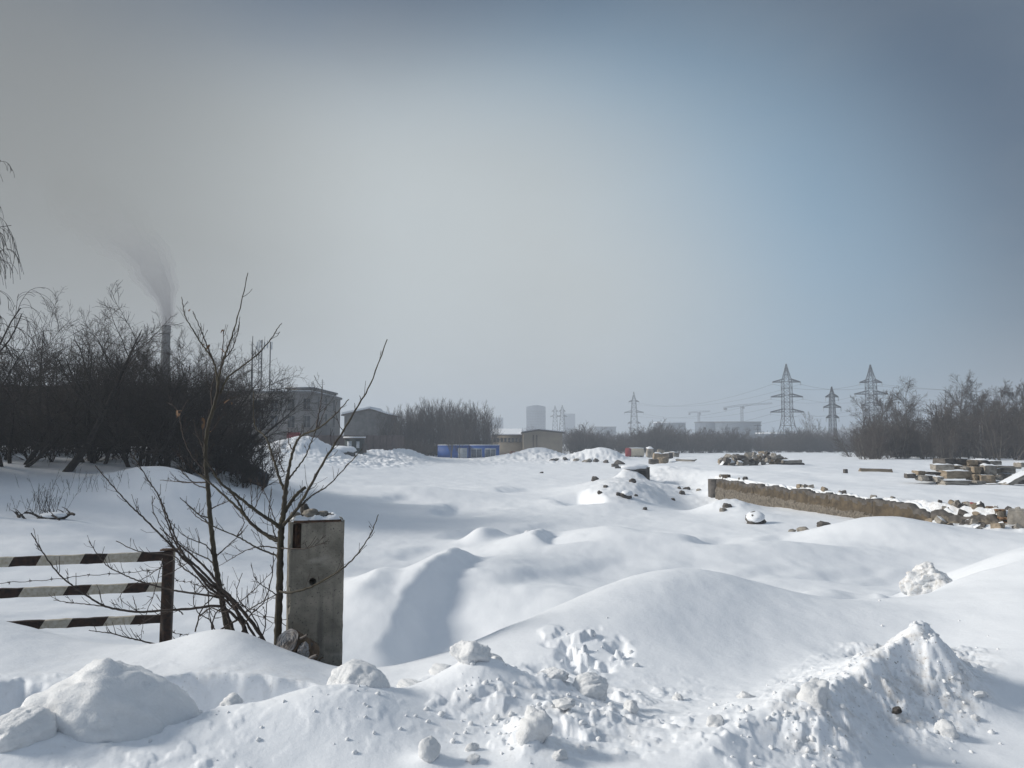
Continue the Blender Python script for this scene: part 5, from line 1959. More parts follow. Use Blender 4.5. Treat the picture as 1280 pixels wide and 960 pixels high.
def gabled_building():
    y0, y1 = 140.0, 152.0
    xl, xr, xp = P(430, 545, y0).x, P(484, 545, y0).x, P(462, 545, y0).x
    ze, zp, zb = P(450, 519, y0).z, P(462, 512.5, y0).z, -3.2
    root = empty('gabled_building', ((xl + xr) / 2, y0, zb))
    tag(root, 'low grey gabled building with snow on its roof beside the grove', 'building')
    o = Vector(root.location)
    pr = [(xl, zb), (xr, zb), (xr, ze), (xp, zp), (xl, ze)]
    V = [(x - o.x, 0, z - o.z) for x, z in pr] + [(x - o.x, y1 - y0, z - o.z) for x, z in pr]
    Fq = [(0, 1, 6, 5), (1, 2, 7, 6), (2, 3, 8, 7), (3, 4, 9, 8), (4, 0, 5, 9)]
    me = bpy.data.meshes.new('wall')
    me.from_pydata(V, [], Fq + [(4, 3, 2, 1, 0), (5, 6, 7, 8, 9)])
    link('wall', me, M['parapet'], root)
    for (a, b, m_, nm, t0, t1) in (((xl - 0.5, ze - 0.12), (xp, zp + 0.05), 'roof_edge', 'roof', 0.0, 0.22), ((xp, zp + 0.05), (xr + 0.5, ze - 0.15), 'roof_edge', 'roof', 0.0, 0.22),
                                   ((xl - 0.4, ze - 0.09), (xp, zp + 0.05), 'snow_cap', 'roof_snow', 0.225, 0.6), ((xp, zp + 0.05), (xr + 0.3, ze - 0.13), 'snow_cap', 'roof_snow', 0.225, 0.36)):
        yy0, yy1 = (-0.5, y1 - y0 + 0.5) if nm == 'roof' else (-0.4, y1 - y0 + 0.4)
        V = [(x - o.x, y, z - o.z + t) for t in (t0, t1) for y in (yy0, yy1) for x, z in (a, b)]
        me = bpy.data.meshes.new(nm)
        me.from_pydata(V, [], [(0, 2, 3, 1), (4, 5, 7, 6), (0, 1, 5, 4), (2, 6, 7, 3), (0, 4, 6, 2), (1, 3, 7, 5)])
        link(nm, me, M[m_], root)


gabled_building()
sheet_fence('board_fence', 'long brown board fence in front of the low gabled building', [(P(384, 545, 98).x, 98), (P(430, 545, 104).x, 104), (P(505, 545, 126).x, 126)], -3.2, 0.10, M['brown_fence'], 2.5, 8)
sheet_fence('board_fence', 'short faded red fence panel run by the grey building', [(P(359, 545, 95).x, 95), (P(375, 545, 95.5).x, 95.5)], -1.6, 0.45, M['red'], 1.7, 7)
sheet_fence('board_fence', 'dark low fence running behind the blue cabins', [(P(500, 545, 152).x, 152), (P(580, 545, 156).x, 156)], -4.2, -2.0, M['brown_fence'], 2.5, 8)


def booth():
    d = 95
    a, b = P(431, 548.5, d), P(452, 565, d)
    root = empty('small_booth', ((a.x + b.x) / 2, d, b.z))
    tag(root, 'small dark green booth with pale door and snowy roof', 'booth')
    w, h = b.x - a.x, a.z - b.z
    MB().box((0, 0.9, h / 2 - 0.2), (w, 1.8, h + 0.4)).build('wall', M['green_booth'], root)
    MB().box((0, 0.85, h + 0.06), (w + 0.35, 2.2, 0.11)).build('roof', M['roof_edge'], root)
    MB().box((0, 0.85, h + 0.19), (w + 0.3, 2.1, 0.14)).build('snow_cap', M['snow_cap'], root)
    MB().box((-w * 0.22, -0.02, h * 0.45), (w * 0.26, 0.04, h * 0.75)).build('door', M['pale_panel'], root)
    MB().box((w * 0.28, -0.02, h * 0.55), (w * 0.18, 0.04, h * 0.5)).build('window', M['pale_panel'], root)
    MB().box((w * 0.62, 0.4, h * 0.28), (0.5, 0.5, h * 0.7)).build('bin', M['roof_edge'], root)


booth()


def buried_car():
    d = 85
    c = P(424, 568, d)
    root = empty('buried_car', (c.x, d, P(424, 573, d).z), -0.12)
    tag(root, 'dark car with one wheel showing, buried under thick snow', 'car')
    prof = [(-1.55, 0.25), (-1.5, 0.75), (-0.9, 0.86), (-0.5, 1.22), (0.7, 1.22), (1.2, 0.82), (1.6, 0.6), (1.65, 0.25)]
    V = [(x, y, z) for y in (-0.75, 0.75) for x, z in prof]
    n = len(prof)
    me = bpy.data.meshes.new('body')
    me.from_pydata(V, [], [tuple(range(n)), tuple(range(2 * n - 1, n - 1, -1))] + [(i, i + n, (i + 1) % n + n, (i + 1) % n) for i in range(n)])
    link('body', me, M['dark_steel'], root)
    for x in (-1.0, 1.05):
        w_ = MB().add(*lathe([(0.10, -0.12), (0.32, -0.12), (0.34, 0), (0.32, 0.12), (0.10, 0.12)], 16)).mesh('wheel', True)
        o = link('wheel', w_, M['rubble_dark'], root)
        o.location = (x, -0.72, 0.34)
        o.rotation_euler = (math.pi / 2, 0, 0)
    s = link('snow_cover', lump_mesh('snow_cover', 630, 4, 0.25), M['snow_cap'], root)
    s.location = (0.15, 0, 0.95)
    s.scale = (3.7, 2.2, 0.95)


buried_car()


def cabin(px0, px1, d, label, bays):
    a, b = P(px0, 557.5, d), P(px1, 575, d)
    root = empty('blue_cabin', ((a.x + b.x) / 2, d, b.z - 0.3))
    tag(root, label, 'cabin', 'blue site cabins')
    w, h = b.x - a.x, a.z - b.z + 0.3
    MB().box((0, 1.2, h / 2), (w, 2.4, h)).build('wall', M['blue'], root)
    MB().box((0, 1.2, h + 0.05), (w + 0.12, 2.55, 0.10)).build('roof', M['blue'], root)
    MB().box((0, 1.2, h + 0.16), (w - 0.05, 2.4, 0.12)).build('snow_cap', M['snow_cap'], root)
    for (p0, p1, t, b_, kind) in bays:
        q0, q1 = P(p0, t, d) - Vector(root.location), P(p1, b_, d) - Vector(root.location)
        cx, cz = (q0.x + q1.x) / 2, (q0.z + q1.z) / 2
        ww, hh = q1.x - q0.x, q0.z - q1.z
        if kind == 'shutter':
            o = MB().box((cx, -0.02, cz), (ww, 0.04, hh)).build('shutter', M['pale_panel'], root)
            for k in range(7):
                MB().box((cx, -0.05, cz - hh / 2 + hh * (k + 0.5) / 7), (ww - 0.06, 0.02, hh / 7 * 0.6)).build('slat', M['pale_panel'], o)
        else:
            o = MB().box((cx, -0.02, cz), (ww, 0.04, hh)).build('window', M['pale_panel'], root)
            MB().box((cx - ww * 0.24, -0.05, cz), (ww * 0.42, 0.02, hh * 0.8)).build('pane', M['glass'] if kind == 'dark' else M['tower_blue'], o)
            MB().box((cx + ww * 0.24, -0.05, cz), (ww * 0.42, 0.02, hh * 0.8)).build('pane', M['tower_blue'], o)


cabin(547, 585.5, 136, 'blue site cabin with plain end wall and slatted pale shutter', [(572.5, 584, 560, 574, 'shutter')])
cabin(586.5, 624, 136.4, 'blue site cabin with two pale windows', [(588.5, 602.5, 560.5, 573, 'win'), (606, 620, 560.5, 573, 'win')])


def brown_shed():
    d = 152
    a, b = P(575, 552, d), P(608, 572, d)
    root = empty('brown_shed', ((a.x + b.x) / 2, d, b.z))
    tag(root, 'dark brown shed with a hump of snow behind the blue cabins', 'shed')
    w, h = b.x - a.x, a.z - b.z
    MB().box((0, 2, h / 2), (w, 4, h)).build('wall', M['brown_fence'], root)
    MB().box((0, 2, h + 0.1), (w + 0.5, 4.5, 0.2)).build('roof', M['roof_edge'], root)
    s = link('snow_cap', lump_mesh('snow_cap', 640, 3, 0.15), M['snow_cap'], root)
    s.location = (w * 0.18, 1.6, h + 0.15)
    s.scale = (2.6, 3.5, 1.5)


brown_shed()


def panel_building():
    d = 165.0
    root = empty('beige_building', (P(660, 545, d).x, d, -5.0))
    tag(root, 'long low beige building with snowy lower wing and flat gabled end', 'building')
    o = Vector(root.location)
    # gabled block facing us
    xl, xr, xp = P(654, 545, d).x, P(703, 545, d).x, P(673, 545, d).x
    ze, zp, zb = P(680, 541.5, d).z, P(673, 538.6, d).z, -5.0
    pr = [(xl, zb), (xr, zb), (xr, ze), (xp, zp), (xl, ze)]
    V = [(x - o.x, y, z - o.z) for y in (0, 14) for x, z in pr]
    me = bpy.data.meshes.new('end_wall')
    me.from_pydata(V, [], [(0, 1, 6, 5), (1, 2, 7, 6), (2, 3, 8, 7), (3, 4, 9, 8), (4, 0, 5, 9), (4, 3, 2, 1, 0), (5, 6, 7, 8, 9)])
    link('end_wall', me, M['beige'], root)
    for (a, b) in (((xl - 0.4, ze - 0.05), (xp, zp + 0.03)), ((xp, zp + 0.03), (xr + 0.5, ze - 0.08))):
        for nm, m_, t0, t1, y0 in (('roof', 'roof_edge', 0.0, 0.3, -0.5), ('roof_snow', 'snow_cap', 0.305, 0.45, 0.3)):
            V = [(x - o.x, y, z - o.z + t) for t in (t0, t1) for y in (y0, 14.4) for x, z in (a, b)]
            me = bpy.data.meshes.new(nm)
            me.from_pydata(V, [], [(0, 2, 3, 1), (4, 5, 7, 6), (0, 1, 5, 4), (2, 6, 7, 3), (0, 4, 6, 2), (1, 3, 7, 5)])
            link(nm, me, M[m_], root)
    for px in (666.5, 671):
        q = P(px, 552, d) - o
        MB().box((q.x, -0.12, 2.4), (0.16, 0.16, 5.6)).build('drainpipe', M['roof_edge'], root)
    # lower wing running off behind
    d2 = 172.0
    xl2, xr2 = P(614, 545, d2).x, xl - 0.05
    zt2 = P(640, 544.5, d2).z
    MB().box(((xl2 + xr2) / 2 - o.x, d2 - d + 5, (zb + zt2) / 2 - o.z), (xr2 - xl2, 10, zt2 - zb)).build('wing_wall', M['beige'], root)
    MB().box(((xl2 + xr2) / 2 - o.x, d2 - d + 5, zt2 - o.z + 0.09), (xr2 - xl2 - 0.1, 10.9, 0.16)).build('wing_roof', M['roof_edge'], root)
    # pitched snow on the wing
    V = [(x - o.x, y, z - o.z) for (y, z) in ((d2 - d - 0.4, zt2 + 0.18), (d2 - d + 10.4, zt2 + 0.18), (d2 - d + 10.4, zt2 + 1.7), (d2 - d - 0.4, zt2 + 0.35)) for x in (xl2 + 0.05, xr2 - 0.1)]
    me = bpy.data.meshes.new('wing_snow')
    me.from_pydata(V, [], [(0, 1, 3, 2), (2, 3, 5, 4), (4, 5, 7, 6), (6, 7, 1, 0), (0, 2, 4, 6), (1, 7, 5, 3)])
    link('wing_snow', me, M['snow_cap'], root)
    for px in np.arange(618, 652, 4.6):
        q = P(px, 550, d2) - o
        window(root, (q.x, d2 - d, q.z), 0.62, 0.95, n=0)
    for k, (px, py) in enumerate(((640, 558), (633, 559), (646, 559))):
        pass


panel_building()
for k, (px, w) in enumerate(((637, 1.2), (641, 1.6), (646, 1.0), (632, 0.9))):
    heap('brick_heap', ['low reddish brick heap', 'biggest reddish brick heap', 'small reddish brick heap', 'smallest reddish brick heap'][k] + ' against the snowy beige wing, ' + ['second', 'tallest', 'third', 'outermost'][k] + ' of four', 'brick heap', px, 160, w, 0.8, w * 0.9,
         M.setdefault('brick', mat('reddish_brick', (0.30, 0.14, 0.10), 0.95, 0.35, 4)), 650 + k)


def tower(px0, px1, py, d, label, curved):
    a, b = P(px0, py, d), P(px1, py, d)
    zb = -8.0
    root = empty('tower_block', ((a.x + b.x) / 2, d, zb))
    tag(root, label, 'tower block')
    w, H = b.x - a.x, a.z - zb
    n = 12
    # slightly bowed front
    V, Q = [], []
    for i in range(n + 1):
        t = i / n
        x = -w / 2 + w * t
        y = -3.0 * math.sin(math.pi * t)
        top = H + (1.8 * math.sin(math.pi * t) if curved else 0)
        V += [(x, y, 0), (x, y, top), (x, 16, top), (x, 16, 0)]
    for i in range(n):
        q = i * 4
        for j in range(3):
            Q.append((q + j + 1, q + j, q + 4 + j, q + 5 + j))
    Q += [(0, 1, 2, 3), (n * 4 + 3, n * 4 + 2, n * 4 + 1, n * 4)]
    link('wall', make_mesh('wall', V, [Q], False), M['tower_blue'], root)
    fl = int(H / 3.1)
    mb = MB()
    for f_ in range(2, fl):
        for i in range(n):
            t = (i + 0.5) / n
            x = -w / 2 + w * t
            y = -3.0 * math.sin(math.pi * t)
            mb.box((x, y - 0.02, f_ * 3.1), (w / n * 0.62, 0.35, 1.5))
    o = mb.build('window', M['glass'], root)
    o['kind'] = 'stuff'


tower(658, 682, 508.5, 900, 'bluish tower block with a bowed top far beyond the beige building', True)
tower(613, 629, 522, 1150, 'faint hazy tower block beyond the grove end', False)
tower(704, 719, 517, 1250, 'very faint tower block behind the pair of distant pylons', False)


def slab_block(px0, px1, py, d, label, snow):
    a, b = P(px0, py, d), P(px1, py, d)
    root = empty('factory_building', ((a.x + b.x) / 2, d, -7))
    tag(root, label, 'factory')
    w, H = b.x - a.x, a.z + 7
    MB().box((0, 9, H / 2), (w, 18, H)).build('wall', M['tower_blue'], root)
    MB().box((0, 9, H + 0.3), (w + 1, 19, 0.6)).build('roof', M['snow_cap'] if snow else M['roof_edge'], root)
    m = max(3, int(w / 6))
    mb = MB()
    for i in range(m):
        for f_ in range(max(1, int(H / 5))):
            mb.box((-w / 2 + w * (i + 0.5) / m, -0.05, 3 + f_ * 4.5), (w / m * 0.6, 0.25, 1.8))
    o = mb.build('window', M['glass'], root)
    o['kind'] = 'stuff'


slab_block(822, 857, 528.5, 620, 'long pale roofed factory hall beyond the scrub', True)
slab_block(876, 900, 528, 560, 'narrow flat factory block between the two cranes', False)
slab_block(903, 951, 528, 520, 'dark flat roofed factory block below the long crane', False)
slab_block(958, 1003, 542, 430, 'low factory shed with a snowy roof behind the lattice pylon', True)
slab_block(745, 770, 534, 760, 'low hazy factory block beside the single distant pylon', False)


# ------------------------------------------------------------------ pylons, power lines, cranes, poles
def pylon(px, py_top, py_base, d, wb, wm, wt, arms, label, rot=0.0, r=0.145):
    """arms: (row of the arm, half span in pixels)"""
    t, b = P(px, py_top, d), P(px, py_base, d)
    root = empty('lattice_pylon', (b.x, d, b.z), rot)
    tag(root, label, 'pylon')
    H = t.z - b.z
    zs = [P(px, a, d).z - b.z for a, _ in arms]
    zlow = min(zs)
    ztop = max(zs)

    def hw(z):
        return float(np.interp(z, [0, zlow * 0.72, ztop + 0.03 * H, ztop + 0.03 * H + (H - ztop) * 0.35, H], [wb, wm, wt, wt * 0.5, 0.10]))
    levels = [0]
    z = 0
    while z < H * 0.97:
        z += max(1.2, hw(z) * 1.7)
        levels.append(min(z, H))
    levels[-1] = H
    for sx in (-1, 1):
        for sy in (-1, 1):
            mb = MB()
            for z0, z1 in zip(levels[:-1], levels[1:]):
                mb.bar((sx * hw(z0), sy * hw(z0), z0), (sx * hw(z1), sy * hw(z1), z1), r * 0.95, 4)
            mb.build('leg', M['steel'], root)
    mb = MB()
    for i, (z0, z1) in enumerate(zip(levels[:-1], levels[1:])):
        a, c = hw(z0), hw(z1)
        for (s0, s1) in (((-1, -1), (1, -1)), ((1, -1), (1, 1)), ((1, 1), (-1, 1)), ((-1, 1), (-1, -1))):
            mb.bar((s0[0] * a, s0[1] * a, z0), (s1[0] * c, s1[1] * c, z1), r * 0.55, 3)
            mb.bar((s1[0] * a, s1[1] * a, z0), (s0[0] * c, s0[1] * c, z1), r * 0.55, 3)
            mb.bar((s0[0] * c, s0[1] * c, z1), (s1[0] * c, s1[1] * c, z1), r * 0.7, 3)
    mb.build('bracing', M['steel'], root)
    tips = []
    for (a, half), z in zip(arms, zs):
        L = half * d / F
        mb = MB()
        w = hw(z)
        for s in (-1, 1):
            for sy in (-1, 1):
                mb.bar((s * w * 0.9, sy * w * 0.9, z), (s * L, 0, z - 0.1), r * 1.5, 3)
                mb.bar((s * w * 0.9, sy * w * 0.9, z + 0.08 * L + 0.7), (s * L, 0, z), r * 1.5, 3)
            for k in range(1, 5):
                x = s * (w + (L - w) * k / 5)
                mb.bar((x, 0, z), (s * (w + (L - w) * (k - 1) / 5), 0, z + (0.08 * L + 0.7) * (1 - (k - 1) / 5)), r * 0.7, 3)
            tips.append(Vector((b.x + s * L * math.cos(rot), d + s * L * math.sin(rot), b.z + z - 0.9)))
        mb.build('cross_arm', M['steel'], root)
        for s in (-1, 1):
            MB().bar((s * L, 0, z - 0.1), (s * L, 0, z - 1.4), r * 1.1, 4).build('insulator', M['pale_panel'], root)
    return tips


T1 = pylon(985, 455, 552, 316, 3.9, 1.75, 1.65, [(477.5, 17.5), (496, 20), (515, 21)], 'big lattice pylon with three wide arms, splayed at its foot')
T3 = pylon(1091, 456, 556, 300, 3.6, 1.8, 1.5, [(478, 14), (492.5, 21), (507, 13)], 'big lattice pylon half hidden by bare trees')
T2 = pylon(1042, 483.5, 570, 250, 1.5, 0.9, 0.6, [(496, 8), (509, 11), (522, 8)], 'slim smaller pylon between the two big lattice pylons', r=0.11)
T4 = pylon(793, 490, 560, 470, 4.2, 2.3, 1.1, [(502, 6.5), (515.5, 12), (529, 8)], 'lone pylon with a wide middle arm beyond the middle of the field', r=0.12)
T5 = pylon(703, 506.5, 560, 560, 3.2, 1.9, 1.1, [(514, 4), (520.5, 6)], 'darker of the pair of distant pylons beside the beige building', r=0.14)
T6 = pylon(694, 507, 560, 640, 3.4, 2.0, 1.1, [(514, 4), (520.5, 6)], 'fainter of the pair of distant pylons beside the beige building', r=0.14)


def power_line(a, b, sag, label, r=0.035):
    pts = []
    for t in np.linspace(0, 1, 18):
        p = a.lerp(b, t)
        p.z -= sag * 4 * t * (1 - t)
        pts.append(tuple(p))
    o = MB().tube(pts, r, 4).build('power_line', M['dark_steel'])
    tag(o, label, 'power line', 'power lines between the pylons')


lv = ['upper', 'middle', 'lower']
for k in range(3):
    for s, w in ((0, 'near'), (1, 'far')):
        i = k * 2 + s
        arm = ['outer', 'inner'][s]
        power_line(T1[i], T3[i], 2.2, f'{lv[k]} {arm} cable strung between the two big lattice pylons', 0.05 if k == 0 else 0.035)
        e = P(1420, 488 + 12 * k + 3 * s, 270)
        power_line(T3[i], e, 1.6, f'{lv[k]} {arm} cable running off over the bare wood from the half hidden pylon', 0.045 if k == 0 else 0.03)
        power_line(T1[i], T4[i], 5.0, f'{lv[k]} {arm} cable between the splayed big pylon and the lone far pylon', 0.04)


def crane(px, py, d, base, jl, jr, tilt, label):
    b, t = P(px, base, d), P(px, py, d)
    root = empty('tower_crane', (b.x, d, b.z))
    tag(root, label, 'crane')
    H = t.z - b.z
    w = 1.0
    mb = MB()
    for sx in (-1, 1):
        for sy in (-1, 1):
            mb.bar((sx * w, sy * w, 0), (sx * w, sy * w, H), 0.22, 3)
    n = int(H / 2.5)
    for i in range(n):
        z0, z1 = H * i / n, H * (i + 1) / n
        mb.bar((-w, -w, z0), (w, -w, z1), 0.14, 3)
        mb.bar((w, w, z0), (-w, w, z1), 0.14, 3)
    mb.build('mast', M['steel'], root)
    L, R_ = (px - jl) * d / F, (jr - px) * d / F
    for nm, x0, x1, s in (('counter_jib', 0.0, -L, -tilt), ('jib', 0.0, R_, tilt)):
        mb = MB()
        z0, z1 = H, H + s
        for y in (-0.7, 0.7):
            mb.bar((x0, y, z0), (x1, y, z1), 0.26, 3)
        mb.bar((x0, 0, z0 + 1.6), (x1, 0, z1 + 0.9), 0.24, 3)
        m = max(4, int(abs(x1) / 3))
        for i in range(m):
            a0, a1 = i / m, (i + 1) / m
            mb.bar((x0 + (x1 - x0) * a0, -0.7, z0 + (z1 - z0) * a0), (x0 + (x1 - x0) * a1, 0, z0 + (z1 - z0) * a1 + 1.4), 0.14, 3)
        mb.build(nm, M['steel'], root)
    MB().box((-L * 0.9, 0, H - tilt * 0.9 - 1), (L * 0.16, 2, 2.4)).build('counterweight', M['parapet'], root)
    MB().box((1.0, -1.3, H - 1.6), (2, 2, 2.4)).build('cab', M['steel'], root)


crane(928, 507.5, 760, 546, 905, 966, 2.2, 'tower crane with a long jib above the dark factory block')
crane(874, 515.5, 900, 546, 861, 888, 0.8, 'smaller fainter tower crane beyond the factory halls')


def pole(px, py0, py1, d, label, m_, arms):
    b, t = P(px, py1, d), P(px, py0, d)
    zb = gz(b.x, d) - 0.2
    root = empty('utility_pole', (b.x, d, zb))
    tag(root, label, 'pole')
    H = t.z - zb
    MB().bar((0, 0, 0), (0, 0, H), 0.13, 8, 0.09).build('pole', m_, root)
    for k in range(arms):
        MB().box((0, -0.12, H - 0.4 - 1.0 * k), (2.2 - 0.5 * k, 0.1, 0.12)).build('cross_arm', M['dark_steel'], root)
        for x in (-0.9, 0, 0.9):
            MB().bar((x * (1 - 0.2 * k), -0.12, H - 0.34 - k), (x * (1 - 0.2 * k), -0.12, H - 0.05 - k), 0.05, 5).build('insulator', M['pale_panel'], root)
    if arms == 0:
        MB().bar((0, 0, H - 0.1), (-1.0, -0.2, H + 0.25), 0.05, 5).build('bracket', M['dark_steel'], root)


pole(948, 530, 570, 210, 'dark utility pole with cross arms in front of the low shed', M['dark_steel'], 2)
pole(1226.5, 527, 572, 88, 'pale slender pole before the bare wood above the block stack', M['grey_render'], 0)


def tank():
    d = 140
    a, b = P(782, 560, d), P(805.5, 571.5, d)
    root = empty('storage_tank', ((a.x + b.x) / 2, d, b.z - 0.6))
    tag(root, 'cream horizontal tank with a red end standing before the scrub', 'tank')
    w, h = b.x - a.x, a.z - b.z
    R_ = h / 2
    pr = [(0.01, -w / 2 + 0.55), (R_ * 0.6, -w / 2 + 0.60), (R_ * 0.96, -w / 2 + 0.72), (R_, -w / 2 + 0.9), (R_, w / 2 - 0.4), (R_ * 0.95, w / 2 - 0.2), (R_ * 0.6, w / 2 - 0.06), (0.01, w / 2)]
    o = MB().add(*lathe(pr, 24)).build('barrel', M['cream'], root, True)
    o.rotation_euler = (0, math.pi / 2, 0)
    o.location = (0, 0, R_ + 0.6)
    o = MB().add(*lathe([(0.02, -w / 2 + 0.02), (R_ * 1.02, -w / 2 + 0.02), (R_ * 1.04, -w / 2 + 0.9), (R_ * 0.98, -w / 2 + 0.92)], 24)).build('end_cap', M['red'], root, True)
    o.rotation_euler = (0, math.pi / 2, 0)
    o.location = (0, 0, R_ + 0.6)
    for x in (-w * 0.3, 0, w * 0.3):
        MB().box((x, 0, 0.35), (0.35, 1.4, 0.9)).build('saddle', M['dark_steel'], root)
    s = link('snow_cap', lump_mesh('snow_cap', 655, 3, 0.1), M['snow_cap'], root)
    s.location = (0.15, 0, 2 * R_ + 0.58)
    s.scale = (w * 0.9, 0.9, 0.22)


tank()

# ------------------------------------------------------------------ the grove, the scrub and the wood
g = np.random.default_rng(77)
top = lambda px: np.interp(px, [470, 490, 515, 540, 560, 575, 590, 605, 618], [522, 514, 508, 501, 505, 506, 505, 510, 524])
xs = np.linspace(474, 613, 54)
for k, px in enumerate(xs):
    d = 150 + 10 * math.sin(k * 2.4) + 3 * g.normal()
    p = at(px + g.normal(), d)
    h = P(px, top(px) + 6 * g.random() ** 2 + (0 if k % 3 else 4), d).z - p.z
    plant('grove_tree', 'bare upright pale stemmed tree in the grove behind the blue cabins', 'tree', 'bare grove behind the blue cabins', p, 'whip', k, h / 8.2, k * 1.9, h / 7.6)
for k, px in enumerate(np.linspace(478, 542, 11)):
    d = 138 + 5 * math.sin(k * 1.4)
    p = at(px, d)
    plant('low_scrub', 'low bare scrub along the foot of the grove', 'shrub', 'scrub at the foot of the grove', p, 'scrub', k, 0.75, k * 1.3, 0.62)
# scrub belt beyond the yard
topb = lambda px: np.interp(px, [650, 690, 722, 740, 760, 800, 820, 850, 900, 950, 1000, 1012, 1022, 1035, 1060, 1085], [548, 545, 536, 534, 541, 541, 533, 535, 540, 541, 538, 537, 537, 537, 538, 542])
for k, px in enumerate(np.linspace(712, 1082, 92)):
    d = 190 + 26 * math.sin(k * 2.1) + 30 * (k % 3)
    p = at(px + 2 * g.normal(), d, -0.5)
    h = max(1.8, (P(px, topb(px), d).z - p.z) * (0.72 + 0.42 * g.random() ** 1.5))
    plant('belt_scrub', 'bare grey scrub bush in the belt beyond the yard', 'shrub', 'scrub belt beyond the yard', p, 'scrub', k, h / 4.2 * 1.25, k * 1.3, h / 4.3)
for k, (px, py, d, lab) in enumerate([(1017, 513, 330, 'tall hazy bare tree between the big pylons'), (737, 529, 420, 'hazy clump tree beside the distant pair of pylons'), (728, 535, 430, 'lower hazy tree next to the clump tree'), (822, 534, 300, 'hazy tree standing over the scrub below the pale factory hall'), (650, 534, 330, 'hazy bare tree behind the beige building roof'), (663, 531, 340, 'hazy bare tree between beige building and tower block')]):
    p = at(px, d)
    h = P(px, py, d).z - p.z
    plant('hazy_tree', lab, 'tree', None, p, 'whip', k, h / 8.0 * 1.15, k, h / 8.0)
wood = [(1085, 495, 128), (1102, 500, 118), (1113, 494, 126), (1126, 498, 112), (1134, 484, 120), (1143, 500, 110), (1120, 516, 100), (1150, 520, 130), (1178, 512, 140), (1170, 520, 128), (1191, 497, 122), (1202, 483, 118), (1208, 490, 110), (1217, 494, 116), (1232, 487, 108), (1240, 492, 116),
        (1250, 487, 110), (1260, 492, 102), (1268, 484, 108), (1278, 490, 100), (1292, 484, 106), (1310, 486, 100), (1330, 482, 96), (1095, 520, 140), (1075, 528, 150), (1225, 505, 100), (1245, 508, 98), (1195, 512, 104), (1160, 536, 112)]
for k, (px, py, d) in enumerate(wood):
    p = at(px, d)
    h = (P(px, py, d).z - p.z) * (0.9 + 0.22 * g.random())
    sp = {4: 'tallest bare tree beside the half hidden pylon', 11: 'tallest bare tree at the near edge of the wood past the gap', 28: 'lowest bare tree filling the gap of the wood'}.get(k)
    plant('wood_tree', sp or ('bare tree of the wood around the half hidden pylon' if px < 1160 else 'bare tree of the dark wood behind the block stack'), 'tree', None if sp else ('bare wood by the half hidden pylon' if px < 1160 else 'bare wood behind the block stack'), p, 'tall', k, h / 10.2 * 1.05, k * 2.1, h / 10.2)
for k, px in enumerate(np.linspace(1072, 1330, 52)):
    d = 100 + 16 * math.sin(k * 1.7) + 6 * (k % 3)
    p = at(px, d, -0.5)
    h = np.interp(px, [1078, 1110, 1160, 1200, 1330], [3.6, 4.6, 4.0, 6.0, 6.4]) * (0.8 + 0.4 * g.random())
    plant('underwood_scrub', 'dark bare scrub under the wood beyond the block stack', 'shrub', 'scrub under the wood', p, 'scrub', k, h / 4.2, k * 2.2)

# the far wood that reads as one mass, along the hazy horizon
def far_wood():
    g = np.random.default_rng(3)
    n = 5200
    az = np.radians(g.uniform(-62, 62, n))
    dd = 560 + 620 * g.random(n)
    x, y = dd * np.tan(az) * 0.9, dd
    keep = np.hypot(x, y) < 1420
    x, y, dd = x[keep], y[keep], dd[keep]
    n = len(x)
    z = ground_h(x, y, False)
    h = g.uniform(5, 10, n) + 3 * fbm(x * 0.006, y * 0.006, 3) + np.where(x > 380, 5, 0)
    mb = MB()
    for s in range(5):
        off = g.normal(0, 1.6, (n, 3))
        a = np.stack([x + off[:, 0], y + off[:, 1], z - 0.5], 1)
        lean = g.normal(0, 1.5, (n, 2))
        b = np.stack([a[:, 0] + lean[:, 0] * 0.5, a[:, 1] + lean[:, 1] * 0.5, z + h * 0.55], 1)
        c = np.stack([a[:, 0] + lean[:, 0] * 1.2, a[:, 1] + lean[:, 1] * 1.2, z + h * g.uniform(0.75, 1.0, n)], 1)
        paths = np.stack([a, b, c], 1)
        rad = np.stack([np.full(n, 0.35), np.full(n, 0.75) * g.uniform(0.7, 1.2, n), np.full(n, 0.08)], 1)
        V, Q = tubes(paths, rad, 3)
        mb.add(V, Q)
    o = mb.build('far_wood', M['grey_twig'])
    tag(o, 'far off bare wood fading into the haze along the horizon', 'wood', kind='stuff')


far_wood()
# ------------------------------------------------------------------ broken concrete: shared block shapes
def block_mesh(seed, chip=0.10):
    bm = bmesh.new()
    bmesh.ops.create_cube(bm, size=1.0)
    bmesh.ops.subdivide_edges(bm, edges=bm.edges[:], cuts=2, use_grid_fill=True)
    r = random.Random(seed)
    for v in bm.verts:
        c = v.co
        on = sum(abs(abs(a) - 0.5) < 1e-4 for a in c)
        k = chip * (0.25 if on == 1 else 0.6 if on == 2 else 1.0)
        v.co = Vector((c.x * (1 - k * r.random()), c.y * (1 - k * r.random()), c.z * (1 - k * r.random()))) + Vector((r.uniform(-1, 1), r.uniform(-1, 1), r.uniform(-1, 1))) * 0.025
    me = bpy.data.meshes.new('concrete_block')
    bm.to_mesh(me)
    bm.free()
    return me


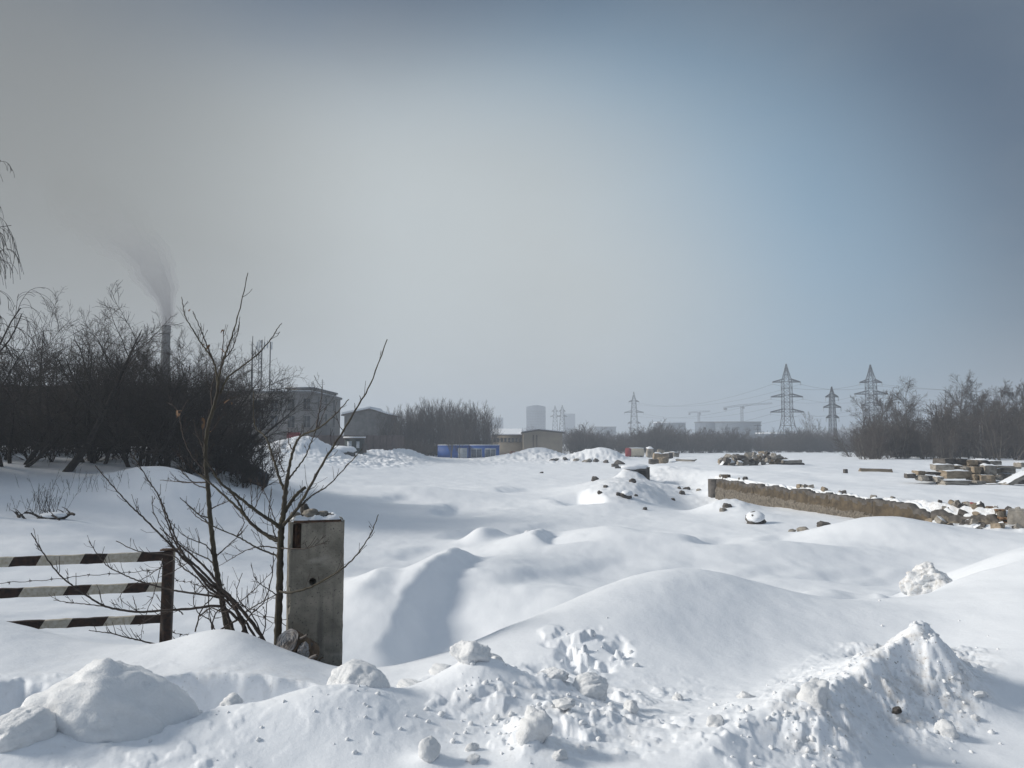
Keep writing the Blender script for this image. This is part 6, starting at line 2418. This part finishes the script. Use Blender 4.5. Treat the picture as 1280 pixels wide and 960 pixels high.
def cap_mesh(seed):
    g = np.linspace(-1, 1, 9)
    U, V = np.meshgrid(g, g, indexing='ij')
    q = np.maximum(np.abs(U), np.abs(V))
    h = 0.5 + 0.20 * smooth01((1 - q) / 0.45) * (0.7 + 0.5 * fbm(U * 1.4 + seed, V * 1.4, 2)) - 0.06
    p = np.stack([U.ravel() * 0.48, V.ravel() * 0.48, h.ravel()], 1)
    i = np.arange(81).reshape(9, 9)
    return make_mesh('snow_cap', p, [np.stack([i[:-1, :-1], i[1:, :-1], i[1:, 1:], i[:-1, 1:]], -1).reshape(-1, 4)])


BL = {}
for mk in ('rubble_grey', 'rubble_tan', 'rubble_dark'):
    BL[mk] = []
    for s in range(5):
        me = block_mesh(s + (0 if mk == 'rubble_grey' else 10), 0.2 if s < 3 else 0.38)
        me.materials.append(M[mk])
        BL[mk].append(me)
CAPS = []
for s in range(3):
    me = cap_mesh(s * 5.0)
    me.materials.append(M['snow_cap'])
    CAPS.append(me)
_bk = [0]


def block(name, label, cat, group, loc, size, rot=(0, 0, 0), mk='rubble_grey', v=None, cap=False):
    _bk[0] += 1
    o = bpy.data.objects.new(name, BL[mk][_bk[0] % 5 if v is None else v])
    COL.objects.link(o)
    o.location = loc
    o.scale = size
    o.rotation_euler = rot
    tag(o, label, cat, group)
    if cap:
        c = bpy.data.objects.new('snow_cap', CAPS[_bk[0] % 3])
        COL.objects.link(c)
        c.parent = o
    return o


# ------------------------------------------------------------------ the old foundation wall at the edge of the yard
def foundation_wall():
    seg = np.hypot(*np.diff(WALL, axis=0).T)
    cum = np.concatenate([[0], np.cumsum(seg)])
    tot = cum[-1]

    def pos(s):
        k = min(len(seg) - 1, int(np.searchsorted(cum, s, side='right') - 1))
        t = (s - cum[k]) / seg[k]
        return WALL[k] * (1 - t) + WALL[k + 1] * t
    root = empty('foundation_wall', (*pos(0), -3.2))
    tag(root, 'long broken concrete foundation wall with an earthy face holding back the snowy yard', 'wall')
    o = np.array(root.location)
    # sections, measured from the near end; the near stretch is ruined rubble and handled below
    cuts = [0.2, 1.6, 3.0, 4.45, 7.4, 10.6, 14.2, 18.2, 22.0, tot - 1.2]
    for k, (s0, s1) in enumerate(zip(cuts[:-1], cuts[1:])):
        n = int((s1 - s0) / 0.09)
        ss = np.linspace(s0 + 0.008, s1 - 0.008, n)
        top = -2.41 - 0.03 * k % 2 + 0.10 * fbm(ss * 0.8, ss * 0 + k, 4) + 0.13 * ridged(ss * 2.6, ss * 0 + 3.3, 4) - 0.02
        if k == 3:
            top = top - 0.30 * smooth01((5.6 - ss) / 1.2)
        if k < 3:
            top = top - 0.32 + 0.22 * fbm(ss * 1.3, ss * 0 + 8, 3) + 0.12 * ridged(ss * 4, ss * 0, 3)
        zl = np.linspace(0, 1, 16)
        Vf, Vb = [], []
        for s, tz in zip(ss, top):
            c = pos(s)
            u = (pos(min(tot, s + 0.05)) - pos(max(0, s - 0.05)))
            u /= np.linalg.norm(u)
            nrm = np.array([-u[1], u[0]])       # towards the field
            for a in zl:
                z = -4.0 + (tz + 4.0) * a
                rough = 0.06 * float(fbm(np.array(s * 2.1), np.array(z * 2.1 + 9), 4)) + 0.03 * float(pn2(np.array(s * 9.0), np.array(z * 9.0)))
                foot = 0.10 if z < -3.02 + 0.1 * math.sin(s * 1.3) else 0.0
                w_ = 0.16 + rough + foot
                Vf.append((c[0] + nrm[0] * w_ - o[0], c[1] + nrm[1] * w_ - o[1], z - o[2]))
                Vb.append((c[0] - nrm[0] * 0.16 - o[0], c[1] - nrm[1] * 0.16 - o[1], z - o[2]))
        m = 16
        i = np.arange(n * m).reshape(n, m)
        Q = np.stack([i[:-1, :-1], i[:-1, 1:], i[1:, 1:], i[1:, :-1]], -1).reshape(-1, 4)
        nb = n * m
        Qb = Q[:, ::-1] + nb
        Qt = np.stack([i[:-1, -1], i[:-1, -1] + nb, i[1:, -1] + nb, i[1:, -1]], 1)
        E = []
        for row, fl in ((i[0], 0), (i[-1], 1)):
            q = np.stack([row[:-1], row[:-1] + nb, row[1:] + nb, row[1:]], 1)
            E.append(q if fl == 0 else q[:, ::-1])
        me = make_mesh('wall_panel', np.array(Vf + Vb), [np.concatenate([Q, Qb, Qt] + E)], False)
        p = link('wall_panel', me, M['wall_concrete'], root)
        me.materials.append(M['pebbly'])
        zc = np.zeros(len(me.polygons) * 3)
        me.polygons.foreach_get('center', zc)
        zc = zc.reshape(-1, 3)[:, 2] + o[2]
        me.materials.append(M['rubble_dark'])
        up = np.zeros(len(me.polygons), dtype=np.int32)
        nq = len(Q)
        col_i = np.arange(nq) // 15
        row_i = np.arange(nq) % 15
        up[:nq][row_i >= 13 + (np.sin(col_i * 0.9) > 0.3)] = 2
        up[2 * nq:2 * nq + len(Qt)] = 2
        mi_ = (zc < (-3.05 if k > 2 else -2.62)).astype(np.int32)
        me.polygons.foreach_set('material_index', np.where(up > 0, up, mi_).astype(np.int32))
        # snow along the broken top
        cp = []
        for s, tz in zip(ss[::2], top[::2]):
            c = pos(s)
            cp.append((c[0] - o[0] + 0.19, c[1] - o[1], tz - o[2] - 0.02))
        rr = np.clip(0.08 + 0.07 * fbm(ss[::2] * 2.2, ss[::2] * 0 + 1, 3), 0.015, 0.2)
        rr[0] = rr[-1] = 0.01
        sn = MB().tube(cp, rr, 8)
        link('snow_cap', sn.mesh('snow_cap', True), M['snow_cap'], p)
    # the upright end post
    e = pos(tot - 0.5)
    MB().box((e[0] - o[0] - 0.05, e[1] - o[1], -0.30), (0.55, 0.8, 1.75)).build('end_post', M['rubble_dark'], root)
    MB().box((e[0] - o[0] + 0.45, e[1] - o[1] - 0.9, 0.28), (0.34, 0.4, 1.25), rz=0.2).build('end_post', M['wall_concrete'], root)
    return root


foundation_wall()
# loose stones on top of and below the wall
r = random.Random(4)
for k in range(26):
    t = r.random()
    y = 29 + 17.5 * t
    x = float(np.interp(y, WALL[:, 1], WALL[:, 0])) + r.uniform(-0.1, 0.7)
    s = r.uniform(0.10, 0.26)
    block('wall_stone', 'broken stone on the snowy top of the long foundation wall', 'stone', 'stones along the top of the foundation wall', (x, y, gz(x, y) + s * 0.2), (s * 1.3, s, s), (r.uniform(-.4, .4), r.uniform(-.4, .4), r.uniform(0, 6)), r.choice(['rubble_grey', 'rubble_dark', 'rubble_tan']))
# the ruined near stretch
M['brick_old'] = mat('old_brown_brick', (0.20, 0.125, 0.075), 0.95, 0.35, 6, bump=0.01, bscale=30)


def brick_pier():
    d = 25.4
    a, b = P(1233, 632, d), P(1265, 653, d)
    root = empty('brick_pier', ((a.x + b.x) / 2, d, b.z - 0.3), 1.25)
    tag(root, 'crumbling brown brick pier in the ruined stretch near the corner block', 'brick pier')
    bm_ = []
    base = MB().box((0, 0, 0), (0.25, 0.12, 0.065)).mesh('brick')
    base.materials.append(M['brick_old'])
    rr = random.Random(8)
    rows = 10
    for j in range(rows):
        m = 5 if j % 2 == 0 else 4
        for i in range(-m // 2, m // 2 + 1):
            if j > 6 and rr.random() < 0.35:
                continue
            for yy in (0, 0.13):
                o = bpy.data.objects.new('brick', base)
                COL.objects.link(o)
                o.parent = root
                o.location = (i * 0.262 + (0.13 if j % 2 else 0) + rr.uniform(-.006, .006), yy + rr.uniform(-.012, .012), 0.05 + j * 0.076)
                o.rotation_euler = (0, 0, rr.uniform(-.03, .03))
    MB().box((0, 0.065, 0.36), (1.25, 0.20, 0.70)).build('mortar_core', M['pebbly'], root)


brick_pier()
d = 24.2
p = P(1274, 655, d)
block('corner_block', 'upright grey concrete block at the end of the ruined wall stretch', 'block', None, (p.x, d, p.z + 0.05), (0.5, 0.6, 0.85), (0.05, -0.08, 0.9), 'rubble_grey', 0, False)
r = random.Random(14)
for k in range(80):
    px = 1150 + 130 * r.random()
    t = (px - 1150) / 130
    d = 27.4 - 3.2 * t + r.gauss(0, 0.45)
    x = P(px, 640, d).x
    s = r.uniform(0.07, 0.24) * (1.3 if k < 8 else 1)
    block('rubble_stone', 'broken stone in the ruined snowy stretch of the foundation wall', 'stone', 'stones of the ruined wall stretch', (x, d, gz(x, d) + s * 0.15), (s * r.uniform(0.9, 1.5), s, s * r.uniform(0.7, 1.1)), (r.uniform(-.6, .6), r.uniform(-.6, .6), r.uniform(0, 6)), r.choice(['rubble_grey', 'rubble_dark', 'rubble_dark', 'rubble_tan']), None, r.random() < 0.25)
o = block('red_scrap', 'small faded red scrap lying on the ruined wall stretch', 'scrap', None, tuple(at(1215, 26.4, 0.12)), (0.3, 0.2, 0.08), (0.2, 0.1, 0.4), 'rubble_dark')
o.data = o.data.copy()
o.data.materials.clear()
o.data.materials.append(M['red'])

# ------------------------------------------------------------------ the stack of reclaimed blocks on the yard
def rect_block(x0, y0, x1, y1, d, dep, mk, label, cap=False, rz=0.0, ry=0.0, name='concrete_block'):
    a, b = P(x0, y0, d), P(x1, y1, d)
    return block(name, label, 'block', 'reclaimed blocks of the tall yard stack', ((a.x + b.x) / 2, d + dep / 2, (a.z + b.z) / 2), (b.x - a.x, dep, a.z - b.z), (0, ry, rz), mk, None, cap)


def st(x0, y0, x1, y1):
    return 1120 + x0 / 8, 560 + y0 / 8, 1120 + x1 / 8, 560 + y1 / 8


STACK = [
    ((490, 322, 785, 380), 36.6, 1.0, 'rubble_grey', 'long flat snowy slab at the foot of the block stack', True),
    ((788, 330, 905, 380), 36.8, 0.8, 'rubble_grey', 'short grey block continuing the bottom slab of the stack', False),
    ((880, 275, 1022, 372), 37.0, 0.9, 'rubble_tan', 'big rough tan block low in the stack below the snowy slab top', False),
    ((495, 228, 770, 312), 37.5, 0.9, 'rubble_tan', 'long snow topped block with a brown face above the foot slab', True),
    ((775, 262, 822, 335), 37.3, 0.7, 'rubble_tan', 'narrow tan block standing between long block and rough block', False),
    ((826, 262, 880, 330), 37.4, 0.6, 'rubble_tan', 'small tan block beside the narrow one in the stack middle', False),
    ((768, 188, 850, 264), 37.6, 0.8, 'rubble_tan', 'upright square tan block in the middle of the stack', False),
    ((852, 190, 912, 262), 38.0, 0.7, 'rubble_dark', 'dark recessed block beside the upright square tan block', False),
    ((420, 165, 600, 228), 38.0, 0.9, 'rubble_grey', 'grey block overhanging at the outer side of the third course', True),
    ((596, 172, 668, 228), 38.1, 0.8, 'rubble_tan', 'small snow topped tan block in the third course', True),
    ((672, 186, 770, 262), 37.8, 0.9, 'rubble_grey', 'grey sloping block between tan blocks in the third course', False),
    ((908, 172, 1030, 272), 37.8, 0.9, 'rubble_grey', 'large pale grey block under the snowy slab', True),
    ((465, 105, 600, 166), 38.6, 0.9, 'rubble_dark', 'dark block at the outer end of the top course', False),
    ((604, 108, 725, 172), 38.7, 0.9, 'rubble_dark', 'dark rough block second along the top course', False),
    ((728, 118, 838, 188), 38.5, 0.9, 'rubble_tan', 'brownish tan block in the middle of the top course', False),
    ((836, 118, 945, 192), 38.5, 0.9, 'rubble_dark', 'dark block with snow heaped on it in the top course', True),
    ((940, 128, 1080, 176), 38.9, 1.2, 'rubble_grey', 'flat snow laden slab at the end of the top course', True),
    ((1022, 178, 1262, 206), 37.9, 0.7, 'rubble_grey', 'long thin concrete beam lying out from the stack', True),
    ((1030, 205, 1205, 262), 38.4, 0.8, 'rubble_grey', 'grey snowy block under the long thin beam', True),
    ((1022, 268, 1085, 325), 37.6, 0.6, 'rubble_grey', 'small grey block beside the big rough tan block', False),
    ((1090, 255, 1180, 330), 38.0, 0.7, 'rubble_grey', 'snowy block beneath the leaning slab', True),
    ((1240, 145, 1290, 195), 37.5, 0.5, 'rubble_grey', 'small pale block on the far end of the long thin beam', True),
    ((128, 255, 215, 305), 37.6, 0.6, 'rubble_dark', 'dark outlying block farthest off beside the stack', True),
    ((218, 228, 296, 275), 37.9, 0.6, 'rubble_tan', 'tan outlying block propped on its neighbours', True),
    ((246, 272, 335, 335), 37.3, 0.6, 'rubble_grey', 'grey outlying block low in the snow by the stack', False),
    ((330, 238, 485, 270), 38.0, 0.9, 'rubble_dark', 'thin dark slab bridging outlying blocks and stack', True),
    ((322, 280, 405, 335), 37.5, 0.6, 'rubble_dark', 'dark block under the thin bridging slab', False),
    ((410, 288, 482, 345), 37.1, 0.6, 'rubble_grey', 'rounded grey block at the corner of the foot slab', True),
    ((930, 360, 1060, 392), 36.4, 0.6, 'rubble_dark', 'flat dark slab lying before the leaning slab', True),
    ((1190, 300, 1290, 385), 37.4, 0.8, 'rubble_dark', 'dark block in the shadow under the leaning slab', False),
]
for k, (q, d, dep, mk, lab, cap) in enumerate(STACK):
    rect_block(*st(*q), d, dep, mk, lab, cap, 0.22 * math.sin(k * 2.2), 0.05 * math.sin(k * 3.1))
a, b = P(1254, 606.5, 36.3), P(1284, 590, 36.5)
o = block('leaning_slab', 'long snow covered slab leaning against the end of the stack', 'slab', 'reclaimed blocks of the tall yard stack', tuple((a + b) / 2), ((b - a).length, 0.7, 0.20), (0, -math.atan2(b.z - a.z, b.x - a.x), 0.1), 'rubble_grey', 0, True)

# ------------------------------------------------------------------ the sprawling rubble heap on the yard
g = np.random.default_rng(21)
cnt = 0
GR = 'concrete lumps of the sprawling rubble heap'
for k in range(95):
    px = g.uniform(902, 985)
    mid = 1 - abs((px - 945) / 48) ** 2
    d = 62 + g.normal() * 0.9
    base = P(px, 588, d)
    gzv = gz(base.x, d)
    h = max(0.0, mid) * g.random() * 1.0
    s = g.uniform(0.22, 0.55)
    block('rubble_lump', 'broken concrete lump of the sprawling snowy rubble heap on the yard', 'rubble', GR, (base.x, d + 0.6 * h, gzv + h + 0.1 * s), (s * g.uniform(0.9, 1.6), s, s * g.uniform(0.7, 1.1)), (g.uniform(-.7, .7), g.uniform(-.7, .7), g.uniform(0, 6)), ['rubble_grey', 'rubble_grey', 'rubble_tan', 'rubble_dark'][k % 4], None, g.random() < 0.35)
for k, (x0, y0, x1, y1, lab, mk) in enumerate([(978, 575, 1000, 578, 'flat snowy slab resting high on the end of the rubble heap', 'rubble_grey'), (975, 579, 1003, 582, 'second flat slab under the high one on the rubble heap', 'rubble_dark'), (992, 582, 1016, 588.5, 'long dark slab sliding off the end of the rubble heap', 'rubble_dark'), (982, 584, 1000, 588, 'low brown slab at the end foot of the rubble heap', 'rubble_tan'), (932, 585, 958, 587.5, 'low snowy slab at the front foot of the rubble heap', 'rubble_grey'), (920, 569, 930, 573, 'block crowning the first rise of the rubble heap', 'rubble_dark'), (905, 572, 912, 578, 'square block at the outer corner of the rubble heap', 'rubble_dark')]):
    a, b = P(x0, y0, 61), P(x1, y1, 61)
    ang = math.atan2(b.z - a.z + (0.25 if k != 2 else 0), b.x - a.x)
    block('rubble_slab', lab, 'slab', GR, tuple((a + b) / 2), (abs(b.x - a.x) * 1.05, 1.1, 0.26 if k < 5 else abs(a.z - b.z)), (0.05, -ang, 0.1 * math.sin(k)), mk, k % 3, k in (0, 4))
# small cluster at the far end of the yard edge
for k, (px, py, d, w, h, mk, lab, cap) in enumerate([
        (822, 572, 78, 0.9, 0.9, 'rubble_tan', 'tan concrete block in the small cluster near the cream tank', True),
        (828, 576, 76, 1.2, 0.8, 'rubble_tan', 'wide tan block at the front of the small cluster', False),
        (826, 567, 80, 0.8, 0.8, 'rubble_grey', 'grey block at the top of the small cluster', False),
        (834, 570, 79, 1.0, 0.6, 'rubble_dark', 'dark block at the far side of the small cluster', True),
        (817, 577, 75, 0.9, 0.5, 'rubble_dark', 'low dark block at the outer side of the small cluster', False),
        (842, 568, 84, 1.2, 0.5, 'rubble_grey', 'snowy grey slab beyond the small cluster', True),
        (812, 566, 92, 1.0, 1.2, 'rubble_grey', 'pale upright block between cream tank and small cluster', True),
        (858, 575, 72, 2.0, 0.22, 'rubble_grey', 'thin slab lying flat past the small cluster', True)]):
    p = P(px, py, d)
    x = p.x
    block('yard_block', lab, 'block', 'small cluster of blocks at the yard end', (x, d, max(p.z, gz(x, d) + h * 0.3)), (w, 0.8, h), (0.1 * math.sin(k), 0.12 * math.cos(k * 2), k * 0.8), mk, None, cap)
p = at(1094, 50, 0.08)
o = block('concrete_beam', 'weathered beam lying alone on the snow between heap and stack', 'beam', None, tuple(p), (2.1, 0.3, 0.24), (0, 0.03, -0.12), 'rubble_tan', 1, True)
p = at(1056, 47, 0.1)
block('yard_stone', 'small dark stone alone on the yard snow past the rubble heap', 'stone', None, tuple(p), (0.22, 0.2, 0.32), (0, 0, 0.3), 'rubble_dark')
p = at(1200, 60, 0.1)

# ------------------------------------------------------------------ the half buried chamber and its litter of stones
def chamber():
    d = 53
    a, b = P(795, 585, d), P(813, 600, d)
    root = empty('concrete_chamber', ((a.x + b.x) / 2, d, b.z - 0.4), 0.25)
    tag(root, 'half buried dark concrete chamber under a thick cap of snow', 'chamber')
    w, h = b.x - a.x, a.z - b.z + 0.4
    MB().box((0, 0.5, h / 2), (w, 1.0, h)).build('wall', M['rubble_dark'], root)
    MB().box((-w * 0.1, -0.03, h * 0.55), (w * 0.55, 0.05, h * 0.6)).build('opening_shade', M['void_shade'], root)  # solid dark panel on the wall; the shade of an opening is painted on
    MB().box((0, 0.5, h + 0.03), (w + 0.04, 1.02, 0.06)).build('cover', M['rubble_grey'], root)
    s = link('snow_cap', lump_mesh('snow_cap', 701, 4, 0.2), M['snow_cap'], root)
    s.location = (-0.35, 0.65, h + 0.04)
    s.scale = (w + 1.0, 1.6, 0.42)


chamber()
LIT = [(775, 571, 100, 1.3, 'cone shaped dark rubble piece before the cream tank', 'rubble_dark'), (693, 571, 118, 1.6, 'dark rubble piece beside the big snow cone', 'rubble_dark'), (706, 570, 118, 1.0, 'dark rubble piece second from the big snow cone', 'rubble_dark'), (720, 569, 116, 1.0, 'grey rubble piece before the distant pylons', 'rubble_grey'), (734, 568, 112, 1.4, 'grey rubble lump in the middle of the far ridge', 'rubble_grey'), (746, 568, 112, 1.2, 'dark rubble lump on the far ridge', 'rubble_dark'),
       (758, 570, 108, 0.9, 'small dark rubble piece beside the cone shaped one', 'rubble_dark'), (769, 567, 92, 0.9, 'dark lump on the snow peak near the half buried chamber', 'rubble_dark'), (772, 570, 88, 0.8, 'lower dark lump on the snow peak near the chamber', 'rubble_dark'), (790, 579, 62, 2.0, 'thin dark slab edge under snow above the chamber', 'rubble_dark'), (743, 592, 50, 0.55, 'flat dark stone in the open snow before the chamber', 'rubble_dark'), (677, 580, 80, 0.4, 'tiny dark stone alone on the field', 'rubble_dark'),
       (783, 614, 40, 0.75, 'largest dark stone on the bank below the chamber', 'rubble_dark'), (790, 602, 45, 0.5, 'dark stone just below the half buried chamber', 'rubble_dark'), (773, 616, 40, 0.3, 'small stone beside the largest dark bank stone', 'rubble_dark'), (795, 611, 41, 0.25, 'small stone above the largest dark bank stone', 'rubble_dark'), (757, 605, 43, 0.35, 'dark stone at the lip of the small hollow', 'rubble_dark'), (750, 612, 41, 0.3, 'lower dark stone at the lip of the small hollow', 'rubble_dark'),
       (806, 628, 37, 0.25, 'stone at the bottom of the bank below the chamber', 'rubble_dark'), (852, 608, 48, 0.55, 'dark stone on the pit slope between chamber and wall', 'rubble_dark'), (841, 614, 45, 0.3, 'small stone in the pit between chamber and wall', 'rubble_dark'), (858, 600, 50, 0.45, 'stone on the upper pit slope near the wall end', 'rubble_dark'), (849, 601, 50, 0.3, 'small stone on the upper pit slope', 'rubble_dark'), (873, 600, 49, 0.4, 'stone close to the dark end of the foundation wall', 'rubble_grey'),
       (909, 628, 36, 0.45, 'stone sticking out of the snow peak before the wall', 'rubble_dark'), (904, 632, 35.5, 0.35, 'lower stone on the snow peak before the wall', 'rubble_grey'), (944, 650, 30, 0.85, 'dark boulder with a cap of snow before the wall', 'rubble_dark'), (1004, 658, 27, 0.45, 'grey stone in the hollow before the long wall', 'rubble_grey'), (990, 660, 27, 0.25, 'small grey stone beside the one in the hollow', 'rubble_grey'), (1048, 660, 25.5, 0.22, 'thin stone on the smooth peak before the wall', 'rubble_dark'), (1008, 662, 27, 0.22, 'tiny stone in the hollow before the long wall', 'rubble_dark'),
       (1030, 634, 28.5, 0.5, 'arched dark stone at the foot of the long wall', 'rubble_dark')]
STONES = {}
for mk in ('rubble_dark', 'rubble_grey'):
    STONES[mk] = []
    for s in range(4):
        me = lump_mesh('loose_stone', 720 + s, 3, 0.5, sharp=0.9, freq=1.6)
        me.materials.append(M[mk])
        STONES[mk].append(me)
SCAP = lump_mesh('snow_cap', 730, 3, 0.25)
SCAP.materials.append(M['snow_cap'])
for k, (px, py, d, w, lab, mk) in enumerate(LIT):
    p = P(px, py, d)
    z = gz(p.x, d)
    w *= 0.95
    o = bpy.data.objects.new('loose_stone', STONES[mk][k % 4])
    COL.objects.link(o)
    hgt = w * (0.8 if w < 1.5 else 0.5)
    o.location = (p.x, d, z + hgt * 0.10)
    o.scale = (w * 1.15, w * 0.9, hgt)
    o.rotation_euler = (0.2 * math.sin(k), 0.25 * math.cos(k * 1.7), k * 0.9)
    tag(o, lab, 'stone')
    if lab.startswith(('dark boulder', 'largest')) or k in (9,):
        c = bpy.data.objects.new('snow_cap', SCAP)
        COL.objects.link(c)
        c.parent = o
        c.location = (-0.02, 0.03, 0.30)
        c.scale = (1.0, 0.95, 0.55)
# ------------------------------------------------------------------ the frosty air
hb = MB().box((0, 0, 25.5), (3060, 3060, 75)).build('haze', None)
hm = bpy.data.materials.new('frost_haze')
hm.use_nodes = True
hn, hl = hm.node_tree.nodes, hm.node_tree.links
hn.clear()
ho = hn.new('ShaderNodeOutputMaterial')
hv = hn.new('ShaderNodeVolumePrincipled')
hv.inputs['Color'].default_value = (0.70, 0.765, 0.85, 1)
hv.inputs['Density'].default_value = 0.0012
hv.inputs['Anisotropy'].default_value = 0.2
hl.new(hv.outputs[0], ho.inputs['Volume'])
hb.data.materials.append(hm)
tag(hb, 'pale frosty haze hanging over the whole waste ground', kind='stuff')
